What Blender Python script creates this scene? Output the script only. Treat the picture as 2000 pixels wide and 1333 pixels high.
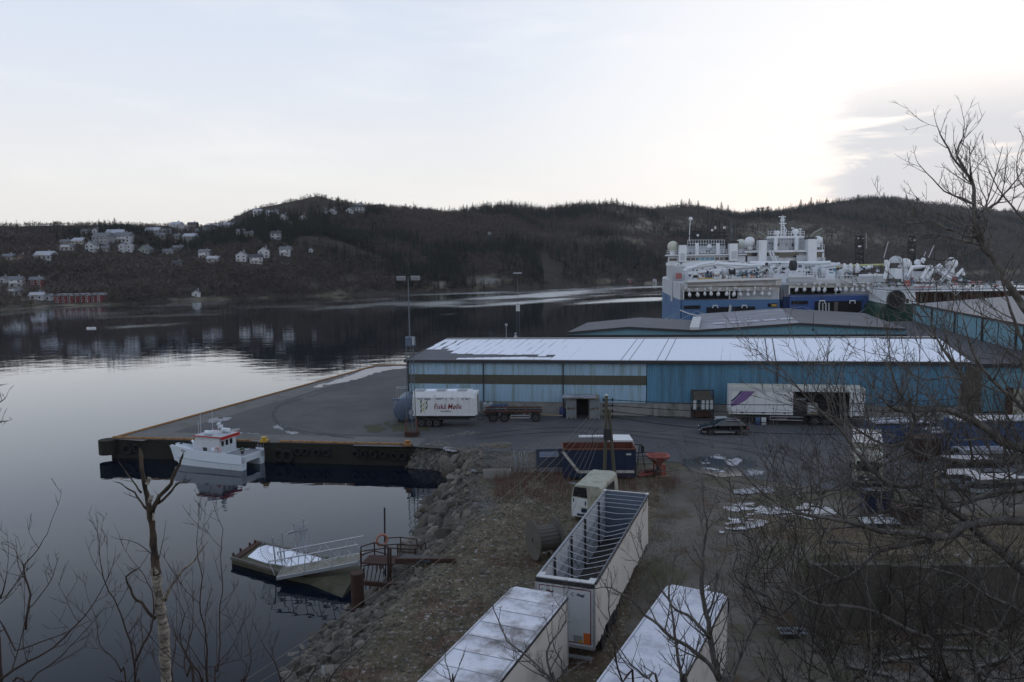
import bpy, math, random
import numpy as np
from mathutils import Vector, Matrix
R = math.radians
sc = bpy.context.scene
col = sc.collection
for o in list(bpy.data.objects): bpy.data.objects.remove(o)

# ---------------------------------------------------------------- camera
F = 1500.0; CAMZ = 17.9
PITCH = math.atan(154.5/F); ROLL = 0.012
_fw = Vector((0, math.cos(PITCH), -math.sin(PITCH)))
_up0 = Vector((0, math.sin(PITCH), math.cos(PITCH)))
_rt = Vector((1, 0, 0))*math.cos(ROLL) - _up0*math.sin(ROLL)
_up = _up0*math.cos(ROLL) + Vector((1, 0, 0))*math.sin(ROLL)
cam_d = bpy.data.cameras.new('camera'); cam = bpy.data.objects.new('camera', cam_d); col.objects.link(cam)
cam_d.sensor_width = 36; cam_d.lens = 36*F/2000; cam_d.clip_start = 0.1; cam_d.clip_end = 20000
M = Matrix(((_rt.x, _up.x, -_fw.x, 0), (_rt.y, _up.y, -_fw.y, 0), (_rt.z, _up.z, -_fw.z, CAMZ), (0, 0, 0, 1)))
cam.matrix_world = M
sc.camera = cam
sc.render.resolution_x = 1024; sc.render.resolution_y = 682

# ---------------------------------------------------------------- world
SUN_EL, SUN_AZ = 3.0, 33.0          # azimuth measured to the right of the view
w = bpy.data.worlds.new('World'); sc.world = w; w.use_nodes = True
nt = w.node_tree; N = nt.nodes; Lk = nt.links
bg = N['Background']
def nd(t, **k):
    n = N.new(t)
    for a, b in k.items(): setattr(n, a, b)
    return n
def wmath(op, a, b=None, clamp=False):
    n = nd('ShaderNodeMath', operation=op, use_clamp=clamp)
    for i, v in enumerate((a, b)):
        if v is None: continue
        if isinstance(v, (int, float)): n.inputs[i].default_value = v
        else: Lk.new(v, n.inputs[i])
    return n.outputs[0]
def wmix(f, a, b):
    n = nd('ShaderNodeMix', data_type='RGBA')
    for s, v in ((0, f), (6, a), (7, b)):
        if isinstance(v, (int, float)): n.inputs[s].default_value = v
        elif isinstance(v, tuple): n.inputs[s].default_value = (*v, 1)
        else: Lk.new(v, n.inputs[s])
    return n.outputs[2]
def wramp(v, a, b):
    n = nd('ShaderNodeMapRange', interpolation_type='SMOOTHSTEP')
    Lk.new(v, n.inputs[0]); n.inputs[1].default_value = a; n.inputs[2].default_value = b
    return n.outputs[0]
sky = nd('ShaderNodeTexSky', sky_type='NISHITA'); sky.sun_disc = False
sky.sun_elevation = R(SUN_EL); sky.sun_rotation = R(SUN_AZ)
sky.air_density = 1.0; sky.dust_density = 1.5; sky.ozone_density = 1.5
tc = nd('ShaderNodeTexCoord'); sep = nd('ShaderNodeSeparateXYZ'); Lk.new(tc.outputs['Generated'], sep.inputs[0])
el = sep.outputs[2]
def dotdir(az, e):
    n = nd('ShaderNodeVectorMath', operation='DOT_PRODUCT'); Lk.new(tc.outputs['Generated'], n.inputs[0])
    n.inputs[1].default_value = (math.sin(R(az))*math.cos(R(e)), math.cos(R(az))*math.cos(R(e)), math.sin(R(e)))
    return n.outputs['Value']
toSun = dotdir(SUN_AZ, 6)
nish = nd('ShaderNodeMix', data_type='RGBA', blend_type='MULTIPLY'); nish.inputs[0].default_value = 1
Lk.new(sky.outputs[0], nish.inputs[6]); nish.inputs[7].default_value = (0.9, 0.9, 0.9, 1)
# thin high veil of cloud: cream at the horizon, pale blue-white higher, brighter towards the hidden sun
veil = wmix(wramp(el, 0.0, 0.30), (8.6, 8.35, 8.0), (6.7, 7.3, 8.4))
veil = wmix(wramp(el, 0.18, 0.85), veil, (3.2, 4.1, 5.7))
veil = wmix(wmath('MULTIPLY', wramp(toSun, 0.78, 1.0), 0.85), veil, (9.2, 9.2, 9.3))
mp = nd('ShaderNodeMapping'); Lk.new(tc.outputs['Generated'], mp.inputs[0]); mp.inputs['Scale'].default_value = (2.2, 2.2, 11); mp.inputs['Rotation'].default_value = (0, R(12), 0)
nz = nd('ShaderNodeTexNoise'); Lk.new(mp.outputs[0], nz.inputs['Vector']); nz.inputs['Scale'].default_value = 1.6; nz.inputs['Detail'].default_value = 7; nz.inputs['Roughness'].default_value = .55; nz.inputs['Distortion'].default_value = .3
wisp = wmath('MULTIPLY', wramp(nz.outputs[0], .45, .75), .22)
veil = wmix(wisp, veil, (10.5, 10.2, 9.8))
skyc = wmix(.86, nish.outputs[2], veil)
# bank of grey lavender cloud low on the right
mp2 = nd('ShaderNodeMapping'); Lk.new(tc.outputs['Generated'], mp2.inputs[0]); mp2.inputs['Scale'].default_value = (4.5, 4.5, 26); mp2.inputs['Rotation'].default_value = (0, R(9), 0)
nz2 = nd('ShaderNodeTexNoise'); Lk.new(mp2.outputs[0], nz2.inputs['Vector']); nz2.inputs['Scale'].default_value = 1.5; nz2.inputs['Detail'].default_value = 8; nz2.inputs['Roughness'].default_value = .58; nz2.inputs['Distortion'].default_value = .5
cm = wmath('ADD', wmath('MULTIPLY', wramp(dotdir(36, 6.0), 0.95, 0.992), 1.05), wmath('MULTIPLY', wmath('SUBTRACT', nz2.outputs[0], .5), 2.6))
cm = wmath('MULTIPLY', wramp(cm, .42, .95), wmath('SUBTRACT', 1.0, wramp(el, .14, .22)))
cm = wmath('MULTIPLY', cm, wramp(dotdir(36, 5.0), 0.955, 0.980))
cm = wmath('MULTIPLY', cm, wramp(el, .0, .03))
skyc = wmix(wmath('MULTIPLY', cm, .85), skyc, (5.5, 5.7, 6.1))
Lk.new(skyc, bg.inputs[0]); bg.inputs[1].default_value = 0.115

sun_d = bpy.data.lights.new('sun', 'SUN'); sun_d.energy = 0.5; sun_d.angle = R(12); sun_d.color = (1, .86, .7)
sun = bpy.data.objects.new('sun', sun_d); col.objects.link(sun)
sdir = Vector((math.sin(R(SUN_AZ))*math.cos(R(SUN_EL)), math.cos(R(SUN_AZ))*math.cos(R(SUN_EL)), math.sin(R(SUN_EL))))
sun.rotation_euler = sdir.to_track_quat('Z', 'Y').to_euler(); sun.location = (60, 60, 80)
sc.view_settings.view_transform = 'Standard'; sc.view_settings.look = 'None'
sc.view_settings.exposure = 0.13; sc.view_settings.gamma = 1.0; sc.view_settings.use_curve_mapping = False
sc.render.engine = 'CYCLES'

# ---------------------------------------------------------------- helpers
def at(px, py, D):
    r = _fw + _rt*((px-1000)/F) - _up*((py-666.5)/F)
    return Vector((0, 0, CAMZ)) + r*(D/r.y)
def G(px, py, z=0.0):
    r = _fw + _rt*((px-1000)/F) - _up*((py-666.5)/F)
    return Vector((0, 0, CAMZ)) + r*((z-CAMZ)/r.z)
def topx(p):
    d = Vector(p)-Vector((0, 0, CAMZ)); z = d.dot(_fw)
    return 1000+d.dot(_rt)/z*F, 666.5-d.dot(_up)/z*F

class MB:
    def __init__(s): s.v = []; s.f = []; s.m = []
    def add(s, vs, fs, mi=0):
        b = len(s.v); s.v.extend([tuple(v) for v in vs]); s.f.extend([tuple(i+b for i in f) for f in fs]); s.m.extend([mi]*len(fs)); return s
    def bb(s, x0, x1, y0, y1, z0, z1, mi=0):
        return s.add([(x0,y0,z0),(x1,y0,z0),(x1,y1,z0),(x0,y1,z0),(x0,y0,z1),(x1,y0,z1),(x1,y1,z1),(x0,y1,z1)],
                     [(0,3,2,1),(4,5,6,7),(0,1,5,4),(1,2,6,5),(2,3,7,6),(3,0,4,7)], mi)
    def box(s, c, sz, mi=0, rz=0, rx=0, ry=0):
        m = Matrix.Rotation(rz, 3, 'Z') @ Matrix.Rotation(ry, 3, 'Y') @ Matrix.Rotation(rx, 3, 'X')
        h = [Vector((a*sz[0]/2, b*sz[1]/2, d*sz[2]/2)) for d in (-1,1) for a,b in ((-1,-1),(1,-1),(1,1),(-1,1))]
        return s.add([m@p+Vector(c) for p in h], [(0,3,2,1),(4,5,6,7),(0,1,5,4),(1,2,6,5),(2,3,7,6),(3,0,4,7)], mi)
    def beam(s, p0, p1, wd, ht, mi=0):
        p0 = Vector(p0); p1 = Vector(p1); d = (p1-p0).normalized()
        up = Vector((0,0,1)) if abs(d.z) < .95 else Vector((0,1,0))
        a = d.cross(up).normalized()*wd/2; b = a.normalized().cross(d).normalized()*ht/2
        return s.add([p0-a-b,p0+a-b,p0+a+b,p0-a+b,p1-a-b,p1+a-b,p1+a+b,p1-a+b],
                     [(0,1,2,3),(4,7,6,5),(0,4,5,1),(1,5,6,2),(2,6,7,3),(3,7,4,0)], mi)
    def tube(s, pts, rs, n=6, mi=0, cap=True):
        pts = [Vector(p) for p in pts]
        if isinstance(rs, (int, float)): rs = [rs]*len(pts)
        b = len(s.v); k = len(pts)
        d0 = (pts[1]-pts[0]).normalized()
        a = d0.cross(Vector((0,0,1)))
        if a.length < .05: a = d0.cross(Vector((0,1,0)))
        a.normalize()
        for i, p in enumerate(pts):
            d = (pts[min(i+1,k-1)]-pts[max(i-1,0)])
            if d.length < 1e-9: d = d0
            d.normalize(); a = (a-d*a.dot(d)); a.normalize(); c = d.cross(a)
            for j in range(n):
                t = 2*math.pi*j/n
                s.v.append(tuple(p+(a*math.cos(t)+c*math.sin(t))*rs[i]))
        for i in range(k-1):
            for j in range(n):
                s.f.append((b+i*n+j, b+i*n+(j+1)%n, b+(i+1)*n+(j+1)%n, b+(i+1)*n+j)); s.m.append(mi)
        if cap:
            s.f.append(tuple(b+j for j in reversed(range(n)))); s.m.append(mi)
            s.f.append(tuple(b+(k-1)*n+j for j in range(n))); s.m.append(mi)
        return s
    def cyl(s, p0, p1, r0, r1=None, n=10, mi=0): return s.tube([p0, p1], [r0, r0 if r1 is None else r1], n, mi)
    def sph(s, c, r, nu=12, nv=8, mi=0, sc_=(1,1,1), v0=0.0, v1=1.0):
        b = len(s.v)
        for i in range(nv+1):
            t = math.pi*(v0+(v1-v0)*i/nv)
            for j in range(nu):
                u = 2*math.pi*j/nu
                s.v.append((c[0]+r*sc_[0]*math.sin(t)*math.cos(u), c[1]+r*sc_[1]*math.sin(t)*math.sin(u), c[2]+r*sc_[2]*math.cos(t)))
        for i in range(nv):
            for j in range(nu):
                s.f.append((b+i*nu+j, b+(i+1)*nu+j, b+(i+1)*nu+(j+1)%nu, b+i*nu+(j+1)%nu)); s.m.append(mi)
        return s
    def prism(s, poly, a0, a1, ax='x', mi=0):
        n = len(poly)
        def P(p, a): return (a,p[0],p[1]) if ax == 'x' else ((p[0],a,p[1]) if ax == 'y' else (p[0],p[1],a))
        vs = [P(p,a0) for p in poly]+[P(p,a1) for p in poly]
        fs = [tuple(range(n-1,-1,-1)), tuple(range(n,2*n))]+[(i,(i+1)%n,(i+1)%n+n,i+n) for i in range(n)]
        return s.add(vs, fs, mi)
    def loft(s, secs, mi=0, caps=True):
        n = len(secs[0]); b = len(s.v)
        for q in secs: s.v.extend([tuple(p) for p in q])
        for i in range(len(secs)-1):
            for j in range(n):
                s.f.append((b+i*n+j, b+i*n+(j+1)%n, b+(i+1)*n+(j+1)%n, b+(i+1)*n+j)); s.m.append(mi)
        if caps:
            s.f.append(tuple(b+j for j in reversed(range(n)))); s.m.append(mi)
            s.f.append(tuple(b+(len(secs)-1)*n+j for j in range(n))); s.m.append(mi)
        return s
    def mesh(s, name, mats, smooth=False):
        me = bpy.data.meshes.new(name); me.from_pydata(s.v, [], s.f)
        if not isinstance(mats, (list, tuple)): mats = [mats]
        for m in mats: me.materials.append(m)
        if len(mats) > 1: me.polygons.foreach_set('material_index', s.m)
        if smooth: me.polygons.foreach_set('use_smooth', [True]*len(s.f))
        me.validate(); me.update(); return me
    def build(s, name, mats, parent=None, smooth=False):
        o = bpy.data.objects.new(name, s.mesh(name, mats, smooth)); col.objects.link(o)
        if parent: o.parent = parent
        return o
def tag(o, label=None, cat=None, group=None, kind=None):
    if label: o['label'] = label
    if cat: o['category'] = cat
    if group: o['group'] = group
    if kind: o['kind'] = kind
    return o
def thing(name, label, cat, loc=(0,0,0), rz=0, group=None):
    o = bpy.data.objects.new(name, None); col.objects.link(o); o.location = loc; o.rotation_euler = (0,0,rz)
    return tag(o, label, cat, group)
KIDS = {}
def kids(o): return [c for c in bpy.data.objects if c.parent == o]
def dup(root, loc, rz=0, label=None, scale=None):
    def cp(o, par):
        c = o.copy(); col.objects.link(c); c.parent = par
        for ch in o.children: cp(ch, c)
        return c
    r = cp(root, None); r.location = loc; r.rotation_euler = (0,0,rz)
    if label: r['label'] = label
    if scale: r.scale = scale
    return r
def inst(name, me, parent, loc=(0,0,0), rot=(0,0,0), scale=(1,1,1)):
    o = bpy.data.objects.new(name, me); col.objects.link(o); o.parent = parent
    o.location = loc; o.rotation_euler = rot; o.scale = scale
    return o
def struct(mb, name, mats, smooth=False):
    return tag(mb.build(name, mats, None, smooth), kind='structure')
def npmesh(name, V, Fc, mat):
    me = bpy.data.meshes.new(name); V = np.asarray(V, np.float32); Fc = np.asarray(Fc, np.int32); k = Fc.shape[1]
    me.vertices.add(len(V)); me.vertices.foreach_set('co', V.ravel())
    me.loops.add(Fc.size); me.loops.foreach_set('vertex_index', Fc.ravel())
    me.polygons.add(len(Fc)); me.polygons.foreach_set('loop_start', np.arange(0, Fc.size, k, dtype=np.int32))
    for m in (mat if isinstance(mat, list) else [mat]): me.materials.append(m)
    me.update(calc_edges=True); return me

# ---------------------------------------------------------------- materials
def mat(name, c, rough=.7, metal=0, var=.15, scale=3.0, bump=0.0, bscale=None, dirt=None, damt=.5, dscale=1.2, coord='Object', spec=.4, stretch=(1,1,1)):
    m = bpy.data.materials.new(name); m.use_nodes = True; t = m.node_tree; n = t.nodes; l = t.links
    b = n['Principled BSDF']; b.inputs['Roughness'].default_value = rough; b.inputs['Metallic'].default_value = metal
    b.inputs['Specular IOR Level'].default_value = spec
    tcn = n.new('ShaderNodeTexCoord'); mpn = n.new('ShaderNodeMapping'); l.new(tcn.outputs[coord], mpn.inputs[0]); mpn.inputs['Scale'].default_value = stretch
    def noise(s, d=5, r=.6):
        q = n.new('ShaderNodeTexNoise'); q.inputs['Scale'].default_value = s; q.inputs['Detail'].default_value = d; q.inputs['Roughness'].default_value = r; l.new(mpn.outputs[0], q.inputs['Vector']); return q.outputs[0]
    hi = tuple(min(1, x*(1+var)) for x in c); lo = tuple(x*(1-var) for x in c)
    mx = n.new('ShaderNodeMix'); mx.data_type = 'RGBA'; mx.inputs[6].default_value = (*lo, 1); mx.inputs[7].default_value = (*hi, 1)
    l.new(noise(scale), mx.inputs[0]); out = mx.outputs[2]
    if dirt:
        rp = n.new('ShaderNodeMapRange'); rp.interpolation_type = 'SMOOTHSTEP'; rp.inputs[1].default_value = .62-.3*damt; rp.inputs[2].default_value = .8-.15*damt
        l.new(noise(dscale, 8, .65), rp.inputs[0])
        m2 = n.new('ShaderNodeMix'); m2.data_type = 'RGBA'; l.new(rp.outputs[0], m2.inputs[0]); l.new(out, m2.inputs[6]); m2.inputs[7].default_value = (*dirt, 1); out = m2.outputs[2]
    l.new(out, b.inputs['Base Color'])
    if bump:
        bn = n.new('ShaderNodeBump'); bn.inputs['Strength'].default_value = bump; bn.inputs['Distance'].default_value = .05
        l.new(noise(bscale or scale*6, 6), bn.inputs['Height']); l.new(bn.outputs[0], b.inputs['Normal'])
    return m
white = mat('white_paint', (.62,.63,.64), .5, dirt=(.36,.35,.32), damt=.25, dscale=.8)
shipwhite = mat('ship_white', (.68,.70,.73), .5, dirt=(.42,.42,.42), damt=.25, dscale=.25)
curtain = mat('trailer_curtain', (.60,.56,.52), .6, var=.05, scale=1, dirt=(.38,.34,.30), damt=.5, dscale=.7, bump=.15, bscale=1.2)
doorgrey = mat('door_pale_grey', (.52,.54,.56), .45, var=.04, scale=1.5, dirt=(.38,.37,.36), damt=.2)
snow = mat('snow', (.80,.82,.90), .8, var=.05, scale=2, bump=.15, bscale=5)
dirtysnow = mat('dirty_snow', (.70,.70,.76), .8, var=.08, scale=2, dirt=(.19,.165,.155), damt=.85, dscale=.7, bump=.15, bscale=6)
black = mat('black_rubber', (.012,.012,.013), .75)
dark = mat('dark_steel', (.03,.03,.034), .6, dirt=(.05,.035,.025), damt=.3)
galv = mat('galvanised_steel', (.30,.32,.35), .5, .3)
alu = mat('aluminium', (.42,.43,.45), .4, .5)
rust = mat('rust', (.055,.026,.019), .9, var=.4, scale=4, dirt=(.03,.015,.012), damt=.5, bump=.3)
rustlight = mat('rust_orange', (.12,.05,.03), .85, var=.4, scale=5, dirt=(.10,.03,.02), damt=.5)
concrete = mat('concrete', (.24,.235,.22), .9, var=.2, scale=1.5, dirt=(.10,.10,.08), damt=.45, dscale=.6, bump=.3)
darkconcrete = mat('old_dark_concrete', (.085,.074,.058), .9, var=.35, scale=1.2, dirt=(.040,.036,.026), damt=.5, dscale=.5, bump=.4, stretch=(1,1,.4))
asphalt = mat('asphalt', (.060,.060,.066), .85, var=.35, scale=.25, dirt=(.098,.094,.092), damt=.75, dscale=.11, bump=.2, bscale=30, coord='Object')
palecrete = mat('pale_quay_strip', (.13,.125,.12), .9, var=.25, scale=.5, dirt=(.08,.078,.07), damt=.5, dscale=.3, bump=.2, bscale=20)
quayface = mat('quay_face_weed', (.020,.020,.014), .95, var=.5, scale=1.2, dirt=(.012,.012,.009), damt=.5, bump=.6, bscale=6)
orange = mat('orange_timber', (.32,.16,.06), .8, var=.25, scale=3, dirt=(.14,.08,.04), damt=.4)
yellow = mat('yellow_paint', (.5,.33,.05), .6, dirt=(.2,.12,.05), damt=.4)
lightblue = mat('light_blue_sheet', (.31,.45,.57), .6, var=.08, scale=.5, dirt=(.21,.28,.28), damt=.6, dscale=.9, stretch=(2,1,.14))
midblue = mat('blue_sheet', (.10,.24,.36), .6, var=.1, scale=.5, dirt=(.07,.15,.21), damt=.8, dscale=.9, stretch=(2,1,.14))
teal = mat('turquoise_sheet', (.15,.30,.38), .6, var=.08, scale=.5, dirt=(.08,.18,.22), damt=.3)
brownband = mat('brown_sheet', (.085,.08,.06), .7, var=.2, scale=1.5)
roofgrey = mat('grey_roof', (.105,.105,.118), .8, var=.12, scale=.3, dirt=(.16,.16,.18), damt=.3, dscale=.2)
roofdark = mat('dark_roof_felt', (.055,.055,.065), .85, var=.2, scale=.4)
bluegrey = mat('blue_grey_tank', (.095,.13,.185), .5, dirt=(.07,.10,.14), damt=.3)
navy = mat('navy_paint', (.014,.022,.055), .5, dirt=(.03,.03,.05), damt=.3)
tarpblue = mat('blue_tarpaulin', (.045,.08,.17), .6, dirt=(.02,.04,.10), damt=.4, bump=.3, bscale=4)
redpaint = mat('faded_red_paint', (.27,.07,.055), .6, dirt=(.2,.05,.04), damt=.4)
redtrim = mat('red_trim', (.42,.03,.03), .5)
glass = mat('dark_glass', (.015,.018,.022), .08, spec=.8)
carblack = mat('car_black', (.008,.009,.011), .2, spec=.8)
woodgrey = mat('weathered_wood', (.115,.105,.092), .9, var=.3, scale=3, stretch=(1,.2,1), dirt=(.05,.055,.035), damt=.4)
poleW = mat('pole_wood', (.085,.08,.055), .9, var=.3, scale=4, stretch=(1,1,.1), dirt=(.04,.05,.02), damt=.4)
plasticwhite = mat('ibc_plastic', (.48,.50,.50), .4, dirt=(.30,.30,.28), damt=.3)
wood = mat('pale_wood', (.25,.2,.13), .9, var=.2)
mossy = mat('mossy_white', (.36,.35,.29), .7, dirt=(.15,.155,.09), damt=.5, dscale=1.5)
hullblue = mat('ship_blue', (.07,.155,.30), .5, dirt=(.02,.04,.09), damt=.35, dscale=.2)
hullnavy = mat('ship_deep_blue', (.035,.085,.26), .45, dirt=(.012,.03,.09), damt=.3, dscale=.2)
hullgreen = mat('ship_green', (.012,.05,.03), .5, dirt=(.01,.02,.015), damt=.4, dscale=.2)
purple = mat('purple_print', (.19,.11,.26), .5)
purpledark = mat('dark_purple_print', (.03,.03,.09), .5)
lettred = mat('letter_red', (.20,.02,.035), .5)
logogreen = mat('logo_green', (.10,.16,.09), .5); logoyel = mat('logo_yellow', (.48,.36,.14), .5); logoor = mat('logo_orange', (.6,.14,.03), .5)
bark = mat('bark', (.100,.087,.078), .9, var=.4, scale=12, bump=.6, bscale=40, dirt=(.21,.20,.185), damt=.6, dscale=6)
barkdark = mat('dark_twig_bark', (.036,.030,.026), .9, var=.35, scale=10)
barkred = mat('twig_bark', (.055,.038,.034), .9, var=.3, scale=10)
birch = mat('birch_bark', (.40,.35,.29), .8, var=.25, scale=8, stretch=(1,1,4), dirt=(.045,.038,.032), damt=.75, dscale=7, bump=.5, bscale=30)
peeled = mat('peeled_birch_wood', (.105,.078,.056), .9, var=.4, scale=10, dirt=(.025,.018,.014), damt=.95, dscale=7, bump=.8, bscale=30, stretch=(1,1,.5))
stone = mat('stone', (.095,.083,.068), .9, var=.4, scale=.8, dirt=(.050,.044,.030), damt=.45, dscale=1.5, bump=.4, bscale=5)
stone2 = mat('pale_stone', (.155,.138,.115), .9, var=.3, scale=.8, dirt=(.09,.085,.06), damt=.4, dscale=1.5, bump=.4, bscale=5)
glow = None
orbit = random.Random(7)
def vnoise(x, y, s=1.0, seed=0):
    x = np.asarray(x, float)/s+1000+seed*17.3; y = np.asarray(y, float)/s+1000+seed*31.7
    xi = np.floor(x).astype(np.int64); yi = np.floor(y).astype(np.int64); fx = x-xi; fy = y-yi
    fx = fx*fx*(3-2*fx); fy = fy*fy*(3-2*fy)
    def h(a, b):
        q = (a*374761393+b*668265263+seed*144269) & 0xffffffff
        q = ((q ^ (q >> 13))*1274126177) & 0xffffffff
        return ((q ^ (q >> 16)) & 0xffff)/65535.0
    return (h(xi,yi)*(1-fx)+h(xi+1,yi)*fx)*(1-fy)+(h(xi,yi+1)*(1-fx)+h(xi+1,yi+1)*fx)*fy
def fnoise(x, y, s, o=4, seed=0):
    t = 0; a = 1; tot = 0
    for i in range(o): t = t+a*vnoise(x, y, s/2**i, seed+i); tot += a; a *= .5
    return t/tot
def textobj(s, size, material, parent, loc, rot, shear=0, off=0.0, name='lettering', sx=1):
    cu = bpy.data.curves.new('t', 'FONT'); cu.body = s; cu.size = size; cu.shear = shear; cu.offset = off; cu.align_x = 'CENTER'; cu.extrude = .004; cu.resolution_u = 2
    to = bpy.data.objects.new('t', cu); col.objects.link(to)
    me = bpy.data.meshes.new_from_object(to.evaluated_get(bpy.context.evaluated_depsgraph_get()))
    bpy.data.objects.remove(to); me.materials.clear(); me.materials.append(material); me.name = name
    return inst(name, me, parent, loc, rot, (sx,1,1))
# ================================================================ WATER
WZ = -2.0
shore_px = np.array([-2600,-1200,-600,0,100,200,300,400,600,800,1000,1200,1300,1500,1700,1900,2000,2600,3400,4800.])
shore_D = np.array([300,300,330,362,390,398,418,440,478,520,560,640,668,735,830,930,990,1000,900,800.])
sky_px = np.array([-2600,-600,0,120,235,400,450,500,560,600,630,660,700,760,800,870,950,1000,1060,1140,1200,1280,1350,1440,1480,1520,1600,1700,1750,1800,1850,1900,2000,2600,4800.])
sky_y = np.array([440,432,445,444,446,448,440,416,404,396,390,398,408,412,416,424,414,410,416,408,405,414,408,424,420,418,402,392,395,402,407,414,420,425,430.])
def shoreD(px): return np.interp(px, shore_px, shore_D)
def ridgeD(px): return shoreD(px)*np.interp(px, [0,600,900,1400,2000], [1.5,1.42,1.45,1.55,1.45])
def ridgeZ(px):
    D = ridgeD(px); hy = 512-.012*(np.asarray(px)-1000)
    return CAMZ-(np.interp(px, sky_px, sky_y)-hy)/F*D
def pxof(x, y): return 1000+x/np.maximum(y, 1)*F
def hillZ(x, y):
    x = np.asarray(x, float); y = np.asarray(y, float)
    px = np.clip(pxof(x, y), -2600, 4800); Ds = shoreD(px)+(fnoise(x, y, 60, 3, 5)-.5)*26; Dr = ridgeD(px)
    u = (y-Ds)/(Dr-Ds); Zr = ridgeZ(px)
    p = np.interp(px, [0,250,450,800,2000], [1.35,1.15,.8,.72,.8])
    uc = np.clip(u, 0, 1)
    prof = np.power(uc, p); prof = np.where(u > 1, 1-.25*np.clip(u-1, 0, 2), prof)
    z = WZ+(Zr-WZ)*prof + np.where(u > 0, 1.6*np.clip(u*12, 0, 1), np.clip(u*60, -9, 0))
    z = z+(fnoise(x, y, 55, 4, 1)-.5)*16*np.clip(uc*3, 0, 1)*np.clip((1.02-uc)*3+.22, 0, 1)
    return z
# heath / field / bare rock patches on the far side, as (px, py, half width, half height, kind)
PATCH = [(60,565,110,20,.9),(150,590,90,8,.6),(25,590,60,16,.8),(1215,410,60,14,.75),(1265,445,70,16,.8),(1235,470,60,12,.7),(1520,455,110,26,.95),(1620,460,60,24,.8),(1150,470,60,10,.6),(1080,460,60,8,.55),(955,549,42,11,1.3),(855,556,30,6,1.1),(690,545,22,10,.8),(560,470,60,18,.5),(1180,550,20,6,1.0),(1330,440,60,18,.7),(330,560,50,14,.5),(380,585,90,5,.8),(600,560,60,10,.5),(820,430,60,10,.45),(1700,470,90,14,.6)]
def patchv(px, py):
    t = np.zeros_like(px)
    for a, b, c, d, k in PATCH: t = np.maximum(t, k*np.clip(1.35-np.sqrt(((px-a)/c)**2+((py-b)/d)**2), 0, 1))
    return t
def projv(x, y, z):
    d = np.stack([x, y, z-CAMZ], -1); fz = d@np.array(_fw); return 1000+d@np.array(_rt)/fz*F, 666.5-d@np.array(_up)/fz*F

# hills mesh
az = np.concatenate([np.linspace(-2600,-100,60), np.linspace(-80,2080,420), np.linspace(2100,4800,60)])
us = np.concatenate([[-.25,-.08,-.02], np.linspace(0,1.1,110), [1.3,1.7,2.4,3.4]])
PX, U = np.meshgrid(az, us); Dg = shoreD(PX)+(ridgeD(PX)-shoreD(PX))*U
X = (PX-1000)/F*Dg; Y = Dg; Z = hillZ(X, Y)
nr, nc = X.shape
idx = np.arange(nr*nc).reshape(nr, nc)
Fq = np.stack([idx[:-1,:-1], idx[:-1,1:], idx[1:,1:], idx[1:,:-1]], -1).reshape(-1,4)
hm = bpy.data.materials.new('hill_ground'); hm.use_nodes = True
def hill_nodes(m):
    t = m.node_tree; n = t.nodes; l = t.links; b = n['Principled BSDF']; b.inputs['Roughness'].default_value = .95; b.inputs['Specular IOR Level'].default_value = .1
    a = n.new('ShaderNodeAttribute'); a.attribute_name = 'patch'
    tcn = n.new('ShaderNodeTexCoord')
    def nz(s, d=8):
        q = n.new('ShaderNodeTexNoise'); q.inputs['Scale'].default_value = s; q.inputs['Detail'].default_value = d; q.inputs['Roughness'].default_value = .65; l.new(tcn.outputs['Object'], q.inputs['Vector']); return q.outputs[0]
    def mx(f, c1, c2):
        q = n.new('ShaderNodeMix'); q.data_type = 'RGBA'
        for s, v in ((0,f),(6,c1),(7,c2)):
            if isinstance(v, tuple): q.inputs[s].default_value = (*v, 1)
            else: l.new(v, q.inputs[s])
        return q.outputs[2]
    base = mx(nz(.15), (.030,.026,.023), (.085,.070,.058))
    def rmp(v, a0, b0):
        q = n.new('ShaderNodeMapRange'); l.new(v, q.inputs[0]); q.inputs[1].default_value = a0; q.inputs[2].default_value = b0; return q.outputs[0]
    heath = mx(rmp(nz(.09), .35, .65), (.080,.070,.050), (.24,.215,.165))
    add = n.new('ShaderNodeMath'); add.operation = 'ADD'; l.new(a.outputs['Fac'], add.inputs[0]); l.new(rmp(nz(.05), .4, .8), add.inputs[1])
    r2 = rmp(add.outputs[0], .45, .95)
    base = mx(r2, base, heath)
    rock = mx(rmp(nz(.2), .3, .7), (.10,.10,.10), (.30,.29,.27))
    base = mx(rmp(a.outputs['Fac'], .9, 1.1), base, rock)
    l.new(base, b.inputs['Base Color'])
    bn = n.new('ShaderNodeBump'); bn.inputs['Distance'].default_value = 2.5; l.new(nz(.35), bn.inputs['Height']); l.new(bn.outputs[0], b.inputs['Normal'])
hill_nodes(hm)
hme = npmesh('hills', np.stack([X, Y, Z], -1).reshape(-1,3), Fq, hm)
hpx, hpy = projv(X.ravel(), Y.ravel(), Z.ravel())
ua = U.ravel(); edge = np.clip(1-np.abs(ua-.0)/.02, 0, 1)*.9*(vnoise(X.ravel(), Y.ravel(), 40, 9) > .45)
hat = hme.attributes.new('patch', 'FLOAT', 'POINT'); hat.data.foreach_set('value', np.maximum(patchv(hpx, hpy), edge).astype(np.float32))
hme.polygons.foreach_set('use_smooth', [True]*len(hme.polygons))
hills = bpy.data.objects.new('hills', hme); col.objects.link(hills); tag(hills, kind='structure')

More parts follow.
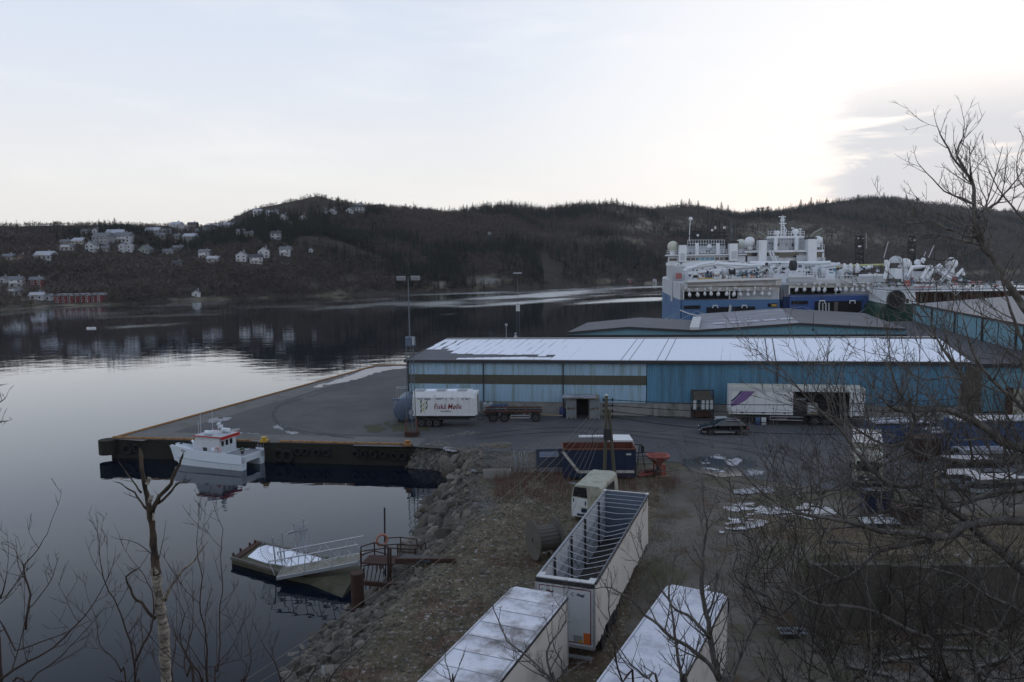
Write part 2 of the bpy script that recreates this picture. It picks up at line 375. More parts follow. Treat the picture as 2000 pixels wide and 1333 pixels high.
# water sheet with wind ripple bands
wd = np.concatenate([np.linspace(-60, 60, 25), np.geomspace(62, 3000, 190)])
wa = np.concatenate([np.linspace(-2600,-100,30), np.linspace(-60,2060,240), np.linspace(2100,4800,30)])
WA, WD = np.meshgrid(wa, wd)
WX = np.where(WD < 62, (WA-1000)/F*62, (WA-1000)/F*WD); WY = WD
wi = np.arange(WX.size).reshape(WX.shape)
Fw = np.stack([wi[:-1,:-1], wi[:-1,1:], wi[1:,1:], wi[1:,:-1]], -1).reshape(-1,4)
wm = bpy.data.materials.new('fjord_water'); wm.use_nodes = True
def water_nodes(m):
    t = m.node_tree; n = t.nodes; l = t.links; b = n['Principled BSDF']
    b.inputs['Base Color'].default_value = (.004,.007,.014,1); b.inputs['Specular IOR Level'].default_value = 0; b.inputs['Roughness'].default_value = .5
    gl = n.new('ShaderNodeBsdfGlossy'); gl.inputs['Color'].default_value = (.94,.97,1,1); mxs = n.new('ShaderNodeMixShader'); lw = n.new('ShaderNodeLayerWeight'); lw.inputs['Blend'].default_value = .5
    pw = n.new('ShaderNodeMath'); pw.operation = 'POWER'; l.new(lw.outputs['Facing'], pw.inputs[0]); pw.inputs[1].default_value = 5.3; ml = n.new('ShaderNodeMath'); ml.operation = 'MULTIPLY'; ml.use_clamp = True; ml.inputs[1].default_value = 1.2; l.new(pw.outputs[0], ml.inputs[0])
    l.new(ml.outputs[0], mxs.inputs[0]); l.new(b.outputs[0], mxs.inputs[1]); l.new(gl.outputs[0], mxs.inputs[2]); l.new(mxs.outputs[0], n['Material Output'].inputs['Surface'])
    a = n.new('ShaderNodeAttribute'); a.attribute_name = 'ripple'
    tcn = n.new('ShaderNodeTexCoord')
    rr = n.new('ShaderNodeMapRange'); l.new(a.outputs['Fac'], rr.inputs[0]); rr.inputs[3].default_value = .015; rr.inputs[4].default_value = .40; l.new(rr.outputs[0], gl.inputs['Roughness'])
    def nz(s, st, d=3):
        mp_ = n.new('ShaderNodeMapping'); l.new(tcn.outputs['Object'], mp_.inputs[0]); mp_.inputs['Scale'].default_value = st
        q = n.new('ShaderNodeTexNoise'); q.inputs['Scale'].default_value = s; q.inputs['Detail'].default_value = d; l.new(mp_.outputs[0], q.inputs['Vector']); return q.outputs[0]
    def bmp(h, st, dist, nrm=None):
        q = n.new('ShaderNodeBump'); q.inputs['Distance'].default_value = dist; q.inputs['Strength'].default_value = st; l.new(h, q.inputs['Height'])
        if nrm: l.new(nrm, q.inputs['Normal'])
        return q.outputs[0]
    n1 = bmp(nz(.16, (1,1.6,1), 2), 1, .030)
    n2 = bmp(nz(1.5, (.6,1.6,1), 2), 1, .0035, n1)
    # ring waves spreading from the floating dock
    mp_ = n.new('ShaderNodeMapping'); l.new(tcn.outputs['Object'], mp_.inputs[0])
    c = G(520,1095,WZ); mp_.inputs['Location'].default_value = (-c.x, -c.y, 0)
    wv = n.new('ShaderNodeTexWave'); wv.wave_type = 'RINGS'; wv.rings_direction = 'Z'; wv.inputs['Scale'].default_value = .42; wv.inputs['Distortion'].default_value = 3.0; wv.inputs['Detail'].default_value = 2; wv.inputs['Detail Scale'].default_value = .4
    l.new(mp_.outputs[0], wv.inputs['Vector'])
    ln = n.new('ShaderNodeVectorMath'); ln.operation = 'LENGTH'; l.new(mp_.outputs[0], ln.inputs[0])
    fr = n.new('ShaderNodeMapRange'); l.new(ln.outputs['Value'], fr.inputs[0]); fr.inputs[1].default_value = 4; fr.inputs[2].default_value = 26; fr.inputs[3].default_value = 1; fr.inputs[4].default_value = 0
    mu = n.new('ShaderNodeMath'); mu.operation = 'MULTIPLY'; l.new(wv.outputs['Fac'], mu.inputs[0]); l.new(fr.outputs[0], mu.inputs[1])
    n3 = bmp(mu.outputs[0], 1, .0028, n2)
    l.new(n3, gl.inputs['Normal'])
water_nodes(wm)
wme = npmesh('water', np.stack([WX, WY, np.full_like(WX, WZ)], -1).reshape(-1,3), Fw, wm)
rat = WD/shoreD(WA)
st = fnoise(WA*0.35, rat*900, 60, 4, 3)            # streaks following the shore
lo = np.interp(WA, [0,300,800,1000,1300,2000], [.78,.70,.60,.57,.55,.50])
band = np.clip((rat-lo)/.03, 0, 1)*np.clip((.985-rat)/.05, 0, 1)
inner = np.interp(WA, [0,500,800,1000,1320,1500], [.28,.32,.42,.60,.66,.0])
rip = band*np.clip((st-.30)*3.2, 0, 1)*inner
st2 = np.exp(-((rat-np.interp(WA, [0,450,500], [.655,.60,.60]))/.022)**2)*(WA < 520)*np.clip((st-.35)*4, 0, 1)*np.clip((560-WA)/200, 0, 1)
st3 = np.exp(-((rat-.555)/.008)**2)*np.clip(1-np.abs(WA-880)/40, 0, 1)*.7
rip = np.clip(rip+st2*.35+st3*.6, 0, 1)
wat = wme.attributes.new('ripple', 'FLOAT', 'POINT'); wat.data.foreach_set('value', rip.ravel().astype(np.float32))
water = bpy.data.objects.new('water', wme); col.objects.link(water); tag(water, kind='structure')

# ================================================================ FAR HOUSES (placed on the terrain)
def onhill(px, py):
    r = (_fw+_rt*((px-1000)/F)-_up*((py-666.5)/F)); r = r/r.y
    D = float(shoreD(px))*.97+np.arange(0, 500, 1.0)
    xx = r.x*D; zz = CAMZ+r.z*D; hz = hillZ(xx, D)
    k = np.argmax(hz >= zz)
    if hz[k] < zz[k]: k = int(np.argmin(zz-hz))
    return Vector((xx[k], D[k], hz[k]))
HC = dict(white=(.44,.45,.48), cream=(.36,.33,.26), yellow=(.32,.29,.17), grey=(.22,.23,.25), blue=(.12,.16,.22), brown=(.13,.09,.07), red=(.13,.028,.028), green=(.22,.26,.24), pale=(.5,.52,.54), dark=(.05,.05,.06))
HM = {k: mat('house_'+k, v, .7, var=.05, scale=.3) for k, v in HC.items()}
RM = {'d': mat('roof_tiles_dark', (.05,.05,.056), .8), 'g': mat('roof_tiles_grey', (.13,.135,.15), .8, dirt=(.3,.3,.33), damt=.3), 's': mat('roof_frosted', (.36,.37,.42), .85), 'r': mat('roof_tiles_brown', (.10,.06,.045), .85)}
HOUSES = [ # px, base py, width px, colour, roof, ridge ('l' along the shore, 'g' gable to us), storeys, words
 (12,508,30,'cream','g','l',1,'leftmost cream house in the lowest row of the hillside village'),
 (38,508,20,'brown','r','g',1,'small brown house second from the left edge on the hillside'),
 (82,506,46,'white','s','l',1,'long white house at the left end of the hillside above the wood'),
 (130,489,34,'white','g','l',1,'white house with grey roof below the yellow house, left hillside'),
 (126,478,24,'yellow','g','l',1,'small yellow house above the white one, left hillside'),
 (150,476,32,'cream','s','l',1,'cream house with frosted roof beside the yellow one'),
 (175,491,26,'white','g','g',2,'white gabled house left of the small green house'),
 (168,458,24,'cream','g','l',1,'cream house highest at the left end of the village'),
 (185,455,15,'white','g','g',1,'small pale gabled house at the top left of the village'),
 (195,475,42,'grey','g','l',2,'long grey terrace left of the big white block'),
 (224,461,38,'grey','s','l',1,'frosted roof house above the big white block'),
 (238,473,38,'white','g','l',2,'big white block in the middle of the left village'),
 (205,491,17,'green','g','l',1,'small green house in the lower village row'),
 (237,493,14,'white','s','g',2,'left one of the twin white gables'),
 (252,493,14,'white','s','g',2,'right one of the twin white gables'),
 (280,493,30,'green','g','g',1,'pale green house with broad gable'),
 (297,455,32,'grey','s','l',1,'grey house with frosted roof under the wooded skyline'),
 (324,456,22,'white','g','l',1,'white house right of the grey frosted one'),
 (312,465,24,'cream','g','l',1,'cream house below the grey frosted one'),
 (327,497,24,'white','g','l',1,'low white house below the dark house, middle village'),
 (347,489,24,'dark','g','l',1,'dark blue house with white gable window, middle village'),
 (341,449,28,'white','s','l',2,'tall white house on the skyline with two dormers'),
 (360,450,18,'white','g','l',1,'low white annex on the skyline right of the tall white house'),
 (375,443,22,'brown','d','l',1,'dark wooden house on the skyline'),
 (369,473,30,'grey','s','l',2,'grey and white house with wide veranda, middle village'),
 (343,467,18,'cream','g','l',1,'small cream house above the veranda house'),
 (391,455,22,'white','g','l',1,'white house left of the blue roofed one on the skyline'),
 (409,455,28,'blue','d','l',2,'dark blue house at the centre of the skyline row'),
 (422,446,28,'white','g','l',1,'white house on the skyline right of the blue one'),
 (446,444,22,'grey','s','l',1,'grey house on the skyline slope'),
 (467,440,28,'grey','d','l',1,'dark roofed long house on the skyline slope'),
 (488,438,22,'white','d','l',1,'white house with dark roof on the skyline slope'),
 (502,422,20,'pale','s','l',2,'pale flat roofed block on the shoulder of the knoll'),
 (532,420,30,'white','g','l',1,'white house on the left shoulder of the round knoll'),
 (552,429,26,'white','d','g',1,'white gabled house on the terrace under the knoll'),
 (521,431,8,'white','g','g',1,'tiny white shed below the knoll houses'),
 (592,429,17,'white','d','g',1,'white gabled house at the right end of the terrace under the knoll'),
 (633,417,14,'white','d','l',1,'low white house on the right shoulder of the knoll'),
 (648,417,20,'white','d','g',1,'white house with dormers on the right shoulder of the knoll'),
 (682,415,18,'white','d','g',1,'white gabled house near the right hilltop group'),
 (699,414,24,'white','d','l',2,'wide white house of the hilltop group with three gables'),
 (704,405,22,'white','d','g',1,'white house topmost on the hilltop behind the wide one'),
 (738,405,24,'cream','d','l',1,'cream villa with hipped roof on the hilltop'),
 (470,463,20,'white','g','l',2,'white house left of the cream one on the upper slope'),
 (486,462,18,'cream','g','l',1,'cream house on the upper slope above the boat house row'),
 (538,468,24,'white','d','l',2,'white house alone on the upper slope with dark roof'),
 (556,500,27,'white','g','l',2,'white house with balcony at the right of the shore row'),
 (607,493,7,'white','d','g',1,'tiny white cabin alone at the right end of the slope'),
 (398,505,28,'white','g','l',2,'large white house with grey roof left in the shore row'),
 (415,512,28,'white','s','l',1,'white annex below the large white house in the shore row'),
 (471,511,26,'white','g','g',2,'white gabled house in the shore row'),
 (500,515,30,'white','d','l',2,'white house with long balcony in the shore row'),
 (515,504,28,'white','g','g',2,'tall white house behind the balcony house'),
 (345,520,26,'grey','d','l',1,'dark grey house half hidden in the wood below the village'),
 (30,561,30,'white','g','l',2,'big white farmhouse on the field at the left edge'),
 (70,561,28,'red','g','l',2,'red barn on the field by the far shore'),
 (4,552,16,'white','g','g',1,'white house cut by the left edge above the field'),
 (27,577,28,'white','g','l',1,'white shore house below the farmhouse'),
 (70,585,30,'white','s','l',1,'white shore house left of the red row houses'),
 (93,586,10,'white','g','g',1,'small white garage beside the red row houses'),
 (383,580,20,'white','g','g',1,'small white cabin on the wooded point by the water'),
 (956,459,7,'grey','g','g',1,'lone grey cabin on the middle of the bare hillside'),
 (1230,554,11,'red','s','g',1,'red boathouse at the far waterline'),
 (1279,552,9,'white','s','g',1,'white boathouse at the far waterline'),
]
for i in range(8): HOUSES.append((112+i*11.5, 592-i*.3, 10.5, 'red', 'g', 'g', 2, 'red row house by the far water, %s from the left in its row' % ('first','second','third','fourth','fifth','sixth','seventh','eighth')[i]))
winm = mat('window_pane', (.02,.024,.03), .15, spec=.7)
trimm = mat('house_trim', (.6,.6,.62), .7)
HPOS = []
winmesh = {}
def winme(wx, wz):
    k = (round(wx,1), round(wz,1))
    if k not in winmesh:
        m = MB(); m.bb(-k[0]/2-.12, k[0]/2+.12, -.06, 0, -k[1]/2-.12, k[1]/2+.12, 1); m.bb(-k[0]/2, k[0]/2, -.09, -.03, -k[1]/2, k[1]/2, 0)
        winmesh[k] = m.mesh('window', [winm, trimm])
    return winmesh[k]
rh = random.Random(3)
for (px, py, wpx, c, rf, ori, st_, words) in HOUSES:
    p = onhill(px, py+1); D = p.y; wdt = max(3.0, wpx*.78/F*D); dep = min(9, max(4.5, wdt*.7)); h = 2.2*st_+.35
    if c == 'red' and wpx < 11 and px < 300: h = 4.0; dep = 8
    t = thing('house', words if len(words.split()) > 3 else words+' on hill', 'house', (p.x, p.y, p.z-.3), rh.uniform(-.25,.25) if wpx > 12 else 0)
    HPOS.append((p.x, p.y, wdt/2))
    MB().bb(-wdt/2, wdt/2, 0, dep, -4, h).build('wall', HM[c], t)
    m = MB(); ov = .4
    if ori == 'l':
        rr = dep*.34; m.prism([(-ov,h-.05),(dep/2,h+rr),(dep+ov,h-.05),(dep+ov,h-.3),(-ov,h-.3)][::-1], -wdt/2-ov, wdt/2+ov, 'x')
    else:
        rr = wdt*.36; m.prism([(-wdt/2-ov,h-.05),(-wdt/2-ov,h-.3),(0,h+rr-.3),(wdt/2+ov,h-.3),(wdt/2+ov,h-.05),(0,h+rr)], -ov, dep+ov, 'y')
        MB().prism([(-wdt/2,h-.35),(wdt/2,h-.35),(0,h+rr-.4)], .01, dep-.01, 'y').build('gable', HM[c], t)
    m.build('roof', RM[rf], t)
    if wpx > 13: MB().bb(wdt*.15, wdt*.15+.7, dep*.45, dep*.45+.7, h, h+rr+.9).build('chimney', HM['grey'], t)
    nw = max(1, int(wdt/2.6)); 
    for s in range(st_):
        for k in range(nw):
            if wpx < 9 and k: continue
            inst('window', winme(1.3 if nw > 1 else .9, 1.2), t, (-wdt/2+(k+.5)*wdt/nw, -.01, 1.3+s*2.2))
    if wpx > 24 and c == 'white' and ori == 'l':
        m = MB(); m.bb(-wdt*.3, wdt*.3, -1.6, 0, 2.55, 2.7); m.bb(-wdt*.3, wdt*.3, -1.6, -1.5, 2.7, 3.6)
        for k in (-.3,.3): m.bb(wdt*k-.1, wdt*k+.1, -1.6, -1.4, 0, 2.55)
        m.build('balcony', trimm, t)
# ================================================================ FAR WOODS
rs = np.random.RandomState(11)
def decid(n=20, h=6.6, r=3.0, seed=0):
    q = np.random.RandomState(seed); V = []; 
    V += [(-.14,0,0),(.14,0,0),(0,0,h*.7)]
    for i in range(n):
        z0 = h*q.uniform(.2,.7); a = q.uniform(0, 2*math.pi); e = q.uniform(.05,1.25); L = q.uniform(.25,.48)*h*(1-.35*z0/h)
        d = np.array([math.cos(a)*math.cos(e), math.sin(a)*math.cos(e), math.sin(e)])
        o = np.array([0,0,z0])+d*np.array([1,1,0])*q.uniform(0, r*.5); s = np.array([-math.sin(a), math.cos(a), q.uniform(-.6,.6)])*q.uniform(.10,.30)
        V += [tuple(o-s), tuple(o+s), tuple(o+d*L)]
    return np.array(V)
def conif(n=24, h=10.0, r=2.0, seed=0):
    q = np.random.RandomState(seed); V = [(-.2,0,0),(.2,0,0),(0,0,h*.98)]
    for i in range(n):
        f = (i+.5)/n; z0 = h*(.06+.9*f); L = r*(1-f)**.75+.25; a = i*2.4+q.uniform(-.4,.4)
        d = np.array([math.cos(a), math.sin(a), q.uniform(-.35,.05)]); s = np.array([-math.sin(a), math.cos(a), 0])*(.22+.5*(1-f)); up = np.array([0,0,.5])
        V += [tuple(np.array([0,0,z0])-s*.2+up), tuple(np.array([0,0,z0])+d*L+s), tuple(np.array([0,0,z0])+d*L*.95-s)]
    return np.array(V)
def leafmat(name, c1, c2, sc_=.03):
    m = mat(name, c1, .95, var=.0, spec=.05); t = m.node_tree; n = t.nodes; l = t.links
    mx = [q for q in n if q.bl_idname == 'ShaderNodeMix'][0]; mx.inputs[6].default_value = (*c1,1); mx.inputs[7].default_value = (*c2,1)
    nz_ = [q for q in n if q.bl_idname == 'ShaderNodeTexNoise'][0]; nz_.inputs['Scale'].default_value = sc_
    return m
mdec = leafmat('bare_wood_far', (.062,.050,.044), (.150,.120,.104)); mcon = leafmat('conifer_far', (.012,.018,.013), (.030,.038,.026))
NT = 82000
tu = rs.uniform(0, 1, NT)**.9*1.12-.07; tp = rs.uniform(-500, 2500, NT)
tD = shoreD(tp)+(ridgeD(tp)-shoreD(tp))*tu; tx = (tp-1000)/F*tD; ty = tD; tz = hillZ(tx, ty)
qx, qy = projv(tx, ty, tz)
keep = (rs.uniform(0, 1, NT) > patchv(qx, qy)*.85) & (tz > WZ+.35)
dens = fnoise(tx, ty, 45, 3, 21); keep &= (dens > .22)
vill = (qx < 470) & (qy < 500) & (rs.uniform(0,1,NT) < .3); keep &= ~vill
knoll = (qx > 480) & (qx < 660) & (qy < 420) & (rs.uniform(0,1,NT) < .75); keep &= ~knoll
for hx, hy, hw in HPOS:
    ax_ = np.array([hx, hy]); t_ = (hx*tx+hy*ty)/(hx*hx+hy*hy)      # along the sight line to the house
    off = np.abs(tx-hx*ty/hy); keep &= ~((off < hw+1.0) & (ty < hy+9) & (ty > hy-11))
tx, ty, tz, qx, qy, dens = [a[keep] for a in (tx, ty, tz, qx, qy, dens)]
cf = fnoise(tx, ty, 70, 3, 40)+np.where(qy < 470, .06, -.03)+np.interp(qx, [0,500,800,2000], [0,-.03,.01,.04])+rs.uniform(-.1,.1,len(tx)); isc = cf > .64
def scatter(name, protos, P, S, mt, label, catg):
    Vs = []
    ang = rs.uniform(0, 6.28, len(P)); pk = rs.randint(0, len(protos), len(P))
    for k, pr in enumerate(protos):
        sel = np.where(pk == k)[0]; c = np.cos(ang[sel])[:,None]; s = np.sin(ang[sel])[:,None]; sz = S[sel][:,None]
        x = (pr[None,:,0]*c-pr[None,:,1]*s)*sz+P[sel,0][:,None]; y = (pr[None,:,0]*s+pr[None,:,1]*c)*sz+P[sel,1][:,None]; z = pr[None,:,2]*sz+P[sel,2][:,None]
        Vs.append(np.stack([x,y,z],-1).reshape(-1,3))
    V = np.concatenate(Vs); me = npmesh(name, V, np.arange(len(V)).reshape(-1,3), mt)
    o = bpy.data.objects.new(name, me); col.objects.link(o); return tag(o, label, catg, kind='stuff')
P = np.stack([tx,ty,tz-.3],-1)
utop = (ty-shoreD(qx))/(ridgeD(qx)-shoreD(qx)); S = rs.uniform(.6,1.15,len(P))*np.where(utop > .88, np.interp(qx, [0,450,750,2000], [.6,.5,.85,1.0])*rs.uniform(.7,1.25,len(P)), 1.0); isc = isc & ~((utop > .85) & (rs.uniform(0,1,len(P)) < np.interp(qx, [0,700,900,2000], [.85,.8,.35,.25])))
scatter('bare_woodland', [decid(seed=i) for i in range(4)], P[~isc], S[~isc], mdec, 'leafless grey brown wood covering the far hillside', 'woodland')
scatter('conifer_woodland', [conif(seed=i) for i in range(4)], P[isc], S[isc]*.85, mcon, 'dark conifers growing in patches on the far hills', 'woodland')
# skyline trees one can tell apart
def protothing(mk, mt, name):
    t = thing(name, 'x', 'tree')
    V = mk; me = npmesh('crown', V[3:], np.arange(len(V)-3).reshape(-1,3), mt); inst('crown', me, t)
    MB().cyl((0,0,-.5),(0,0,float(V[2][2])*.9), .22, .05, 5).build('trunk', bark, t)
    return t
pc = protothing(conif(70, 10, 2.1, 5), mcon, 'spruce_tree'); pd = protothing(decid(80, 8, 2.8, 9), mdec, 'birch_tree')
skyt = [(235,425,'c',1.0),(587,390,'d',.8),(637,386,'c',.5),(750,404,'d',.9),(775,400,'c',.8),(800,402,'c',.8),(950,396,'c',.9),(975,394,'c',1),(1002,393,'c',1),(1030,399,'c',.9),(1060,401,'c',.7),(1147,390,'c',1),(1158,392,'c',.9),(1195,386,'c',1.1),(1205,387,'c',1.1),(1218,393,'c',.8),(1235,394,'c',.9),(1240,396,'c',.7),(1285,399,'c',.9),(1312,398,'c',.9),(1330,389,'c',1.1),(1345,388,'c',1),(1362,391,'c',1),(1407,392,'c',1.2),(1420,400,'c',.8),(1478,397,'d',1.3),(1487,395,'d',1.4),(1497,398,'d',1.2),(1560,386,'c',1.1),(1580,384,'c',1.2),(1610,386,'c',1),(1670,380,'c',1.1),(1690,379,'c',1),(1720,376,'c',1.1),(1735,380,'c',1),(1763,378,'c',.9),(1785,380,'d',1),(395,433,'c',.7),(470,432,'d',.5),(120,428,'d',.7)]
first = {}
for i, (px, py, k, s) in enumerate(skyt):
    px += .1; D = float(ridgeD(px))*.985; x = (px-1000)/F*D; z = float(hillZ(x, D)); top = at(px, py, D).z
    base = (pc, pd)[k == 'd']; hh = 10 if k == 'c' else 8; sc1 = max(.5, min(1.5, (top-z)/hh))
    lab = 'dark conifer standing against the sky on the far ridge' if k == 'c' else 'bare broadleaf tree standing against the sky on the far ridge'
    grp = 'conifers on the far skyline' if k == 'c' else 'bare trees on the far skyline'
    if k not in first: first[k] = base; o = base; o.location = (x, D, z); o.scale = (sc1*1.5,sc1*1.5,sc1)
    else: o = dup(base, (x, D, z), i*1.3, scale=(sc1*1.5,sc1*1.5,sc1))
    o['label'] = lab; o['group'] = grp
p = at(1713,378,ridgeD(1713)*.98); q = at(1713,343,ridgeD(1713)*.98)
m = MB(); m.cyl((0,0,-6),(0,0,q.z-p.z), .45, .2, 4); t = thing('radio_mast', 'thin radio mast on the far ridge at the right', 'mast', tuple(p)); m.build('pole', dark, t)
m = MB(); [m.bb(-.6,.6,-.6,.6,z,z+.4) for z in (4,9,13)]; m.build('antenna_bracket', dark, t)
# small speedboat on the left water
p = G(178,642,WZ); t = thing('speedboat', 'tiny white speedboat out on the water at far left', 'boat', tuple(p), .1)
t.scale = (.5,.5,.6)
MB().loft([[(x,-.9*s,0),(x,.9*s,0),(x,.9*s,.7),(x,-.9*s,.7)] for x,s in ((-2.6,.9),(0,1),(2,.7),(3,.08))]).build('hull', white, t)
MB().bb(-1,.6,-.6,.6,.7,1.3).build('windscreen', glass, t)
# ================================================================ NEAR LAND
shl = [(790,915),(845,918),(882,926),(888,946),(866,962),(840,984),(828,1010),(834,1040),(818,1060),(800,1082),(790,1105),(748,1135),(716,1165),(692,1198),(640,1230),(612,1262),(585,1300),(560,1335)]
shw = [G(a,b,WZ).xy for a,b in shl]
poly = [tuple(p) for p in shw]+[(-15,31),(-24,24),(-60,17),(-90,10),(-90,-40),(120,-40),(120,150),(-6,150),(-6,82)]
poly = np.array(poly)
def sdist(x, y):
    x = np.asarray(x, float); y = np.asarray(y, float); best = np.full(x.shape, 1e9); ins = np.zeros(x.shape, bool)
    n = len(poly)
    for i in range(n):
        a = poly[i]; b = poly[(i+1)%n]; d = b-a; L2 = d@d
        t = np.clip(((x-a[0])*d[0]+(y-a[1])*d[1])/L2, 0, 1)
        best = np.minimum(best, (x-a[0]-t*d[0])**2+(y-a[1]-t*d[1])**2)
        c = ((a[1] > y) != (b[1] > y)) & (x < (b[0]-a[0])*(y-a[1])/(b[1]-a[1]+1e-12)+a[0]); ins ^= c
    s = np.sqrt(best); return np.where(ins, s, -s)
def landZ(x, y):
    x = np.asarray(x, float); y = np.asarray(y, float); s = sdist(x, y)
    z = np.clip(WZ+np.interp(y, [64,69], [.50,2.2])*s, -6, 0)
    n = fnoise(x, y, 3.0, 4, 2)-.5
    z = z+n*.5*np.clip(1-np.abs(s-3)/6, 0, 1)+n*.12*((y < 60) & (s > 4))
    bx = np.clip((x-11.8-(y-36)*.12)/2.6, 0, 1)*np.clip((y-35.7)/.3, 0, 1)                       # grass bank above the concrete wall
    bank = np.clip(3.55-(y-36)*.27, 0, 3.6)*bx
    z = np.where(bank > .05, np.maximum(z, bank+n*.2), z)
    hill = 16.0-1.0*y+(fnoise(x, y, 5, 4, 8)-.5)*1.5                                   # the steep slope the picture is taken from
    hill = np.where(y < 2, 16.2-.3*(y), hill)
    return np.maximum(z, np.minimum(hill, 17.0+0*hill))
gx = np.arange(-60, 90.1, .45); gy = np.arange(-30, 118, .45)
GX, GY = np.meshgrid(gx, gy); GZ = landZ(GX, GY)
gi = np.arange(GX.size).reshape(GX.shape)
Fg = np.stack([gi[:-1,:-1], gi[:-1,1:], gi[1:,1:], gi[1:,:-1]], -1).reshape(-1,4)
zz = GZ.ravel()[Fg].max(1); Fg = Fg[zz > -4.5]
gm = bpy.data.materials.new('yard_ground'); gm.use_nodes = True
def ground_nodes(m):
    t = m.node_tree; n = t.nodes; l = t.links; b = n['Principled BSDF']; b.inputs['Roughness'].default_value = .92; b.inputs['Specular IOR Level'].default_value = .25
    tcn = n.new('ShaderNodeTexCoord')
    def nz(s, d=8, r=.65):
        q = n.new('ShaderNodeTexNoise'); q.inputs['Scale'].default_value = s; q.inputs['Detail'].default_value = d; q.inputs['Roughness'].default_value = r; l.new(tcn.outputs['Object'], q.inputs['Vector']); return q.outputs[0]
    def rmp(v, a0, b0, lo=0, hi=1):
        q = n.new('ShaderNodeMapRange'); l.new(v, q.inputs[0]); q.inputs[1].default_value = a0; q.inputs[2].default_value = b0; q.inputs[3].default_value = lo; q.inputs[4].default_value = hi; return q.outputs[0]
    def mx(f, c1, c2):
        q = n.new('ShaderNodeMix'); q.data_type = 'RGBA'
        for s, v in ((0,f),(6,c1),(7,c2)):
            if isinstance(v, tuple): q.inputs[s].default_value = (*v, 1)
            else: l.new(v, q.inputs[s])
        return q.outputs[2]
    def at_(nm):
        a = n.new('ShaderNodeAttribute'); a.attribute_name = nm; return a.outputs['Fac']
    def mul(a, b_):
        q = n.new('ShaderNodeMath'); q.operation = 'MULTIPLY'; l.new(a, q.inputs[0]); l.new(b_, q.inputs[1]); return q.outputs[0]
    dirt = mx(rmp(nz(.25), .35, .65), (.088,.076,.062), (.150,.134,.116))
    dirt = mx(rmp(nz(.6), .5, .66), dirt, (.085,.056,.034))
    dirt = mx(rmp(nz(.13, 4), .5, .6), dirt, (.080,.076,.045))
    grass = mx(rmp(nz(.9), .35, .65), (.058,.052,.030), (.165,.13,.09))
    grass = mx(rmp(nz(.35), .5, .68), grass, (.095,.050,.035))
    grass = mx(rmp(nz(3.5, 4), .56, .68), grass, (.34,.33,.31))
    grav = mx(rmp(nz(2.2), .38, .62), (.035,.034,.032), (.16,.155,.145))
    c = mx(rmp(at_('grass'), .3, .7), dirt, grass)
    c = mx(rmp(at_('gravel'), .3, .7), c, grav)
    l.new(c, b.inputs['Base Color'])
    bn = n.new('ShaderNodeBump'); bn.inputs['Strength'].default_value = .7; bn.inputs['Distance'].default_value = .12; l.new(nz(2.5, 8), bn.inputs['Height']); l.new(bn.outputs[0], b.inputs['Normal'])
ground_nodes(gm)
lme = npmesh('yard_ground', np.stack([GX,GY,GZ],-1).reshape(-1,3), Fg, gm)
lpx, lpy = projv(GX.ravel(), np.maximum(GY.ravel(), .5), GZ.ravel()); ls = sdist(GX, GY).ravel()
gr = ((lpx < 1300-(lpy-930)*.25) & (lpy > 915)) | (lpy > 1400) | (GY.ravel() < 24)
gr = gr*1.0; gr = np.maximum(gr, np.clip((GX.ravel()-14.5)/2, 0, 1)*(GY.ravel() > 34)*(GY.ravel() < 52))
gr = gr*.6+.4*gr*fnoise(GX.ravel(), GY.ravel(), 4, 3, 6)
gv = np.clip(1.3-ls/4.5, 0, 1)*(GY.ravel() > 24)+((lpx > 880) & (lpx < 990) & (lpy > 940) & (lpy < 1010))*.7*vnoise(GX.ravel(), GY.ravel(), 1.5, 77)
for nm, v in (('grass', gr), ('gravel', gv)):
    a = lme.attributes.new(nm, 'FLOAT', 'POINT'); a.data.foreach_set('value', np.clip(v, 0, 1).astype(np.float32))
lme.polygons.foreach_set('use_smooth', [True]*len(lme.polygons))
land = bpy.data.objects.new('yard_ground', lme); col.objects.link(land); tag(land, kind='structure')
def gz(x, y): return float(landZ(np.array([x]), np.array([y]))[0])

# ---- quay: slab with weedy face, asphalt top, pale edge strips, timber kerb beams, tyre fenders
qA, qB, qC, qD = G(216,858), G(735,714.5), G(860,712), G(803,872)
quay = bpy.data.objects.new('quay', None); col.objects.link(quay); quay['kind'] = 'structure'
m = MB(); pl = [qA.xy, qD.xy, G(905,873).xy, (10,95), qC.xy+Vector((6,0)), qB.xy]
pl = [tuple(p) for p in pl]
m.prism(pl, -7, -.02, 'z'); m.build('quay_face', quayface, quay)
def sheet(name, pts, z, mt, parent=None, kind=None):
    m = MB(); m.add([(p[0],p[1],z) for p in pts], [tuple(range(len(pts)))]); return m.build(name, mt, parent)
pave = [qA.xy, qD.xy, G(812,874).xy, G(905,880).xy, G(1080,888).xy, G(1330,905).xy, G(1460,935).xy, G(1640,960).xy, G(2200,960).xy, (80,100), (10,112), qC.xy, qB.xy]
ap = sheet('asphalt_paving', pave, .035, asphalt); tag(ap, kind='structure')
def edgestrip(a, b, w_, z, name, mt, parent):
    a = Vector(a); b = Vector(b); d = (b-a).normalized(); nrm = Vector((-d.y, d.x))
    return sheet(name, [a, b, b+nrm*w_, a+nrm*w_], z, mt, parent)
edgestrip(qA.xy, qD.xy+(qD.xy-qA.xy)*.02, 3.4, .039, 'concrete_edge_strip', palecrete, quay)
edgestrip(qB.xy, qA.xy, 4.2, .043, 'concrete_edge_strip', palecrete, quay)
sheet('concrete_apron', [G(690,860).xy, G(835,862).xy, G(792,874).xy, G(690,872).xy], .047, palecrete, quay)
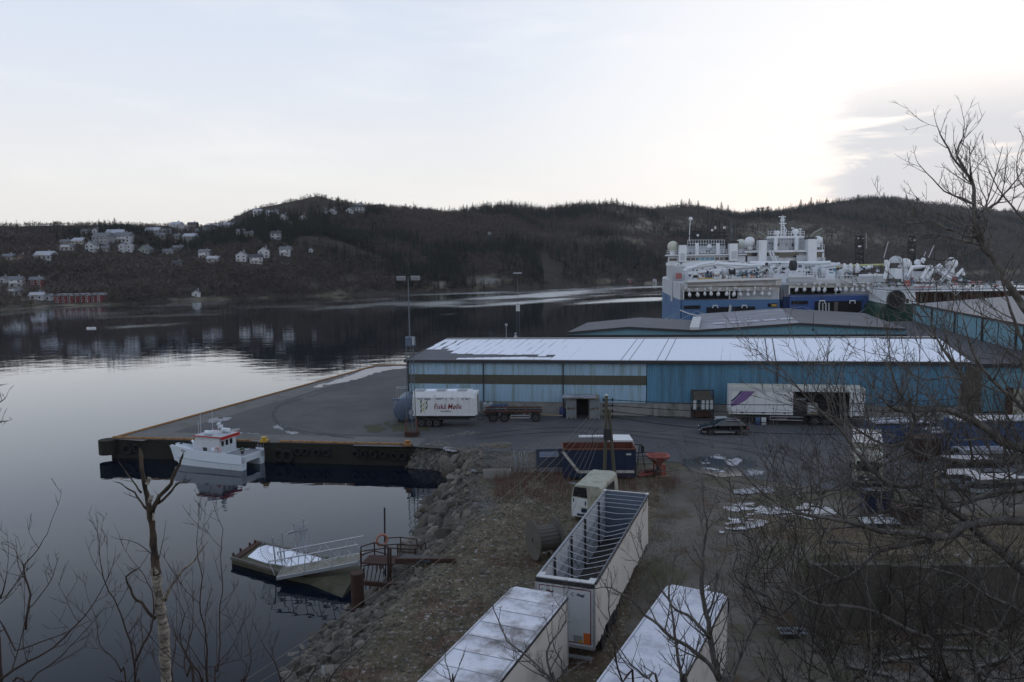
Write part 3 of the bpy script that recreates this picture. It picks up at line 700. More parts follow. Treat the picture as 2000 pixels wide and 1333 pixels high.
def kerb(a, b, gaps, nseg):
    a = Vector((a[0],a[1],0)); b = Vector((b[0],b[1],0)); d = (b-a); L = d.length
    for i in range(nseg):
        t0 = (i+.03)/nseg; t1 = (i+.97)/nseg
        if i in gaps: continue
        m = MB(); m.beam((0,0,0), d*(t1-t0), .20, .15); o = m.build('kerb_beam', orange, quay); o.location = a+d*t0+Vector((0,0,.15+.004*(i%2)))
dq = (qD-qA); inn = Vector((-dq.y, dq.x, 0)).normalized()*.25
kerb(qA+inn, qD+inn, (7,), 14)
e2 = (qB-qA); inn2 = Vector((e2.y, -e2.x, 0)).normalized()*.25
kerb(qA+inn2, qB+inn2, (), 17)
kerb(qB+inn2, G(797,714.5)+inn2*0, (), 2)
m = MB(); m.bb(-.35,.35,-.35,.35,0,.3); m.cyl((0,0,.3),(0,0,.55),.2,.32,10)
for px, py, lab in ((516,865,'yellow mooring bollard on the quay edge beside the stern of the boat'),(796,872,'orange mooring bollard at the boulder end of the quay')):
    p = G(px,py); t = thing('bollard', lab, 'bollard', (p.x,p.y,.04)); m.build('bollard_post', yellow if px < 600 else orange, t)
    MB().bb(-.45,.45,-.45,.45,-.02,.06).build('base_plate', rust, t)
def torus(mb, R_, r, nu=16, nv=7):
    b = len(mb.v)
    for i in range(nu):
        a = 2*math.pi*i/nu
        for j in range(nv):
            q = 2*math.pi*j/nv; mb.v.append(((R_+r*math.cos(q))*math.cos(a), r*math.sin(q), (R_+r*math.cos(q))*math.sin(a)))
    for i in range(nu):
        for j in range(nv):
            mb.f.append((b+i*nv+j, b+((i+1)%nu)*nv+j, b+((i+1)%nu)*nv+(j+1)%nv, b+i*nv+(j+1)%nv)); mb.m.append(0)
    return mb
tyre = torus(MB(), .36, .14).mesh('tyre_fender', mat('tyre_fender_rubber', (.010,.010,.011), .85), True)
dn = dq.normalized(); ang = math.atan2(dn.y, dn.x)
tf = None
for px, z, s in ((250,-1.0,1.3),(268,-.9,1),(583,-.8,.9),(597,-.8,.9),(619,-.85,.9),(638,-.85,.9),(695,-.9,.9),(711,-.9,.9),(730,-.9,.9),(749,-.9,.9),(771,-1,1),(787,-1,1),(546,-1.2,1.5),(562,-1.3,1.5)):
    t_ = (px-216)/(803-216)
    # find the point on the front edge whose projection has this px
    lo_, hi_ = 0.0, 1.0
    for _ in range(30):
        mid = (lo_+hi_)/2
        if topx(qA+dq*mid)[0] < px: lo_ = mid
        else: hi_ = mid
    p = qA+dq*lo_-inn.normalized()*.16
    o = bpy.data.objects.new('tyre_fender', tyre); col.objects.link(o); o.location = (p.x,p.y,z); o.rotation_euler = (0,0,ang); o.scale = (s,)*3
    tag(o, 'old black tyre hung on the quay face as a fender, row under the timber kerb', 'tyre', 'tyre fenders along the quay face')
m = MB(); m.cyl((0,0,-1.5),(0,0,0),.9,.9,14); o = m.build('corner_pile', quayface, quay); o.location = qA+Vector((-.2,-.2,0))

# ---- ice, snow and wet patches on the yard
def blob(name, pxpts, z, mt, label, cat='ice patch', rough=.12, seed=0, holes=.0):
    P0 = [G(a,b,z) for a,b in pxpts]; P_ = []; N0 = len(P0)
    for i in range(N0):
        p0, p1, p2, p3 = P0[i-1], P0[i], P0[(i+1)%N0], P0[(i+2)%N0]
        for t in (0,.33,.66): P_.append((.5*((2*p1)+(p2-p0)*t+(2*p0-5*p1+4*p2-p3)*t*t+(3*p1-p0-3*p2+p3)*t**3)).xy)
    P_ = np.array([tuple(p) for p in P_]); lo, hi = P_.min(0)-.4, P_.max(0)+.4; cx_, cy_ = .075, .12
    xs = np.arange(lo[0], hi[0], cx_); ys = np.arange(lo[1], hi[1], cy_); XX, YY = np.meshgrid(xs, ys)
    best = np.full(XX.shape, 1e9); ins = np.zeros(XX.shape, bool); n = len(P_)
    for i in range(n):
        a = P_[i]; b = P_[(i+1)%n]; d = b-a; L2 = d@d+1e-9; t = np.clip(((XX-a[0])*d[0]+(YY-a[1])*d[1])/L2, 0, 1)
        best = np.minimum(best, (XX-a[0]-t*d[0])**2+(YY-a[1]-t*d[1])**2)
        ins ^= ((a[1] > YY) != (b[1] > YY)) & (XX < (b[0]-a[0])*(YY-a[1])/(b[1]-a[1]+1e-12)+a[0])
    sd = np.where(ins, 1, -1)*np.sqrt(best)
    w_ = min(1.0, (hi-lo).min()*.28)
    nz_ = fnoise(XX*1.0, YY*.55, .9, 5, 60+seed)-.5; f = np.clip(sd/w_, -1, 1)*.55+nz_*2.2*rough/.12*.55
    keep = f > 0
    if holes: keep &= fnoise(XX*.45, YY*1.3, .55, 4, 80+seed) < .72-holes
    iy, ix = np.where(keep)
    if not len(ix): iy, ix = np.where(ins)
    x0 = xs[ix]; y0 = ys[iy]; V = np.zeros((len(ix),4,3)); V[:,:,2] = z
    for k,(a,b) in enumerate(((0,0),(1,0),(1,1),(0,1))): V[:,k,0] = x0+a*cx_; V[:,k,1] = y0+b*cy_
    me = npmesh(name, V.reshape(-1,3), np.arange(4*len(ix)).reshape(-1,4), mt); o = bpy.data.objects.new(name, me); col.objects.link(o); return tag(o, label, cat, kind='stuff')
icem = mat('ground_ice', (.50,.51,.58), .35, var=.15, scale=1.5, dirt=(.09,.092,.10), damt=1.0, dscale=1.6, stretch=(.5,1.6,1))
wet = mat('wet_asphalt', (.028,.030,.036), .12, var=.1)
slush = mat('frost_strip', (.34,.34,.36), .7, dirt=(.11,.11,.115), damt=.9, dscale=1.2)
blob('wet_patch', [(1340,905),(1365,893),(1440,890),(1468,900),(1455,925),(1400,930),(1360,922)], .049, wet, 'dark wet patch around the curled white ice on the yard', 'puddle')
blob('ice_patch', [(1361,903),(1378,892),(1395,887),(1412,891),(1420,897),(1402,896),(1388,899),(1384,906),(1368,908)], .056, icem, 'curled white ice patch on wet asphalt, upper piece by the red spreader', holes=.12, seed=1)
blob('ice_patch', [(1418,897),(1440,899),(1434,909),(1425,917),(1412,920),(1418,910),(1426,904)], .058, icem, 'small hook shaped ice piece right of the curled patch', seed=5)
blob('ice_patch', [(1370,912),(1392,912),(1419,920),(1416,926),(1395,922),(1372,917)], .060, icem, 'thin ice strip below the curled patch', seed=6)
blob('ice_patch', [(1408,990),(1440,986),(1500,988),(1560,998),(1560,1012),(1500,1008),(1450,1003),(1415,1000)], .055, icem, 'long white ice patch on the dirt in front of the branches, upper left part', holes=.16, seed=2)
blob('ice_patch', [(1405,1025),(1425,1012),(1455,1014),(1487,1018),(1480,1033),(1440,1038),(1408,1042)], .075, icem, 'white ice patch nearest the camera on the dirt yard', holes=.16, seed=3)
blob('ice_patch', [(1550,988),(1600,985),(1630,1002),(1610,1008),(1612,1016),(1575,1016),(1560,1008)], .085, icem, 'white ice patch at the right end of the icy strip', holes=.14, seed=4)
blob('frost_strip', [(617,756),(660,741),(700,727),(735,717),(797,716),(797,719),(760,723),(735,728),(705,738),(668,748),(640,752)], .051, mat('quay_snow', (.50,.46,.43), .8, var=.1, dirt=(.3,.28,.27), damt=.3), 'long snow strip on the quay beside the far kerb', 'snow patch')
for i, (q_, lab) in enumerate([([(410,820),(425,816),(447,817),(440,822),(415,825)],'frost patch on the quay just behind the boat mast'),([(450,842),(463,836),(465,839),(452,844)],'small frost patch right of the boat wheelhouse'),([(458,845),(470,845),(505,847),(503,849),(460,847)],'thin frost streak on the quay right of the boat'),([(527,826),(535,830),(560,843),(580,848),(565,847),(540,837)],'curved frost streak on the asphalt'),([(838,868),(870,872),(925,884),(900,882),(880,880),(850,872)],'frost streak on the asphalt by the boulder corner'),([(912,893),(928,896),(938,905),(920,902)],'snow patch beside the boulders, upper'),([(930,915),(944,916),(942,922),(926,920)],'snow patch beside the boulders, lower'),([(1455,918),(1475,916),(1490,925),(1470,928)],'faint ice patch right of the curled one'),([(1440,958),(1500,953),(1520,960),(1450,965)],'faint frosty streak on the dirt yard above the long ice')]):
    blob('frost_patch', q_, .050+.001*i, slush, lab, 'frost patch', seed=i)
blob('moss_strip', [(715,834),(760,826),(815,832),(830,840),(760,843),(722,841)], .0525, mat('moss', (.055,.055,.028), .95, var=.4, scale=3, bump=.5), 'strip of moss and weeds on the asphalt before the blue tank', 'moss', .3)
sheet_o = blob('dirt_verge', [(1190,800),(1260,800),(1345,805),(1340,812),(1260,815),(1190,812)], .0535, mat('moss_dirt', (.05,.052,.038), .95, var=.4, scale=2), 'mossy dirt strip along the warehouse foot', 'moss', .3)

tm = mat('tyre_mark', (.082,.080,.080), .85, var=.2); tdk = mat('tyre_mark_dark', (.036,.036,.040), .8, var=.2)
m = MB(); q = random.Random(14)
def trk(pts, w_, mi, z):
    P3 = [G(a,b) for a,b in pts]; pp_ = []
    for i in range(len(P3)-1):
        p0,p1,p2,p3 = P3[max(i-1,0)],P3[i],P3[i+1],P3[min(i+2,len(P3)-1)]
        for k in range(12): t = k/12; pp_.append(.5*((2*p1)+(p2-p0)*t+(2*p0-5*p1+4*p2-p3)*t*t+(3*p1-p0-3*p2+p3)*t**3))
    for a,b in zip(pp_[:-1], pp_[1:]):
        if q.random() < .12: continue
        d = (b-a).normalized(); n_ = Vector((-d.y,d.x,0))*w_*q.uniform(.35,.6); m.add([(*(a-n_).xy,z),(*(b-n_).xy,z),(*(b+n_).xy,z),(*(a+n_).xy,z)],[(0,1,2,3)],mi)
for k,dx in enumerate((0,22)):
    trk([(760,770+dx*.2),(680,780+dx*.3),(600,800+dx*.4),(590-dx*.3,825),(640,846+dx*.1),(760,850),(900,846),(1080,852)], .28, 0, .0532+.0002*k)
    trk([(700,745+dx*.2),(600,770+dx*.3),(540-dx*.2,800),(560,835+dx*.2),(700,858)], .22, 1, .0538+.0002*k)
    trk([(930,850+dx*.4),(1100,836+dx*.4),(1300,850+dx*.4),(1500,880+dx*.5),(1640,930+dx*.5)], .3, 1, .0544+.0002*k)
    trk([(1250,885+dx*.5),(1330,862+dx*.4),(1450,868+dx*.4),(1600,858+dx*.4)], .25, 0, .0550+.0002*k)
tag(m.build('tyre_tracks', [tm, tdk]), 'faint curved tyre tracks on the quay asphalt', 'tyre tracks', kind='stuff')
m = MB()
for a,b in (((640,770),(760,735)),((420,858),(700,866)),((900,826),(1090,834)),((1120,868),(1330,838)),((1490,850),(1640,862))):
    A = G(*a); B = G(*b); n_ = 40; pts = [A.lerp(B,k/n_)+Vector((0,math.sin(k*1.9)*.12+math.sin(k*.7)*.2,0)) for k in range(n_+1)]
    for p,r in zip(pts[:-1],pts[1:]): m.add([(p.x,p.y-.03,.0562),(r.x,r.y-.03,.0562),(r.x,r.y+.03,.0562),(p.x,p.y+.03,.0562)],[(0,1,2,3)])
tag(m.build('asphalt_cracks', black), 'thin dark cracks and joints in the quay asphalt', 'cracks', kind='stuff')
# ================================================================ WAREHOUSE
ZE = 6.4
wFL = G(797,704,ZE); wFR = G(1888,709,ZE)
wdir = (wFR-wFL); WL = wdir.length; wd_ = wdir.normalized(); wn = Vector((-wd_.y, wd_.x, 0))
wang = math.atan2(wd_.y, wd_.x)
wh = thing('warehouse', 'long blue corrugated warehouse with snow covered low roof facing the yard', 'warehouse', (wFL.x, wFL.y, 0), wang)
def loc(px, py, z):      # world point at height z seen at a pixel, in the warehouse frame
    p = G(px, py, z)-Vector((wFL.x, wFL.y, 0)); return Vector((p.dot(wd_), p.dot(wn), z))
def xat(px):             # facade coordinate for a pixel column
    r = _fw+_rt*((px-1000)/F)-_up*((760-666.5)/F); r = Vector((r.x, r.y)); a = wFL.xy; d = wd_.xy
    # r*t = a + d*s
    det = r.x*(-d.y)-r.y*(-d.x); s = (r.x*a.y-r.y*a.x)/det
    return s
bays = [0]+[xat(p) for p in (945,1100,1263,1517)]+[WL]
bays[4] = xat(1517)
zP = 1.55
def corr(x0, x1, z0, z1, pitch=.30, d=.05, y=0):
    m = MB(); n = max(1, int(round((x1-x0)/pitch))); p = (x1-x0)/n; xs = []
    for i in range(n): xs += [(x0+i*p, 0), (x0+i*p+p*.42, 0), (x0+i*p+p*.55, d), (x0+i*p+p*.88, d)]
    xs.append((x1, 0)); vs = []
    for (x, dy) in xs: vs += [(x, y+dy, z0), (x, y+dy, z1)]
    m.add(vs, [(2*i, 2*i+2, 2*i+3, 2*i+1) for i in range(len(xs)-1)]); return m
m = MB(); m.bb(0, WL, .10, 26, -.3, zP+.1); 
m.build('concrete_plinth', concrete, wh)
for i in range(5):
    x0, x1 = bays[i]+.05, bays[i+1]-.05
    if i < 3:
        corr(x0, x1, zP, 3.62).build('wall_sheet', lightblue, wh); corr(x0, x1, 3.62, 4.72, y=-.03).build('brown_band', brownband, wh); corr(x0, x1, 4.72, ZE).build('wall_sheet', lightblue, wh)
    else: corr(x0, x1, zP, ZE).build('wall_sheet', midblue, wh)
MB().bb(0, WL, .09, .2, zP, ZE).build('wall_backing', dark, wh)
for k in (1,2,4): 
    m = MB(); m.tube([(bays[k], -.12, ZE-.1), (bays[k], -.12, .2)], .07, 6); m.build('downpipe', dark, wh)
m = MB(); m.bb(-.12, .06, -.1, .1, 0, ZE-.1); m.build('corner_post', dark, wh)
m = MB(); m.bb(WL-.06, WL+1.6, -.1, 1.0, 0, ZE-.3); m.build('corner_post', darkconcrete, wh)
MB().bb(-.05, .05, .1, 14, 0, ZE-.1).build('gable_wall', lightblue, wh)
MB().bb(WL-.05, WL+.05, .1, 26, 0, ZE-.1).build('gable_wall', midblue, wh)
# plinth buttresses
for px in (1281, 1345):
    x = xat(px); MB().bb(x-.25, x+.25, -.25, .1, 0, zP-.1).build('buttress', concrete, wh)
# roof
rL = loc(871,663,7.75); rR = loc(1830,660,7.75)
ov = -.35
fl = Vector((-.4, ov, ZE+.05)); fr = Vector((WL+.3, ov, ZE+.05))
def rp(s, t, up=0.0): return fl.lerp(fr, s).lerp(rL.lerp(rR, s), t)+Vector((0,0,up))
m = MB(); m.add([fl, fr, rR, rL, rL+Vector((rL.x-fl.x, rL.y, -1.3)), rR+Vector((rR.x-fr.x, rR.y, -1.3))], [(0,1,2,3),(3,2,5,4)]); m.build('roof_sheet', roofgrey, wh)
m = MB(); m.beam((fl.x, ov-.05, ZE-.06), (fr.x, ov-.05, ZE-.06), .14, .34); m.build('fascia', dark, wh)
m = MB(); m.beam((fl.x, ov-.03, ZE+.02), (rL.x, rL.y, rL.z), .12, .16); m.build('verge_trim', dark, wh)
m = MB(); m.beam(rL+Vector((0,.2,.08)), rR+Vector((0,.2,.08)), .9, .07); m.build('ridge_cap', mat('ridge_flashing', (.25,.25,.24), .6), wh)
# snow lies on the roof sheets, one strip per sheet, melted back at the left end
q = random.Random(5); ns = 62
seams = {int(ns*(p_)) for p_ in (.405,.455,.475)} 
for i in range(ns):
    s0, s1 = i/ns, (i+1)/ns; g = .00002
    if i in (25,29): g = .0012
    if 41 == i: g = .002
    m = MB(); 
    def strip(t0, t1, jig=.0):
        n = 6; vs = []
        for k in range(n+1):
            t = t0+(t1-t0)*k/n
            a = s0+g+max(0,q.uniform(-1,1))*jig/ns*.5; b = s1-g-max(0,q.uniform(-1,1))*jig/ns*.5
            vs += [rp(a,t,.05), rp(b,t,.05)]
        m.add(vs, [(2*k,2*k+1,2*k+3,2*k+2) for k in range(n)])
        m.add([rp(s0+g,t0,.05), rp(s1-g,t0,.05), rp(s1-g,t0,.005), rp(s0+g,t0,.005)], [(3,2,1,0)])
    if i < 4: strip(.42+.1*q.random(), .97, .5)
    elif i < 14: 
        strip(.04, .07+.008*(i-4)**1, .1) if i > 5 else None
        strip(.30-.004*i+q.uniform(-.03,.03), .97, .12)
    elif i < 17: strip(.04, .12, .2); strip(.22+q.uniform(-.05,.05), .97, .1)
    else: strip(.03, .975 if i < 55 else .93, .0 if i % 9 else .06)
    if m.v: m.build('snow_strip', snow, wh)
# thin dark seams showing between sheets
# things standing on the ridge
p = at(989,657,(wFL+wn*16).y); t = thing('roof_lamp_post', 'slender lamp post rising behind the warehouse ridge', 'lamp post', (p.x,p.y,p.z-2)); 
MB().cyl((0,0,0),(0,0,3.5),.05,.04,6).build('pole', galv, t); MB().box((0,0,3.6),(.35,.3,.28)).build('lamp_head', galv, t)
p = at(1007,661,(wFL+wn*13).y); t = thing('roof_vent', 'small capped vent pipe on the warehouse ridge', 'vent', (p.x,p.y,7.6)); MB().cyl((0,0,0),(0,0,.35),.3,.2,8).build('cowl', galv, t); MB().cyl((0,0,.3),(0,0,.75),.09,.16,8).build('cap', galv, t)
# ---- twin gabled hall behind
hall = thing('gabled_hall', 'turquoise hall with two low grey gables behind the snowy warehouse', 'industrial hall', (0,0,0))
HD = 111.5
fp = [at(1110,650,HD), at(1228,639.5,HD), at(1355,646,HD), at(1560,632,HD), at(1768,643,HD)]
bk = [at(1150,632,128), at(1262,624,129), None, at(1524,605.6,145), at(1667,612,145)]
d14 = (bk[3]-fp[3]); d14.z = 0; d14.normalize()
b = [fp[0]+d14*17, fp[1]+d14*18, fp[2]+d14*18, fp[2]+d14*34, fp[3]+d14*34, fp[4]+d14*33]
front = [(p.x,p.y,p.z) for p in fp]; zb = -.1
for i in range(4):
    m = MB(); m.add([(fp[i].x,fp[i].y,zb),(fp[i+1].x,fp[i+1].y,zb),tuple(fp[i+1]),tuple(fp[i])],[(0,1,2,3)]); m.build('gable_wall', teal, hall)
m = MB(); m.add([(fp[0].x,fp[0].y,zb),tuple(fp[0]),tuple(b[0]),(b[0].x,b[0].y,zb),(fp[4].x,fp[4].y,zb),tuple(fp[4]),tuple(b[5]),(b[5].x,b[5].y,zb)],[(0,1,2,3),(4,7,6,5)]); m.build('side_wall', teal, hall)
upv = Vector((0,0,.12))
def roofq(name, pts, mt=roofgrey):
    m = MB(); n = len(pts); m.add([tuple(p+upv) for p in pts]+[tuple(p-Vector((0,0,.1))) for p in pts], [tuple(range(n))]+[(i, i+n, (i+1)%n+n, (i+1)%n) for i in range(n)]); return m.build(name, mt, hall)
e_ = -d14*.5
roofq('roof_slope', [fp[0]+e_, fp[1]+e_, b[1], b[0]]); roofq('roof_slope', [fp[1]+e_, fp[2]+e_, b[2], b[1]])
palerf = mat('frosty_roof', (.20,.20,.225), .8, dirt=(.38,.38,.43), damt=.45, dscale=.25, stretch=(.6,1.6,1))
roofq('roof_slope', [fp[2]+e_, fp[3]+e_, b[4], b[3]], palerf); roofq('roof_slope', [fp[3]+e_, fp[4]+e_, b[5], b[4]])
for a_, c_ in zip(fp[:-1], fp[1:]):
    m = MB(); m.beam(a_+e_+Vector((0,-.05,-.02)), c_+e_+Vector((0,-.05,-.02)), .1, .28); m.build('verge_trim', dark, hall)
m = MB(); m.beam(at(1108,657,HD)-Vector((0,.15,0)), at(1770,655.5,HD)-Vector((0,.15,0)), .2, .35); m.build('base_trim', dark, hall)
m = MB(); 
for k in range(5): 
    c = fp[2].lerp(fp[3], .18+.17*k)+d14*(6); c2 = fp[2].lerp(fp[3], .18+.17*k+.13)+d14*6
    m.add([tuple(c+Vector((0,0,.2))), tuple(c2+Vector((0,0,.2))), tuple(c2+d14*3.2+Vector((0,0,.2))), tuple(c+d14*3.2+Vector((0,0,.2)))],[(0,1,2,3)])
m.build('snow_panel', mat('thin_snow', (.42,.42,.48), .8, dirt=(.25,.25,.28), damt=.4), hall)
m = MB(); m.beam(fp[2]+Vector((0,-.2,.25)), b[2]+Vector((0,0,.5)), 1.3, .5); m.build('valley_gutter', mat('gutter_snow', (.5,.5,.5), .8), hall)
p = at(1588,645,HD-1); t = thing('roof_whip_aerial', 'thin whip aerial on the turquoise gable', 'aerial', tuple(p)); MB().cyl((0,0,0),(0,0,2.6),.05,.03,5).build('rod', dark, t); MB().box((0,.1,0),(.2,.4,.2)).build('bracket', dark, t)
# ---- annex to the right with dark felt roof
an = thing('annex_building', 'blue annex with wide dark felt roof at the right end of the warehouse', 'industrial building', (0,0,0))
A0 = G(1896,713,6.15); A1 = A0+Vector((40,-1.5,0)); A2 = at(1782,630,137); A3 = at(1690,629,137)
A2.z = A3.z = 6.5; A0b = Vector((wFR.x-2, 118, 6.4)); A4 = Vector((110, 140, 6.6))
m = MB(); m.add([tuple(A0), tuple(A1), tuple(A4), tuple(A2), tuple(A3), tuple(A0b)], [(0,1,2,3,4,5)]); m.build('felt_roof', roofdark, an)
m = corr(0, 40, .9, 6.0); o = m.build('wall_sheet', teal, an); o.location = (A0.x, A0.y+.3, 0); o.rotation_euler = (0,0,math.atan2(-1.5,40))
m = MB(); m.beam(A0+Vector((0,0,-.1)), A1+Vector((0,0,-.1)), .12, .4); m.build('fascia', dark, an)
m = MB(); m.bb(A0.x, A0.x+40, A0.y-.9, A0.y-.6, 0, .9); m.build('plinth', concrete, an)
m = MB(); x = at(1958,780,A0.y-1).x; m.bb(x, x+.5, A0.y-2, A0.y-1.4, 0, 3.9); m.build('door_post', rust, an)
m = MB(); m.bb(x+.5, x+10, A0.y-1.9, A0.y-1.5, 0, 3.7); m.build('roller_door', mossy, an)
# ---- long turquoise building behind on the right
lb = thing('long_shed', 'long turquoise shed with pale grey roof running away behind the annex at right', 'industrial hall', (0,0,0))
w0 = at(1784,594,138); w1 = at(2000,634.5,93); dd = (w1-w0); w1 = w0+dd*1.5; w1.z = w0.z
for k in range(9):
    a_ = w0.lerp(w1, k/9+.002); c_ = w0.lerp(w1, (k+1)/9-.002)
    m = MB(); m.add([(a_.x,a_.y,5.5),(c_.x,c_.y,5.5),(c_.x,c_.y,c_.z),(a_.x,a_.y,a_.z)],[(0,1,2,3)]); m.build('wall_panel', teal, lb)
m = MB(); m.beam(w0+Vector((-.15,0,0)), w1+Vector((-.15,0,0)), .25, .3); m.build('fascia', dark, lb)
off = Vector((22, 4, 1.1)); off2 = Vector((44, 8, 0))
m = MB(); m.add([tuple(w0), tuple(w1), tuple(w1+off), tuple(w0+off), tuple(w1+off2), tuple(w0+off2)], [(0,1,2,3),(3,2,4,5)]); m.build('roof_sheet', mat('pale_shed_roof', (.20,.20,.215), .8, dirt=(.3,.3,.33), damt=.3, dscale=.3), lb)
m = MB(); m.add([(w0.x,w0.y,0),tuple(w0),tuple(w0+off),tuple(w0+off2),(w0.x+44,w0.y+8,0)],[(0,1,2,3,4)]); m.build('end_wall', teal, lb)
for k in (1,2,3,4):
    a_ = w0.lerp(w1, k*.16); m = MB(); m.bb(a_.x-.25, a_.x-.05, a_.y-.1, a_.y+.1, 5.5, a_.z); m.build('downpipe', dark, lb)
# ================================================================ VEHICLES AND YARD THINGS
tyrem = mat('vehicle_tyre', (.014,.014,.015), .8)
rimm = mat('wheel_rim', (.07,.07,.075), .5, .4)
def wheelmesh(r, w_):
    m = MB(); m.cyl((-w_/2,0,0),(w_/2,0,0), r, r, 20, 0); m.cyl((-w_/2-.01,0,0),(w_/2+.01,0,0), r*.58, r*.55, 14, 1); m.cyl((-w_/2-.04,0,0),(w_/2+.04,0,0), r*.2, r*.2, 8, 0)
    return m.mesh('wheel', [tyrem, rimm])
W5 = wheelmesh(.5, .35); W34 = wheelmesh(.34, .22)
def running_gear(t, ys, hw=1.05, r=.5, me=None):
    for y in ys:
        for s in (-1,1): inst('wheel', me or W5, t, (s*hw, y, r))
def side_skirt_buckles(t, xs, y0, y1, z, n):
    m = MB(); m.bb(-.012,.012,-.035,.035,-.28,.12); me = m.mesh('strap_buckle', dark)
    for s in xs:
        for i in range(n): inst('strap_buckle', me, t, (s, y0+(y1-y0)*(i+.5)/n, z), (0,0,0))
def chassis(t, L, z=1.12):
    m = MB()
    for s in (-.45,.45): m.bb(s-.07,s+.07,.2,L-.4,z-.32,z-.08)
    for k in range(8): m.bb(-1.1,1.1,.6+k*(L-1.4)/7-.05,.6+k*(L-1.4)/7+.05,z-.14,z-.06)
    m.build('chassis', dark, t)
    m = MB(); m.bb(-1.15,1.15,.05,.17,.45,.6); m.build('underrun_bar', galv, t)
    m = MB()
    for s in (-1,1): m.bb(s*1.02-.08,s*1.02+.08,L-3.2,L-3.05,.35,z-.1); m.bb(s*1.02-.15,s*1.02+.15,L-3.3,L-2.95,.3,.35)
    m.build('landing_legs', dark, t)
    for y in (4.9,6.6): 
        m = MB()
        for s in (-1,1): m.bb(s*1.15-.03,s*1.15+.03,4.9,L-3.8,(.5 if y < 5 else .8),(.62 if y < 5 else .92))
        m.build('side_guard', alu, t)
def wavy(x, y0, y1, z0, z1, n=60, amp=.03, seed=0, hem=0.0, mi=0, flip=False):
    q = random.Random(seed); m = MB(); vs = []; nz_ = 5
    ph = [q.uniform(0,6) for _ in range(6)]
    for i in range(n+1):
        y = y0+(y1-y0)*i/n
        for k in range(nz_+1):
            f = k/nz_; bulge = amp*(math.sin(y*2.1+ph[0])*.5+math.sin(y*5.3+ph[1]+f*2)*.35+math.sin(y*11+ph[2]+f*3)*.25)*(1-f*.8)
            z = z0+(z1-z0)*f + (hem*(.5+.5*math.sin(y*2.7+ph[3])*math.sin(y*.9+ph[4])) if k == 0 else 0)
            vs.append((x+bulge*(1 if x > 0 else -1), y, z))
    w_ = nz_+1
    m.add(vs, [(i*w_+k, (i+1)*w_+k, (i+1)*w_+k+1, i*w_+k+1) for i in range(n) for k in range(nz_)], mi)
    return m
def closed_trailer(label, loc_, rz, roofmat, seed, sag, seams=True):
    # origin: centre of the far end on the ground; +y points towards the far end, the body runs towards -y
    t = thing('semi_trailer', label, 'trailer', loc_, rz); L, Wd = 13.6, 2.55; H0, H1 = 1.05, 4.0
    q = random.Random(seed)
    MB().bb(-Wd/2+.03, Wd/2-.03, -L+.03, -.04, H0, H1-.12).build('inner_body', curtain, t)
    for s in (-1,1): wavy(s*(Wd/2), -L+.05, -.06, H0-.15, H1-.10, 90, .025, seed+s, .1).build('side_curtain', curtain, t, True)
    m = MB(); m.bb(-Wd/2+.02, Wd/2-.02, -.035, .0, H0-.05, H1-.08); m.build('front_panel', curtain, t)
    # roof sheet sagging between its bows, with rounded far corners
    m = MB(); nx, ny = 12, 96; vs = []
    bow = [q.uniform(.5,1.0) for _ in range(24)]
    for j in range(ny+1):
        y = -L+L*j/ny; cell = (L-L*j/ny)/1.15; ci = int(cell); f = cell-ci; dp = sag*math.sin(math.pi*f)*bow[ci % 24]
        for i in range(nx+1):
            x = -Wd/2-.01+(Wd+.02)*i/nx; e = 1-abs(2*i/nx-1)**4; z = H1-dp*e
            if i in (0,nx): z = H1-.06
            r = .16; cx = Wd/2-r
            if y > -r:
                lim = cx+math.sqrt(max(0, r*r-(y+r)**2)); x = max(-lim, min(lim, x))
            vs.append((x, y, z))
    k_ = nx+1; m.add(vs, [(j*k_+i, j*k_+i+1, (j+1)*k_+i+1, (j+1)*k_+i) for j in range(ny) for i in range(nx)])
    m.build('roof_sheet', roofmat, t, True)
    for k in range(1,12 if seams else 1): MB().bb(-Wd/2+.14, Wd/2-.14, -k*1.15-.012, -k*1.15+.012, H1-.012, H1+.006).build('roof_seam', galv, t)
    for s in (-1,1): MB().bb(s*(Wd/2-.10)-.01, s*(Wd/2-.10)+.01, -L+.1, -.12, H1-.03, H1-.004).build('roof_seam', galv, t)
    for s in (-1,1):
        m = MB(); m.bb(s*(Wd/2+.012)-.02, s*(Wd/2+.012)+.02, -L, -.02, H1-.17, H1-.085); m.build('roof_rail', dark, t)
    for s in (-1,1): MB().bb(s*(Wd/2-.03)-.05, s*(Wd/2-.03)+.05, -.12, .012, H0-.1, H1-.14).build('corner_post', alu, t)
    m = MB()
    for s in (-.45,.45): m.bb(s-.07,s+.07,-L+.3,-.4,.75,1.02)
    m.build('chassis', dark, t)
    side_skirt_buckles(t, (-Wd/2-.03, Wd/2+.03), -L+.2, -.3, H0-.10, 18)
    running_gear(t, (-L+2.2,-L+3.5,-L+4.8))
    MB().bb(-1.0,1.0,-3.2,-3.05,.0,.9).build('landing_legs', dark, t)
    return t
pL = G(1000,1147,4.0); pR = G(1108,1160,4.0); c = (pL+pR)/2
t1 = closed_trailer('white curtain sided trailer at bottom centre with dirty sagging snowy roof', (c.x,c.y,0), -R(23.0), dirtysnow, 3, .10)
pL = G(1303,1143,4.0); pR = G(1422,1159,4.0); c = (pL+pR)/2
t2 = closed_trailer('white curtain sided trailer at bottom right with clean even snowy roof, behind branches', (c.x,c.y,0), -R(27.2), mat('trailer_snow', (.60,.61,.67), .8, var=.1, scale=1.2, dirt=(.40,.40,.45), damt=.75, dscale=1.2, bump=.25, bscale=4), 8, .05, False)
m = MB(); m.beam((.2,-.05,3.98),(.35,.5,4.02),.18,.05); m.build('roof_flap', white, t2)
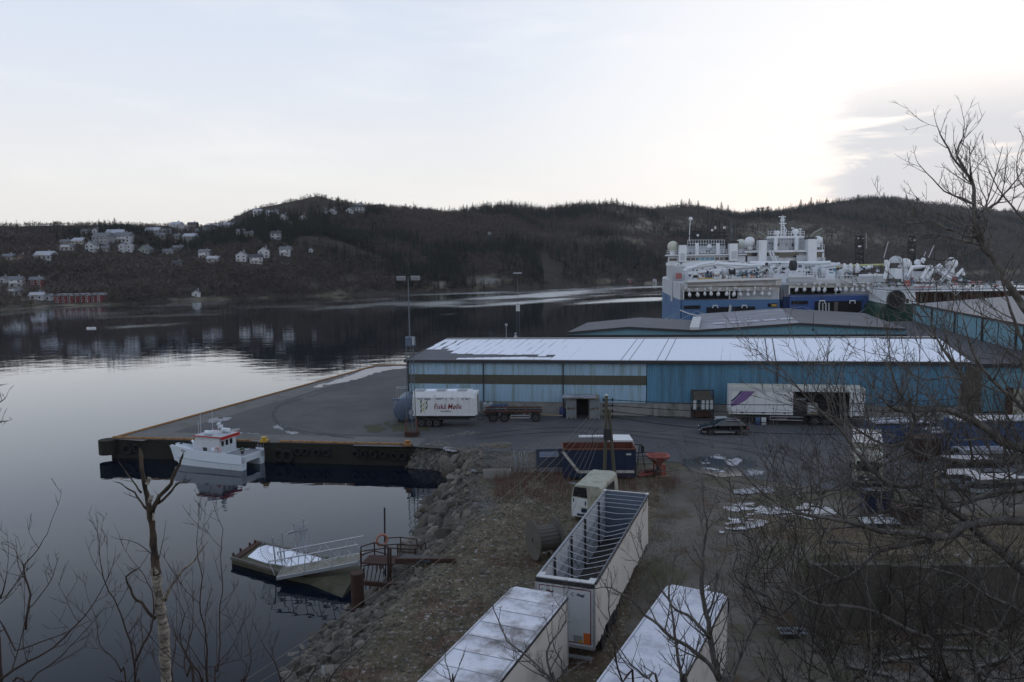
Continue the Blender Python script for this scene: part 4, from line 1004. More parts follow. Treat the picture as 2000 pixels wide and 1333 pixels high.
m = MB(); m.tube([(1.28,.0,3.85),(1.32,.02,3.6),(1.30,.03,3.2)],.03,5); m.build('strap_end', dark, t2)

# ---- open topped curtain trailer in the middle
q0 = G(1047,1127,4.0); tt = thing('semi_trailer', 'open topped white curtain trailer with bare roof bows and grey doors', 'trailer', (q0.x,q0.y,0), -.346)
L, Wd, H0, H1 = 13.6, 2.62, 1.12, 4.0
trimr = mat('door_stripe_red', (.13,.015,.035), .6)
# local origin = rear left corner on the ground; x to the right, y forwards
def o(mb, name, m_, parent=tt, smooth=False):
    ob = mb.build(name, m_, parent, smooth); return ob
o(MB().bb(.03,Wd-.03,.08,L-.05,H0-.12,H0), 'floor', mat('trailer_floor', (.04,.035,.03), .8, dirt=(.09,.09,.09), damt=.3))
o(wavy(-.001, .1, L-.05, H0-.2, H1-.1, 90, .02, 4, .12), 'side_curtain', curtain, smooth=True)
o(wavy(Wd, .1, L-.05, H0-.2, H1-.1, 90, .03, 6, .16), 'side_curtain', curtain, smooth=True)
inm = mat('curtain_inside', (.46,.46,.48), .7, var=.05, dirt=(.30,.30,.32), damt=.3)
o(wavy(.035, .15, L-.1, H0, H1-.15, 60, .01, 5), 'curtain_lining', inm, smooth=True); o(wavy(Wd-.045, .15, L-.1, H0, H1-.15, 60, -.01, 5), 'curtain_lining', inm, smooth=True)
o(MB().bb(.0,Wd,L-.08,L,H0-.1,H1-.02), 'front_panel', mat('front_bulkhead', (.13,.16,.21), .6, dirt=(.08,.10,.14), damt=.3))
for s in (0,1):
    x0, x1 = (.03, Wd/2-.01) if s == 0 else (Wd/2+.01, Wd-.03)
    d_ = o(MB().bb(x0,x1,0,.07,H0+.02,H1-.22), 'rear_door', doorgrey)
    m = MB(); y = -.004; e = .085; w_ = .045; a0, a1 = x0+e, x1-e; z0, z1 = H0+.10, H1-.30
    if s == 0: m.bb(a0,a0+w_,y,.0,z0,z1)
    else: m.bb(a1-w_,a1,y,.0,z0,z1)
    xx0, xx1 = (a0+w_, x1) if s == 0 else (x0, a1-w_)
    m.bb(xx0,xx1,y,0,z1-w_,z1); m.bb(xx0,xx1,y,0,z0,z0+w_); m.build('red_stripe', trimr, d_)
    m = MB()
    for zz_ in (H0+.35,H0+1.0,H0+1.7,H0+2.35):
        xx = x0-.02 if s == 0 else x1+.0
        m.bb(xx-.02,xx+.03,-.05,.0,zz_-.04,zz_+.04)
    m.build('hinge', galv, d_)
    m = MB()
    for xx in ((x0+.42,) if s == 0 else (x0+.1,)): m.tube([(xx,-.035,H0+.05),(xx,-.035,H1-.25)],.018,5)
    m.build('lock_bar', doorgrey, d_)
m = MB(); m.bb(-.03,Wd+.03,-.02,.14,H1-.21,H1-.02); o(m, 'rear_header', dark)
m = MB(); m.bb(0,Wd,.0,.28,H1-.018,H1+.03); m.bb(.0,.3,.28,.6,H1-.018,H1+.02); m.bb(Wd-.3,Wd,.28,.6,H1-.018,H1+.02); o(m, 'roof_frame', alu)
for xx in (-.01, Wd+.01):
    m = MB(); m.bb(xx-.05,xx+.05,.28,L,H1-.13,H1-.03); o(m, 'roof_rail', dark if xx > 1 else galv)
    m = MB(); m.bb(xx-.04,xx+.04,-.04,.12,H0-.1,H1-.2); o(m, 'corner_post', alu)
m = MB(); m.bb(.05,Wd-.05,L-.10,L+.03,H1-.02,H1+.04); m.bb(-.05,.12,L-.3,L+.03,H1-.05,H1+.07); m.bb(Wd-.12,Wd+.05,L-.3,L+.03,H1-.05,H1+.07); o(m, 'front_roof_frame', alu)
q = random.Random(4)
for k in range(17):      # roof bows, sagging in the middle in the rear half
    y = .75+k*.76; sg = .36*max(0, min(1,(10.2-y)/2.0)) if y < 10.2 else 0; mid = Wd*q.uniform(.48,.62); yo = q.uniform(-.12,.05)*(sg > 0)
    m = MB(); m.tube([(0,y,H1-.02),(mid*.5,y+yo*.6,H1-.02-sg*.55),(mid,y+yo,H1-.02-sg),(mid+(Wd-mid)*.5,y+yo*.6,H1-.02-sg*.55),(Wd,y,H1-.02)] if sg else [(0,y,H1-.02),(Wd,y,H1-.02)],.018,5); o(m, 'roof_bow', alu)
m = MB()
for xx in (.02, Wd-.02):
    pts = []
    for k in range(120):
        y = .4+k*(L-.9)/119; pts.append((xx+(.035 if k % 2 else -.02), y, H1-.01+(.03 if k % 2 else 0)))
    m.tube(pts,.012,3)
o(m, 'roof_hooks', galv)
for xx in (.06,): 
    for y in (2.6,5.6,8.4,11.6): o(MB().bb(xx,xx+.09,y-.05,y+.05,H0,H1-.08), 'side_post', dark)
for y in (5.6,8.4,11.6): o(MB().bb(Wd-.16,Wd-.07,y-.05,y+.05,H0,H1-.08), 'side_post', dark)
for z_ in (1.75,2.3,2.9): o(MB().bb(.05,.075,.3,L-.2,z_-.06,z_+.06), 'side_lath', alu)
m = MB(); m.tube([(.3,4.2,H1-.1),(.3,4.2,H0)],.02,5); m.tube([(.3,4.4,H1-.4),(.5,5.4,H1-1.6)],.02,5); o(m, 'loose_rod', dark)
m = MB()
for s in (.75,1.85): m.bb(s-.07,s+.07,.2,L-.4,.78,H0-.12)
o(m, 'chassis', dark)
o(MB().bb(.1,Wd-.1,.02,.12,.5,.62), 'underrun_bar', galv)
for y in (2.2,3.5,4.8):
    for s in (.24, Wd-.24): inst('wheel', W5, tt, (s,y,.5))
side_skirt_buckles(tt, (Wd+.04,), .4, L-.3, H0-.15, 20)
o(MB().bb(2.16,2.46,-.012,-.002,H0+.12,H0+.62), 'warning_plate', logoor)
pl_ = o(MB().bb(1.70,2.10,-.010,-.002,H0+.16,H0+.46), 'warning_plate', galv); o(MB().bb(1.95,2.12,-.014,-.011,H0+.14,H0+.28), 'warning_plate', yellow)
m = MB(); m.bb(.02,Wd-.02,-.02,.1,H0-.12,H0+.02); o(m, 'rear_sill', alu)
for cx in (.62, 2.02):
    textobj('Fliegl', .17, purpledark if cx > 1 else trimr, tt, (cx,-.012,H1-.62), (R(90),0,0), .2, .004)
    m = MB()
    pts = [(cx-.30+.10*math.cos(a), -.012, H1-.56+.075*math.sin(a)) for a in [R(70+k*22) for k in range(11)]]
    m.tube(pts, [.004+.012*math.sin(math.pi*k/10) for k in range(11)], 4); o(m, 'crescent_logo', purpledark)

# ---- feed trailer lettered Fiska Molle
p = G(803,836); p2 = G(935,836)
ft = thing('feed_trailer', 'white tipper feed body lettered Fiskå Mølle, parked before the warehouse', 'trailer', (p.x,p.y,0), -.06)
pxw = (p2.x-p.x); Lf = pxw; Wf = 2.5
m = MB()   # body with a sloping bevel along the top
m.loft([[(x,0,1.35+.25*0),(x,Wf,1.35),(x,Wf,3.35),(x,Wf-.35,3.95),(x,.35,3.95),(x,0,3.35)] for x in (0.25,Lf-.75)]); m.build('tank_body', white, ft)
m = MB(); m.loft([[(x,y0,1.45 if i else 1.35),(x,Wf-y0,1.45 if i else 1.35),(x,Wf-y0,3.3),(x,Wf-.4-y0,3.85),(x,.4+y0,3.85),(x,y0,3.3)] for i,(x,y0) in enumerate(((Lf-.75,0),(Lf-.25,.12)))]); m.build('end_hopper', white, ft)
m = MB(); m.bb(Lf-.27,Lf-.12,.15,.35,1.4,3.8); m.bb(Lf-.27,Lf-.12,Wf-.35,Wf-.15,1.4,3.8); m.bb(Lf-.27,Lf-.12,.35,Wf-.35,3.55,3.85); m.build('end_frame', white, ft)
m = MB(); m.bb(Lf-.245,Lf-.2,.4,Wf-.4,1.5,3.4); m.build('dark_hatch', black, ft)
for k in range(5):
    x0 = .5+k*(Lf-1.6)/5; m = MB(); m.bb(x0,x0+.95,.42,1.5,3.952,4.03); m.build('roof_hatch', snow if k % 2 else galv, ft)
for k in range(6):
    x0 = .3+k*(Lf-1.1)/5.2; m = MB(); m.bb(x0-.02,x0+.02,-.015,-.001,1.4,3.3); m.build('panel_seam', plasticwhite, ft)
m = MB(); m.bb(.2,Lf-.3,-.03,.0,1.33,1.43); m.bb(.22,.3,-.03,0,1.43,3.3); m.build('edge_trim', white, ft)
q = random.Random(8); m = MB()
for k in range(16): x0 = .4+q.random()*(Lf-1.5); m.bb(x0,x0+q.uniform(.1,.5),-.012,-.002,3.1+q.uniform(-.05,.1),3.28)
m.build('flaking_paint', galv, ft)
m = MB(); m.bb(.3,Lf-.5,.7,.85,.95,1.3); m.bb(.3,Lf-.5,Wf-.85,Wf-.7,.95,1.3); m.bb(.3,Lf-1,.2,Wf-.2,.85,.98); m.build('chassis', dark, ft)
for x in (1.1,2.0,2.75): 
    for y in (.3,Wf-.3): inst('wheel', W5, ft, (x,y,.5), (0,0,R(90)))
m = MB(); m.bb(.0,.22,.1,.8,.9,2.4); m.bb(0,.2,1.2,1.9,.9,2.6); m.build('pump_box', bluegrey, ft)
m = MB(); m.cyl((.05,-.05,1.7),(.05,.2,1.7),.28,.28,10); m.cyl((.1,.5,1.1),(.1,1.2,1.1),.3,.3,10); m.build('blower_drum', galv, ft)
textobj('Fiskå Mølle', .84, lettred, ft, (4.05,-.02,2.08), (R(90),0,0), .2, .006, sx=.80)
textobj('www.fiska.no', .22, navy, ft, (3.85,-.02,1.78), (R(90),0,0), 0, .003)
for k in range(7):
    m = MB(); a = R(60-8*k); x0 = 1.05+(k % 3)*.30; z0 = 1.65+.17*k; L_ = .62
    m.prism([(x0,z0),(x0+.17,z0+.12),(x0+.05+L_*.3,z0+L_),(x0+.02,z0+.3)], -.014, -.004, 'y'); m.build('grain_logo', (logogreen, logoyel, logogreen)[k % 3], ft)
# ---- round blue grey tank lying beside it
p = G(789,822); tk = thing('storage_tank', 'blue grey round tank lying on its side left of the lettered trailer', 'tank', (p.x+.3,p.y,0), .0)
m = MB(); ys = [(-1.2,1.15),(-1.05,1.32),(-.9,1.40),(3.2,1.40),(3.3,1.2)]
secs = [[(r*math.cos(a), y, 1.45+r*math.sin(a)) for a in [2*math.pi*j/28 for j in range(28)]] for y, r in ys]
m.loft(secs); m.build('tank_shell', bluegrey, tk, True)
m = MB()
for z_ in (1.0,1.45,1.9): pass
m.bb(-1.5,1.5,-1.1,-.9,2.55,2.72); m.build('top_flange', bluegrey, tk)
m = MB()
for k in range(9): x = -1.1+k*.275; hh = math.sqrt(max(0,1.35**2-x*x)); m.bb(x-.02,x+.02,-1.23,-1.19,1.45-hh*.82,1.45+hh*.75)
m.build('stave_rib', bluegrey, tk)
MB().bb(-.9,.9,-.8,2.8,0,.25).build('cradle', dark, tk)
p = G(783,775+30); cg = thing('wire_crate', 'pale metal crate frame standing behind the blue grey tank', 'crate', (p.x,p.y+3,0)); 
m = MB()
for a,b_ in (((-.9,0,2.4),(.9,0,2.4)),((-.9,1.2,2.4),(.9,1.2,2.4)),((-.9,0,2.4),(-.9,1.2,2.4)),((.9,0,2.4),(.9,1.2,2.4)),((-.9,0,0),(-.9,0,2.4)),((.9,0,0),(.9,0,2.4)),((-.9,1.2,0),(-.9,1.2,2.4)),((.9,1.2,0),(.9,1.2,2.4))): m.beam(a,b_,.08,.08)
m.build('frame', alu, cg); m = MB()
for k in range(8): m.beam((-.9+k*.257,0,0),(-.9+k*.257,0,2.4),.03,.03)
m.build('bars', alu, cg)
p = G(826,800); bx_ = thing('dark_skip', 'dark olive box container behind the lettered trailer', 'container', (p.x,p.y+2.2,0)); MB().bb(-.9,1.1,0,1.6,0,2.75).build('box_body', mat('olive_paint', (.05,.05,.035), .8), bx_); MB().bb(-.95,1.15,-.05,1.65,2.75,2.85).build('rim', dark, bx_)
p = G(877,800); bl = thing('wrapped_stack', 'green netted stack of pallets against the warehouse wall above the lettered trailer', 'pallet stack', (p.x,p.y+1.5,0)); MB().bb(-.75,.75,0,1.2,0,2.9).build('load', mat('green_net', (.10,.12,.08), .9, var=.4, scale=4), bl)
m = MB(); [m.bb(-.78,.78,-.03,1.23,z,z+.05) for z in (.9,1.8,2.75)]; m.bb(-.4,-.34,-.04,1.24,0,2.93); m.bb(.3,.36,-.04,1.24,0,2.93); m.build('strapping', plasticwhite, bl)

# ---- empty timber bogie trailer
p = G(950,826); p2 = G(1055,829); ch = thing('flatbed_chassis', 'empty rusty drawbar chassis with three axles in front of the warehouse', 'trailer', (p.x,p.y,0), -.03)
Lc = p2.x-p.x
m = MB(); m.bb(-.2,Lc+.3,.75,.92,.95,1.2); m.bb(-.2,Lc+.3,1.6,1.77,.95,1.2); m.build('main_rail', dark, ch)
for k in range(9): m = MB(); m.bb(-.1+k*Lc/8-.07,-.1+k*Lc/8+.07,0,2.5,1.2,1.32); m.build('cross_bar', dark if k % 3 else rustlight, ch)
m = MB(); m.bb(-.3,Lc+.3,.0,.09,1.2,1.34); m.bb(-.3,Lc+.3,2.42,2.51,1.2,1.34); m.build('side_rail', rustlight, ch)
for x in (.75,2.0,5.55): 
    for y in (.25,2.25): inst('wheel', W5, ch, (x,y,.5), (0,0,R(90)))
m = MB(); m.bb(2.7,4.9,-.02,.03,.75,.86); m.bb(2.7,4.9,-.02,.03,.48,.59); m.bb(2.7,2.78,-.02,.03,.48,.86); m.bb(4.82,4.9,-.02,.03,.48,.86); m.build('side_guard', alu, ch)
m = MB(); m.beam((Lc+.2,1.25,.6),(Lc+2.6,1.25,.5),.12,.12); m.build('drawbar', wood, ch)
m = MB()
for x in (.2,2.3,4.6,5.9): m.box((x,.05,1.05),(.28,.12,.3),ry=R(20))
m.build('twist_lock', rust, ch)

# ---- intermediate bulk containers by the wall
def ibc(label, x, y, z=0, rz=0, tone=plasticwhite, full=True, group=None):
    t = thing('bulk_container', label, 'IBC tank', (x,y,z), rz, group)
    MB().bb(-.5,.5,-.5,.5,.16,1.05).build('plastic_tank', tone, t)
    m = MB()
    for k in range(6):
        a = -.54+k*.216
        m.beam((a,-.55,.14),(a,-.55,1.12),.03,.03); m.beam((-.55,a,.14),(-.55,a,1.12),.03,.03); m.beam((.55,a,.14),(.55,a,1.12),.03,.03)
    for z_ in (.14,.38,.62,.86,1.12):
        m.beam((-.56,-.56,z_),(.56,-.56,z_),.03,.03); m.beam((-.56,-.56,z_),(-.56,.56,z_),.03,.03); m.beam((.56,-.56,z_),(.56,.56,z_),.03,.03)
    m.build('cage', galv, t)
    m = MB(); m.bb(-.58,.58,-.58,.58,0,.03); [m.bb(a-.07,a+.07,-.58,.58,.03,.13) for a in (-.5,0,.5)]; m.build('pallet', wood, t)
    MB().cyl((0,0,1.05),(0,0,1.12),.12,.12,8).build('cap', black, t)
    return t
xi = lambda px: wFL.x+wd_.x*xat(px)
yi = lambda px: (wFL+wd_*xat(px)).y
gm_ = mat('ibc_grey', (.20,.22,.23), .5, dirt=(.12,.14,.12), damt=.4)
for (px, z_, lab) in ((1113,0,'bottom tank of the caged stack left of the dark doorway'),(1113,1.2,'upper tank of the caged stack left of the dark doorway'),(1158,0,'bottom tank of the caged stack right of the dark doorway'),(1158,1.2,'upper tank of the caged stack right of the dark doorway')):
    ibc('grey '+lab, xi(px), yi(px)-1.6, z_, 0, gm_)
p = G(1088,812); 
for i, dx in enumerate((0, 1.25)):
    ibc('white caged tank right of the empty chassis, '+('left' if i == 0 else 'right')+' of two', at(1074,800,p.y+3).x+dx, p.y+2.2, .0, 0, plasticwhite)
bt = mat('barrel_blue', (.03,.04,.13), .5)
t = thing('blue_barrel', 'dark blue plastic barrel at the drainpipe by the doorway', 'barrel', (xi(1097),yi(1097)-1.2,0)); MB().tube([(0,0,0),(0,0,.1),(0,0,.5),(0,0,1.0),(0,0,1.1)],[.3,.36,.38,.36,.3],12).build('barrel_body', bt, t, True); MB().cyl((0,0,1.08),(0,0,1.13),.31,.31,12).build('barrel_lid', bt, t)
ibc('white round edged tank at the left end of the wall row', xi(953), yi(953)-1.3, .55, .1, plasticwhite)
MB_ = MB().bb(-1.5,1.5,-.6,.6,0,.55)
t = thing('blue_crate_stack', 'long row of blue topped crates behind the empty chassis', 'crate', (xi(975),yi(975)-1.3,0))
MB().bb(-1.0,1.0,-.5,.5,.1,1.2).build('crate_body', plasticwhite, t)
for k in range(4): MB().bb(-1.02+k*.52,-.56+k*.52,-.53,.52,1.2,1.42).build('crate_lid', tarpblue, t)
for k in range(5): MB().bb(-1.0+k*.48,-.95+k*.48,-.52,-.5,.1,1.2).build('crate_bar', dark, t)
t = thing('tarpaulin_heap', 'grey brown tarpaulin heap right of the blue topped crates', 'tarpaulin', (xi(1002),yi(1002)-1.3,0))
m = MB(); m.loft([[(x,-.5,.1),(x,-.45,h*.6),(x,-.1,h),(x,.3,h*.9),(x,.5,.1)] for x,h in ((-1,.6),(-.5,1.3),(.1,1.5),(.6,1.1),(1.1,.9))]); m.build('cover', mat('tarp_brown', (.12,.11,.09), .9, var=.3), t, True)
MB().bb(-1,1.1,-.52,.5,0,.12).build('pallet', wood, t)
# ---- doorway shelter
t = thing('doorway_canopy', 'low canopy with snow on top over the dark doorway', 'canopy', (xi(1135),yi(1135),0), wang)
m = MB(); m.bb(-2.0,2.0,-2.5,-.1,2.42,2.5); m.build('canopy_board', wood, t); m = MB(); m.bb(-2.05,1.7,-2.55,-.3,2.5,2.57); m.build('snow_cover', icem, t)
MB().bb(-.75,.75,-.08,.05,0,2.35).build('door_opening', black, t)
m = MB(); m.bb(-.82,-.75,-.14,.0,0,2.42); m.bb(.75,.82,-.14,.0,0,2.42); m.build('door_frame', dark, t)

# ---- white and purple trailer with its right side open
pA = G(1425,829); pB = G(1692,835); Lw = pB.x-pA.x
t = thing('box_trailer', 'white semi trailer with purple stripe and open side doors on its right half', 'trailer', (pA.x,pA.y,0), math.atan2(pB.y-pA.y, Lw))
xo = Lw*.475
MB().bb(0,xo,.02,2.55,1.15,4.05).build('closed_body', white, t)
m = MB(); m.bb(0,Lw-2,0.0,2.57,4.05,4.12); m.bb(Lw-2,Lw,0,2.57,4.05,4.12); m.build('roof', mat('cream_roof', (.42,.41,.35), .8, dirt=(.25,.25,.2), damt=.4), t)
m = MB(); m.bb(-.03,Lw,-.04,.05,3.72,4.07); m.build('top_rail', plasticwhite, t)
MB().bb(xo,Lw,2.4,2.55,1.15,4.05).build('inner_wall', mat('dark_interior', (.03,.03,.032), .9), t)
MB().bb(xo,Lw,.0,2.5,1.12,1.22).build('floor', dark, t)
MB().bb(Lw-.1,Lw,.0,2.55,1.22,4.05).build('end_wall', white, t)
MB().bb(-.04,.05,-.02,2.57,1.1,4.1).build('front_post', white, t)
for k in range(6):
    xs = .12+k*(xo-.12)/5.4; MB().bb(xs-.012,xs+.012,.0,.02,1.2,3.72).build('panel_joint', galv, t)
for k in range(3): MB().bb(1.2+k*2.2,1.45+k*2.2,-.03,.0,1.28,1.42).build('door_latch', black, t)
m = MB(); m.prism([(.12,2.3),(.12,1.95),(.8,2.15),(1.7,2.7),(2.6,3.66),(1.3,3.66),(.9,3.1),(.5,2.65)], -.01, .0, 'y'); m.build('purple_stripe', purple, t)
m = MB(); m.prism([(.12,2.45),(.5,2.72),(.92,3.2),(1.28,3.66),(1.05,3.66),(.7,3.15),(.12,2.6)], -.014, -.001, 'y'); m.build('dark_stripe', purpledark, t)
for k in range(3): MB().bb(Lw-1.5-.42*k*0-.04*k,Lw-1.46-.04*k,-.75,-.02,1.2,3.9).build('folded_door', white, t)
MB().bb(Lw-1.2,Lw-.1,-.05,.0,1.2,3.95).build('folded_door', white, t)
m = MB(); m.bb(.2,Lw-.2,.7,.85,.85,1.12); m.bb(.2,Lw-.2,1.7,1.85,.85,1.12); m.build('chassis', dark, t)
m = MB(); m.bb(4.2,7.6,-.02,.04,.92,1.0); m.bb(4.2,7.6,-.02,.04,.55,.64); m.bb(4.2,4.28,-.02,.04,.55,1.0); m.build('side_guard', alu, t)
MB().bb(4.9,6.0,.05,.6,.5,1.0).build('spare_box', woodgrey, t)
for x in (8.9,10.2,11.5):
    for y in (.3,2.25): inst('wheel', W5, t, (x,y,.5), (0,0,R(90)))
MB().bb(2.3,2.5,.3,.5,0,.9).build('landing_leg', dark, t)
tb = Matrix.Rotation(t.rotation_euler.z, 3, 'Z')
def onT(x, y, z=0): v = tb@Vector((x,y,0)); return (pA.x+v.x, pA.y+v.y, z)
pt = thing('wrapped_pallet', 'shrink wrapped white pallet load inside the open trailer', 'pallet', onT(xo+2.1,.9,1.22), t.rotation_euler.z); MB().bb(-.5,.5,-.5,.5,.15,1.1).build('wrapped_load', plasticwhite, pt); MB().bb(-.55,.55,-.55,.55,0,.15).build('pallet_base', wood, pt); m = MB(); [m.bb(-.51,.51,-.51,.51,z,z+.03) for z in (.4,.65,.9)]; m.build('stretch_band', bluegrey, pt)
pt = thing('shelf_stack', 'dim stack of crates at the left of the open trailer side', 'crate', onT(xo+.8,1.3,1.22), 0); MB().bb(-.6,.6,-.5,.5,0,1.5).build('crate_body', dark, pt); MB().bb(-.62,.62,-.52,.5,1.5,1.6).build('crate_lid', galv, pt)
for k, (mm, lab, dx) in enumerate(((tarpblue,'blue drum under the purple striped trailer',2.95),(plasticwhite,'white drum under the purple striped trailer',3.55))):
    b_ = thing('drum', lab, 'drum', onT(dx,-.1,0)); MB().tube([(0,0,0),(0,0,.08),(0,0,.8),(0,0,.88)],[.22,.27,.27,.22],12).build('drum_body', mm, b_, True); MB().cyl((0,0,.88),(0,0,.92),.2,.2,10).build('drum_lid', dark, b_)
p = onT(-1.0,-.3); b_ = thing('pallet_box', 'small white box stack left under the striped trailer front', 'box', onT(-.9,.2)); MB().bb(-.6,.6,-.4,.4,.2,.75).build('box_body', plasticwhite, b_); MB().bb(-.6,.6,-.4,.4,0,.2).build('pallet_base', wood, b_)
# ---- dark dump frame with white canisters
p = G(1378,823); t = thing('canister_rack', 'dark steel rack with white canisters between warehouse and black car', 'rack', (p.x,p.y+1.2,0), 0)
m = MB()
for s in (-1.15,1.15): m.bb(s-.06,s+.06,0,.12,0,3.3); m.bb(s-.06,s+.06,1.2,1.32,0,3.0)
m.bb(-1.2,1.2,0,.1,3.2,3.32); m.bb(-1.2,1.2,0,1.3,.9,1.1); m.build('frame', dark, t)
m = MB(); m.prism([(-.1,2.2),(.1,2.2),(1.3,3.0),(1.2,3.2)], -1.1, 1.1, 'x'); m.build('tipped_tray', darkconcrete, t)
for k in range(5):
    if k == 1: continue
    m = MB(); x = -.95+k*.47; m.bb(x-.16,x+.16,-.12,.3,1.12,2.15); m.build('canister', plasticwhite, t)
m = MB(); m.bb(-.9,.9,.1,1.1,.2,.85); m.build('machine_base', rust, t)
# ---- black estate car
p = G(1417,851); car = thing('estate_car', 'black estate car parked nose left in front of the striped trailer', 'car', (p.x,p.y+.9,0), R(-2))
CL = 4.75
prof = [(-2.38,.35),(-2.40,.62),(-2.25,.80),(-1.35,.93),(-1.15,.97),(2.05,1.0),(2.30,.92),(2.36,.6),(2.30,.32),(1.95,.25),(-2.0,.25)]
m = MB(); n_ = len(prof)
secs = []
for y, sx_, dz in ((-.88,.985,-.0),(-.93,1.0,-.03),(-.80,1.0,.02),(0,1.01,.05),(.80,1.0,.02),(.93,1.0,-.03),(.88,.985,0)):
    secs.append([(x*sx_, y, z+(dz if z > .7 else 0)) for x,z in prof])
m.loft(secs); m.build('body', carblack, car, True)
m = MB(); roofp = [(-1.25,.96),(-.45,1.40),(.1,1.47),(1.4,1.44),(1.75,1.40),(2.25,.98)]
m.loft([[(x*(1 if z < 1.2 else .98), y*(1 if z < 1.2 else .80), z) for x,z in roofp] for y in (-.86,-.3,.3,.86)]); m.build('cabin', carblack, car)
def sidewin(xs, name='side_window'):
    for s in (-1,1):
        m = MB(); pts = [(x, s*(.872-(z-.96)*.40-.0), z) for x,z in xs]; m.add(pts+[(a,b-s*.02,c_) for a,b,c_ in pts], [tuple(range(len(pts))), tuple(range(2*len(pts)-1,len(pts)-1,-1))]); m.build(name, glass, car)
sidewin([(-.98,1.01),(-.42,1.34),(.10,1.40),(.10,1.01)]); sidewin([(.16,1.01),(.16,1.40),(.95,1.39),(.95,1.01)]); sidewin([(1.01,1.01),(1.01,1.385),(1.55,1.36),(1.95,1.05)])
m = MB(); m.add([(-1.2,-.76,1.0),(-1.2,.76,1.0),(-.5,.60,1.385),(-.5,-.60,1.385)],[(0,1,2,3)]); o_ = m.build('windscreen', glass, car); o_.location = (-.03,0,.012)
for s in (-1,1):
    m = MB(); m.tube([(-1.05,s*.885,.99),(-.45,s*.73,1.385),(.5,s*.715,1.43),(1.5,s*.72,1.40),(2.0,s*.85,1.03)],.013,4); m.build('chrome_trim', alu, car)
    m = MB(); m.tube([(-.1,s*.62,1.50),(1.5,s*.62,1.48)],.018,4); m.build('roof_rail', alu, car)
    m = MB(); m.box((-2.28,s*.70,.68),(.22,.34,.13)); m.build('headlight', plasticwhite, car)
    m = MB(); m.box((2.27,s*.72,.78),(.14,.34,.16)); m.build('tail_light', redtrim, car)
    m = MB(); m.box((-.75,s*1.0,1.02),(.16,.18,.12)); m.build('wing_mirror', carblack, car)
    MB().bb(-1.0,.9,s*.945-.01,s*.945+.01,.28,.33).build('sill_trim', alu, car)
    for x in (-1.45,1.4): inst('wheel', W34, car, (x,s*.82,.34), (0,0,R(90)))
MB().bb(-2.42,-2.36,-.25,.25,.42,.52).build('number_plate', white, car); MB().bb(-2.415,-2.3,-.45,.45,.56,.74).build('grille', dark, car)

# ---- open blue skip with rusty inside, pale stripe
pa = G(1100,939); pb = G(1246,941); Ls = pb.x-pa.x; t = thing('open_skip', 'dark blue open top roll container with rusty inside and worn white stripe', 'skip', (pa.x,pa.y,0), -.03)
Wk, Hs = 2.4, 2.55
tb_ = .06
m = MB(); m.prism([(.0,1.9),(.9,.65),(Ls-.2,.65),(Ls-.1,.65),(Ls-.1,Hs),(0,Hs)], 0, tb_, 'y'); m.build('side_panel', navy, t)
m = MB(); m.prism([(.0,.25),(Ls-.1,.25),(Ls-.1,.65),(.9,.65),(0,1.9)], 0.004, tb_, 'y'); m.build('side_panel', navy, t)
m = MB(); m.bb(0,Ls-.1,Wk-tb_,Wk,.25,Hs); m.build('side_panel', navy, t)
MB().bb(0,tb_,tb_,Wk-tb_,.25,Hs).build('end_panel', navy, t); MB().bb(Ls-.16,Ls-.1,tb_,Wk-tb_,.25,Hs).build('end_panel', navy, t)
MB().bb(tb_,Ls-.16,tb_,Wk-tb_,.3,.4).build('floor', rust, t)
inr = mat('rust_inside', (.12,.035,.022), .9, var=.35, scale=1.5, dirt=(.05,.02,.015), damt=.4)
m = MB(); m.bb(tb_+.001,Ls-.165,Wk-tb_-.01,Wk-tb_-.002,.4,Hs-.02); m.bb(tb_+.002,tb_+.01,tb_,Wk-tb_-.01,.4,Hs-.02); m.bb(Ls-.18,Ls-.165,tb_,Wk-tb_-.01,.4,Hs-.02); m.bb(tb_+.01,Ls-.18,tb_+.002,tb_+.01,.4,Hs-.02); m.build('inner_lining', inr, t)
m = MB(); m.bb(-.05,Ls-.05,-.05,.06,Hs,Hs+.09); m.bb(-.05,Ls-.05,Wk-.06,Wk+.05,Hs,Hs+.09); m.bb(-.05,.06,.06,Wk-.06,Hs,Hs+.09); m.bb(Ls-.16,Ls-.05,.06,Wk-.06,Hs,Hs+.09); m.build('rim', rustlight, t)
worn = mat('worn_white_stripe', (.45,.44,.40), .7, dirt=(.16,.10,.06), damt=.55, dscale=2.5)
m = MB(); m.beam((.0,-.03,Hs-.15),(1.25,-.03,.75),.06,.22); m.build('stripe_rib', worn, t)
m = MB(); m.bb(1.2,Ls-.25,-.06,-.001,.62,.84); m.build('stripe_rib', worn, t)
for k in range(7): x = 1.5+k*.72; MB().bb(x-.03,x+.03,-.03,0,.86,Hs-.02).build('side_rib', navy, t)
MB().bb(Ls-.9,Ls-.5,-.012,-.001,Hs-.45,Hs-.3).build('white_label', plasticwhite, t)
for x in (.8,Ls-1.0): 
    for y in (.4,Wk-.4): MB().cyl((x,y-.1,.13),(x,y+.1,.13),.13,.13,8).build('roller', rust, t)
m = MB(); [m.bb(.3,Ls-.3,y-.07,y+.07,.14,.28) for y in (.8,1.6)]; m.build('skid_rail', dark, t)
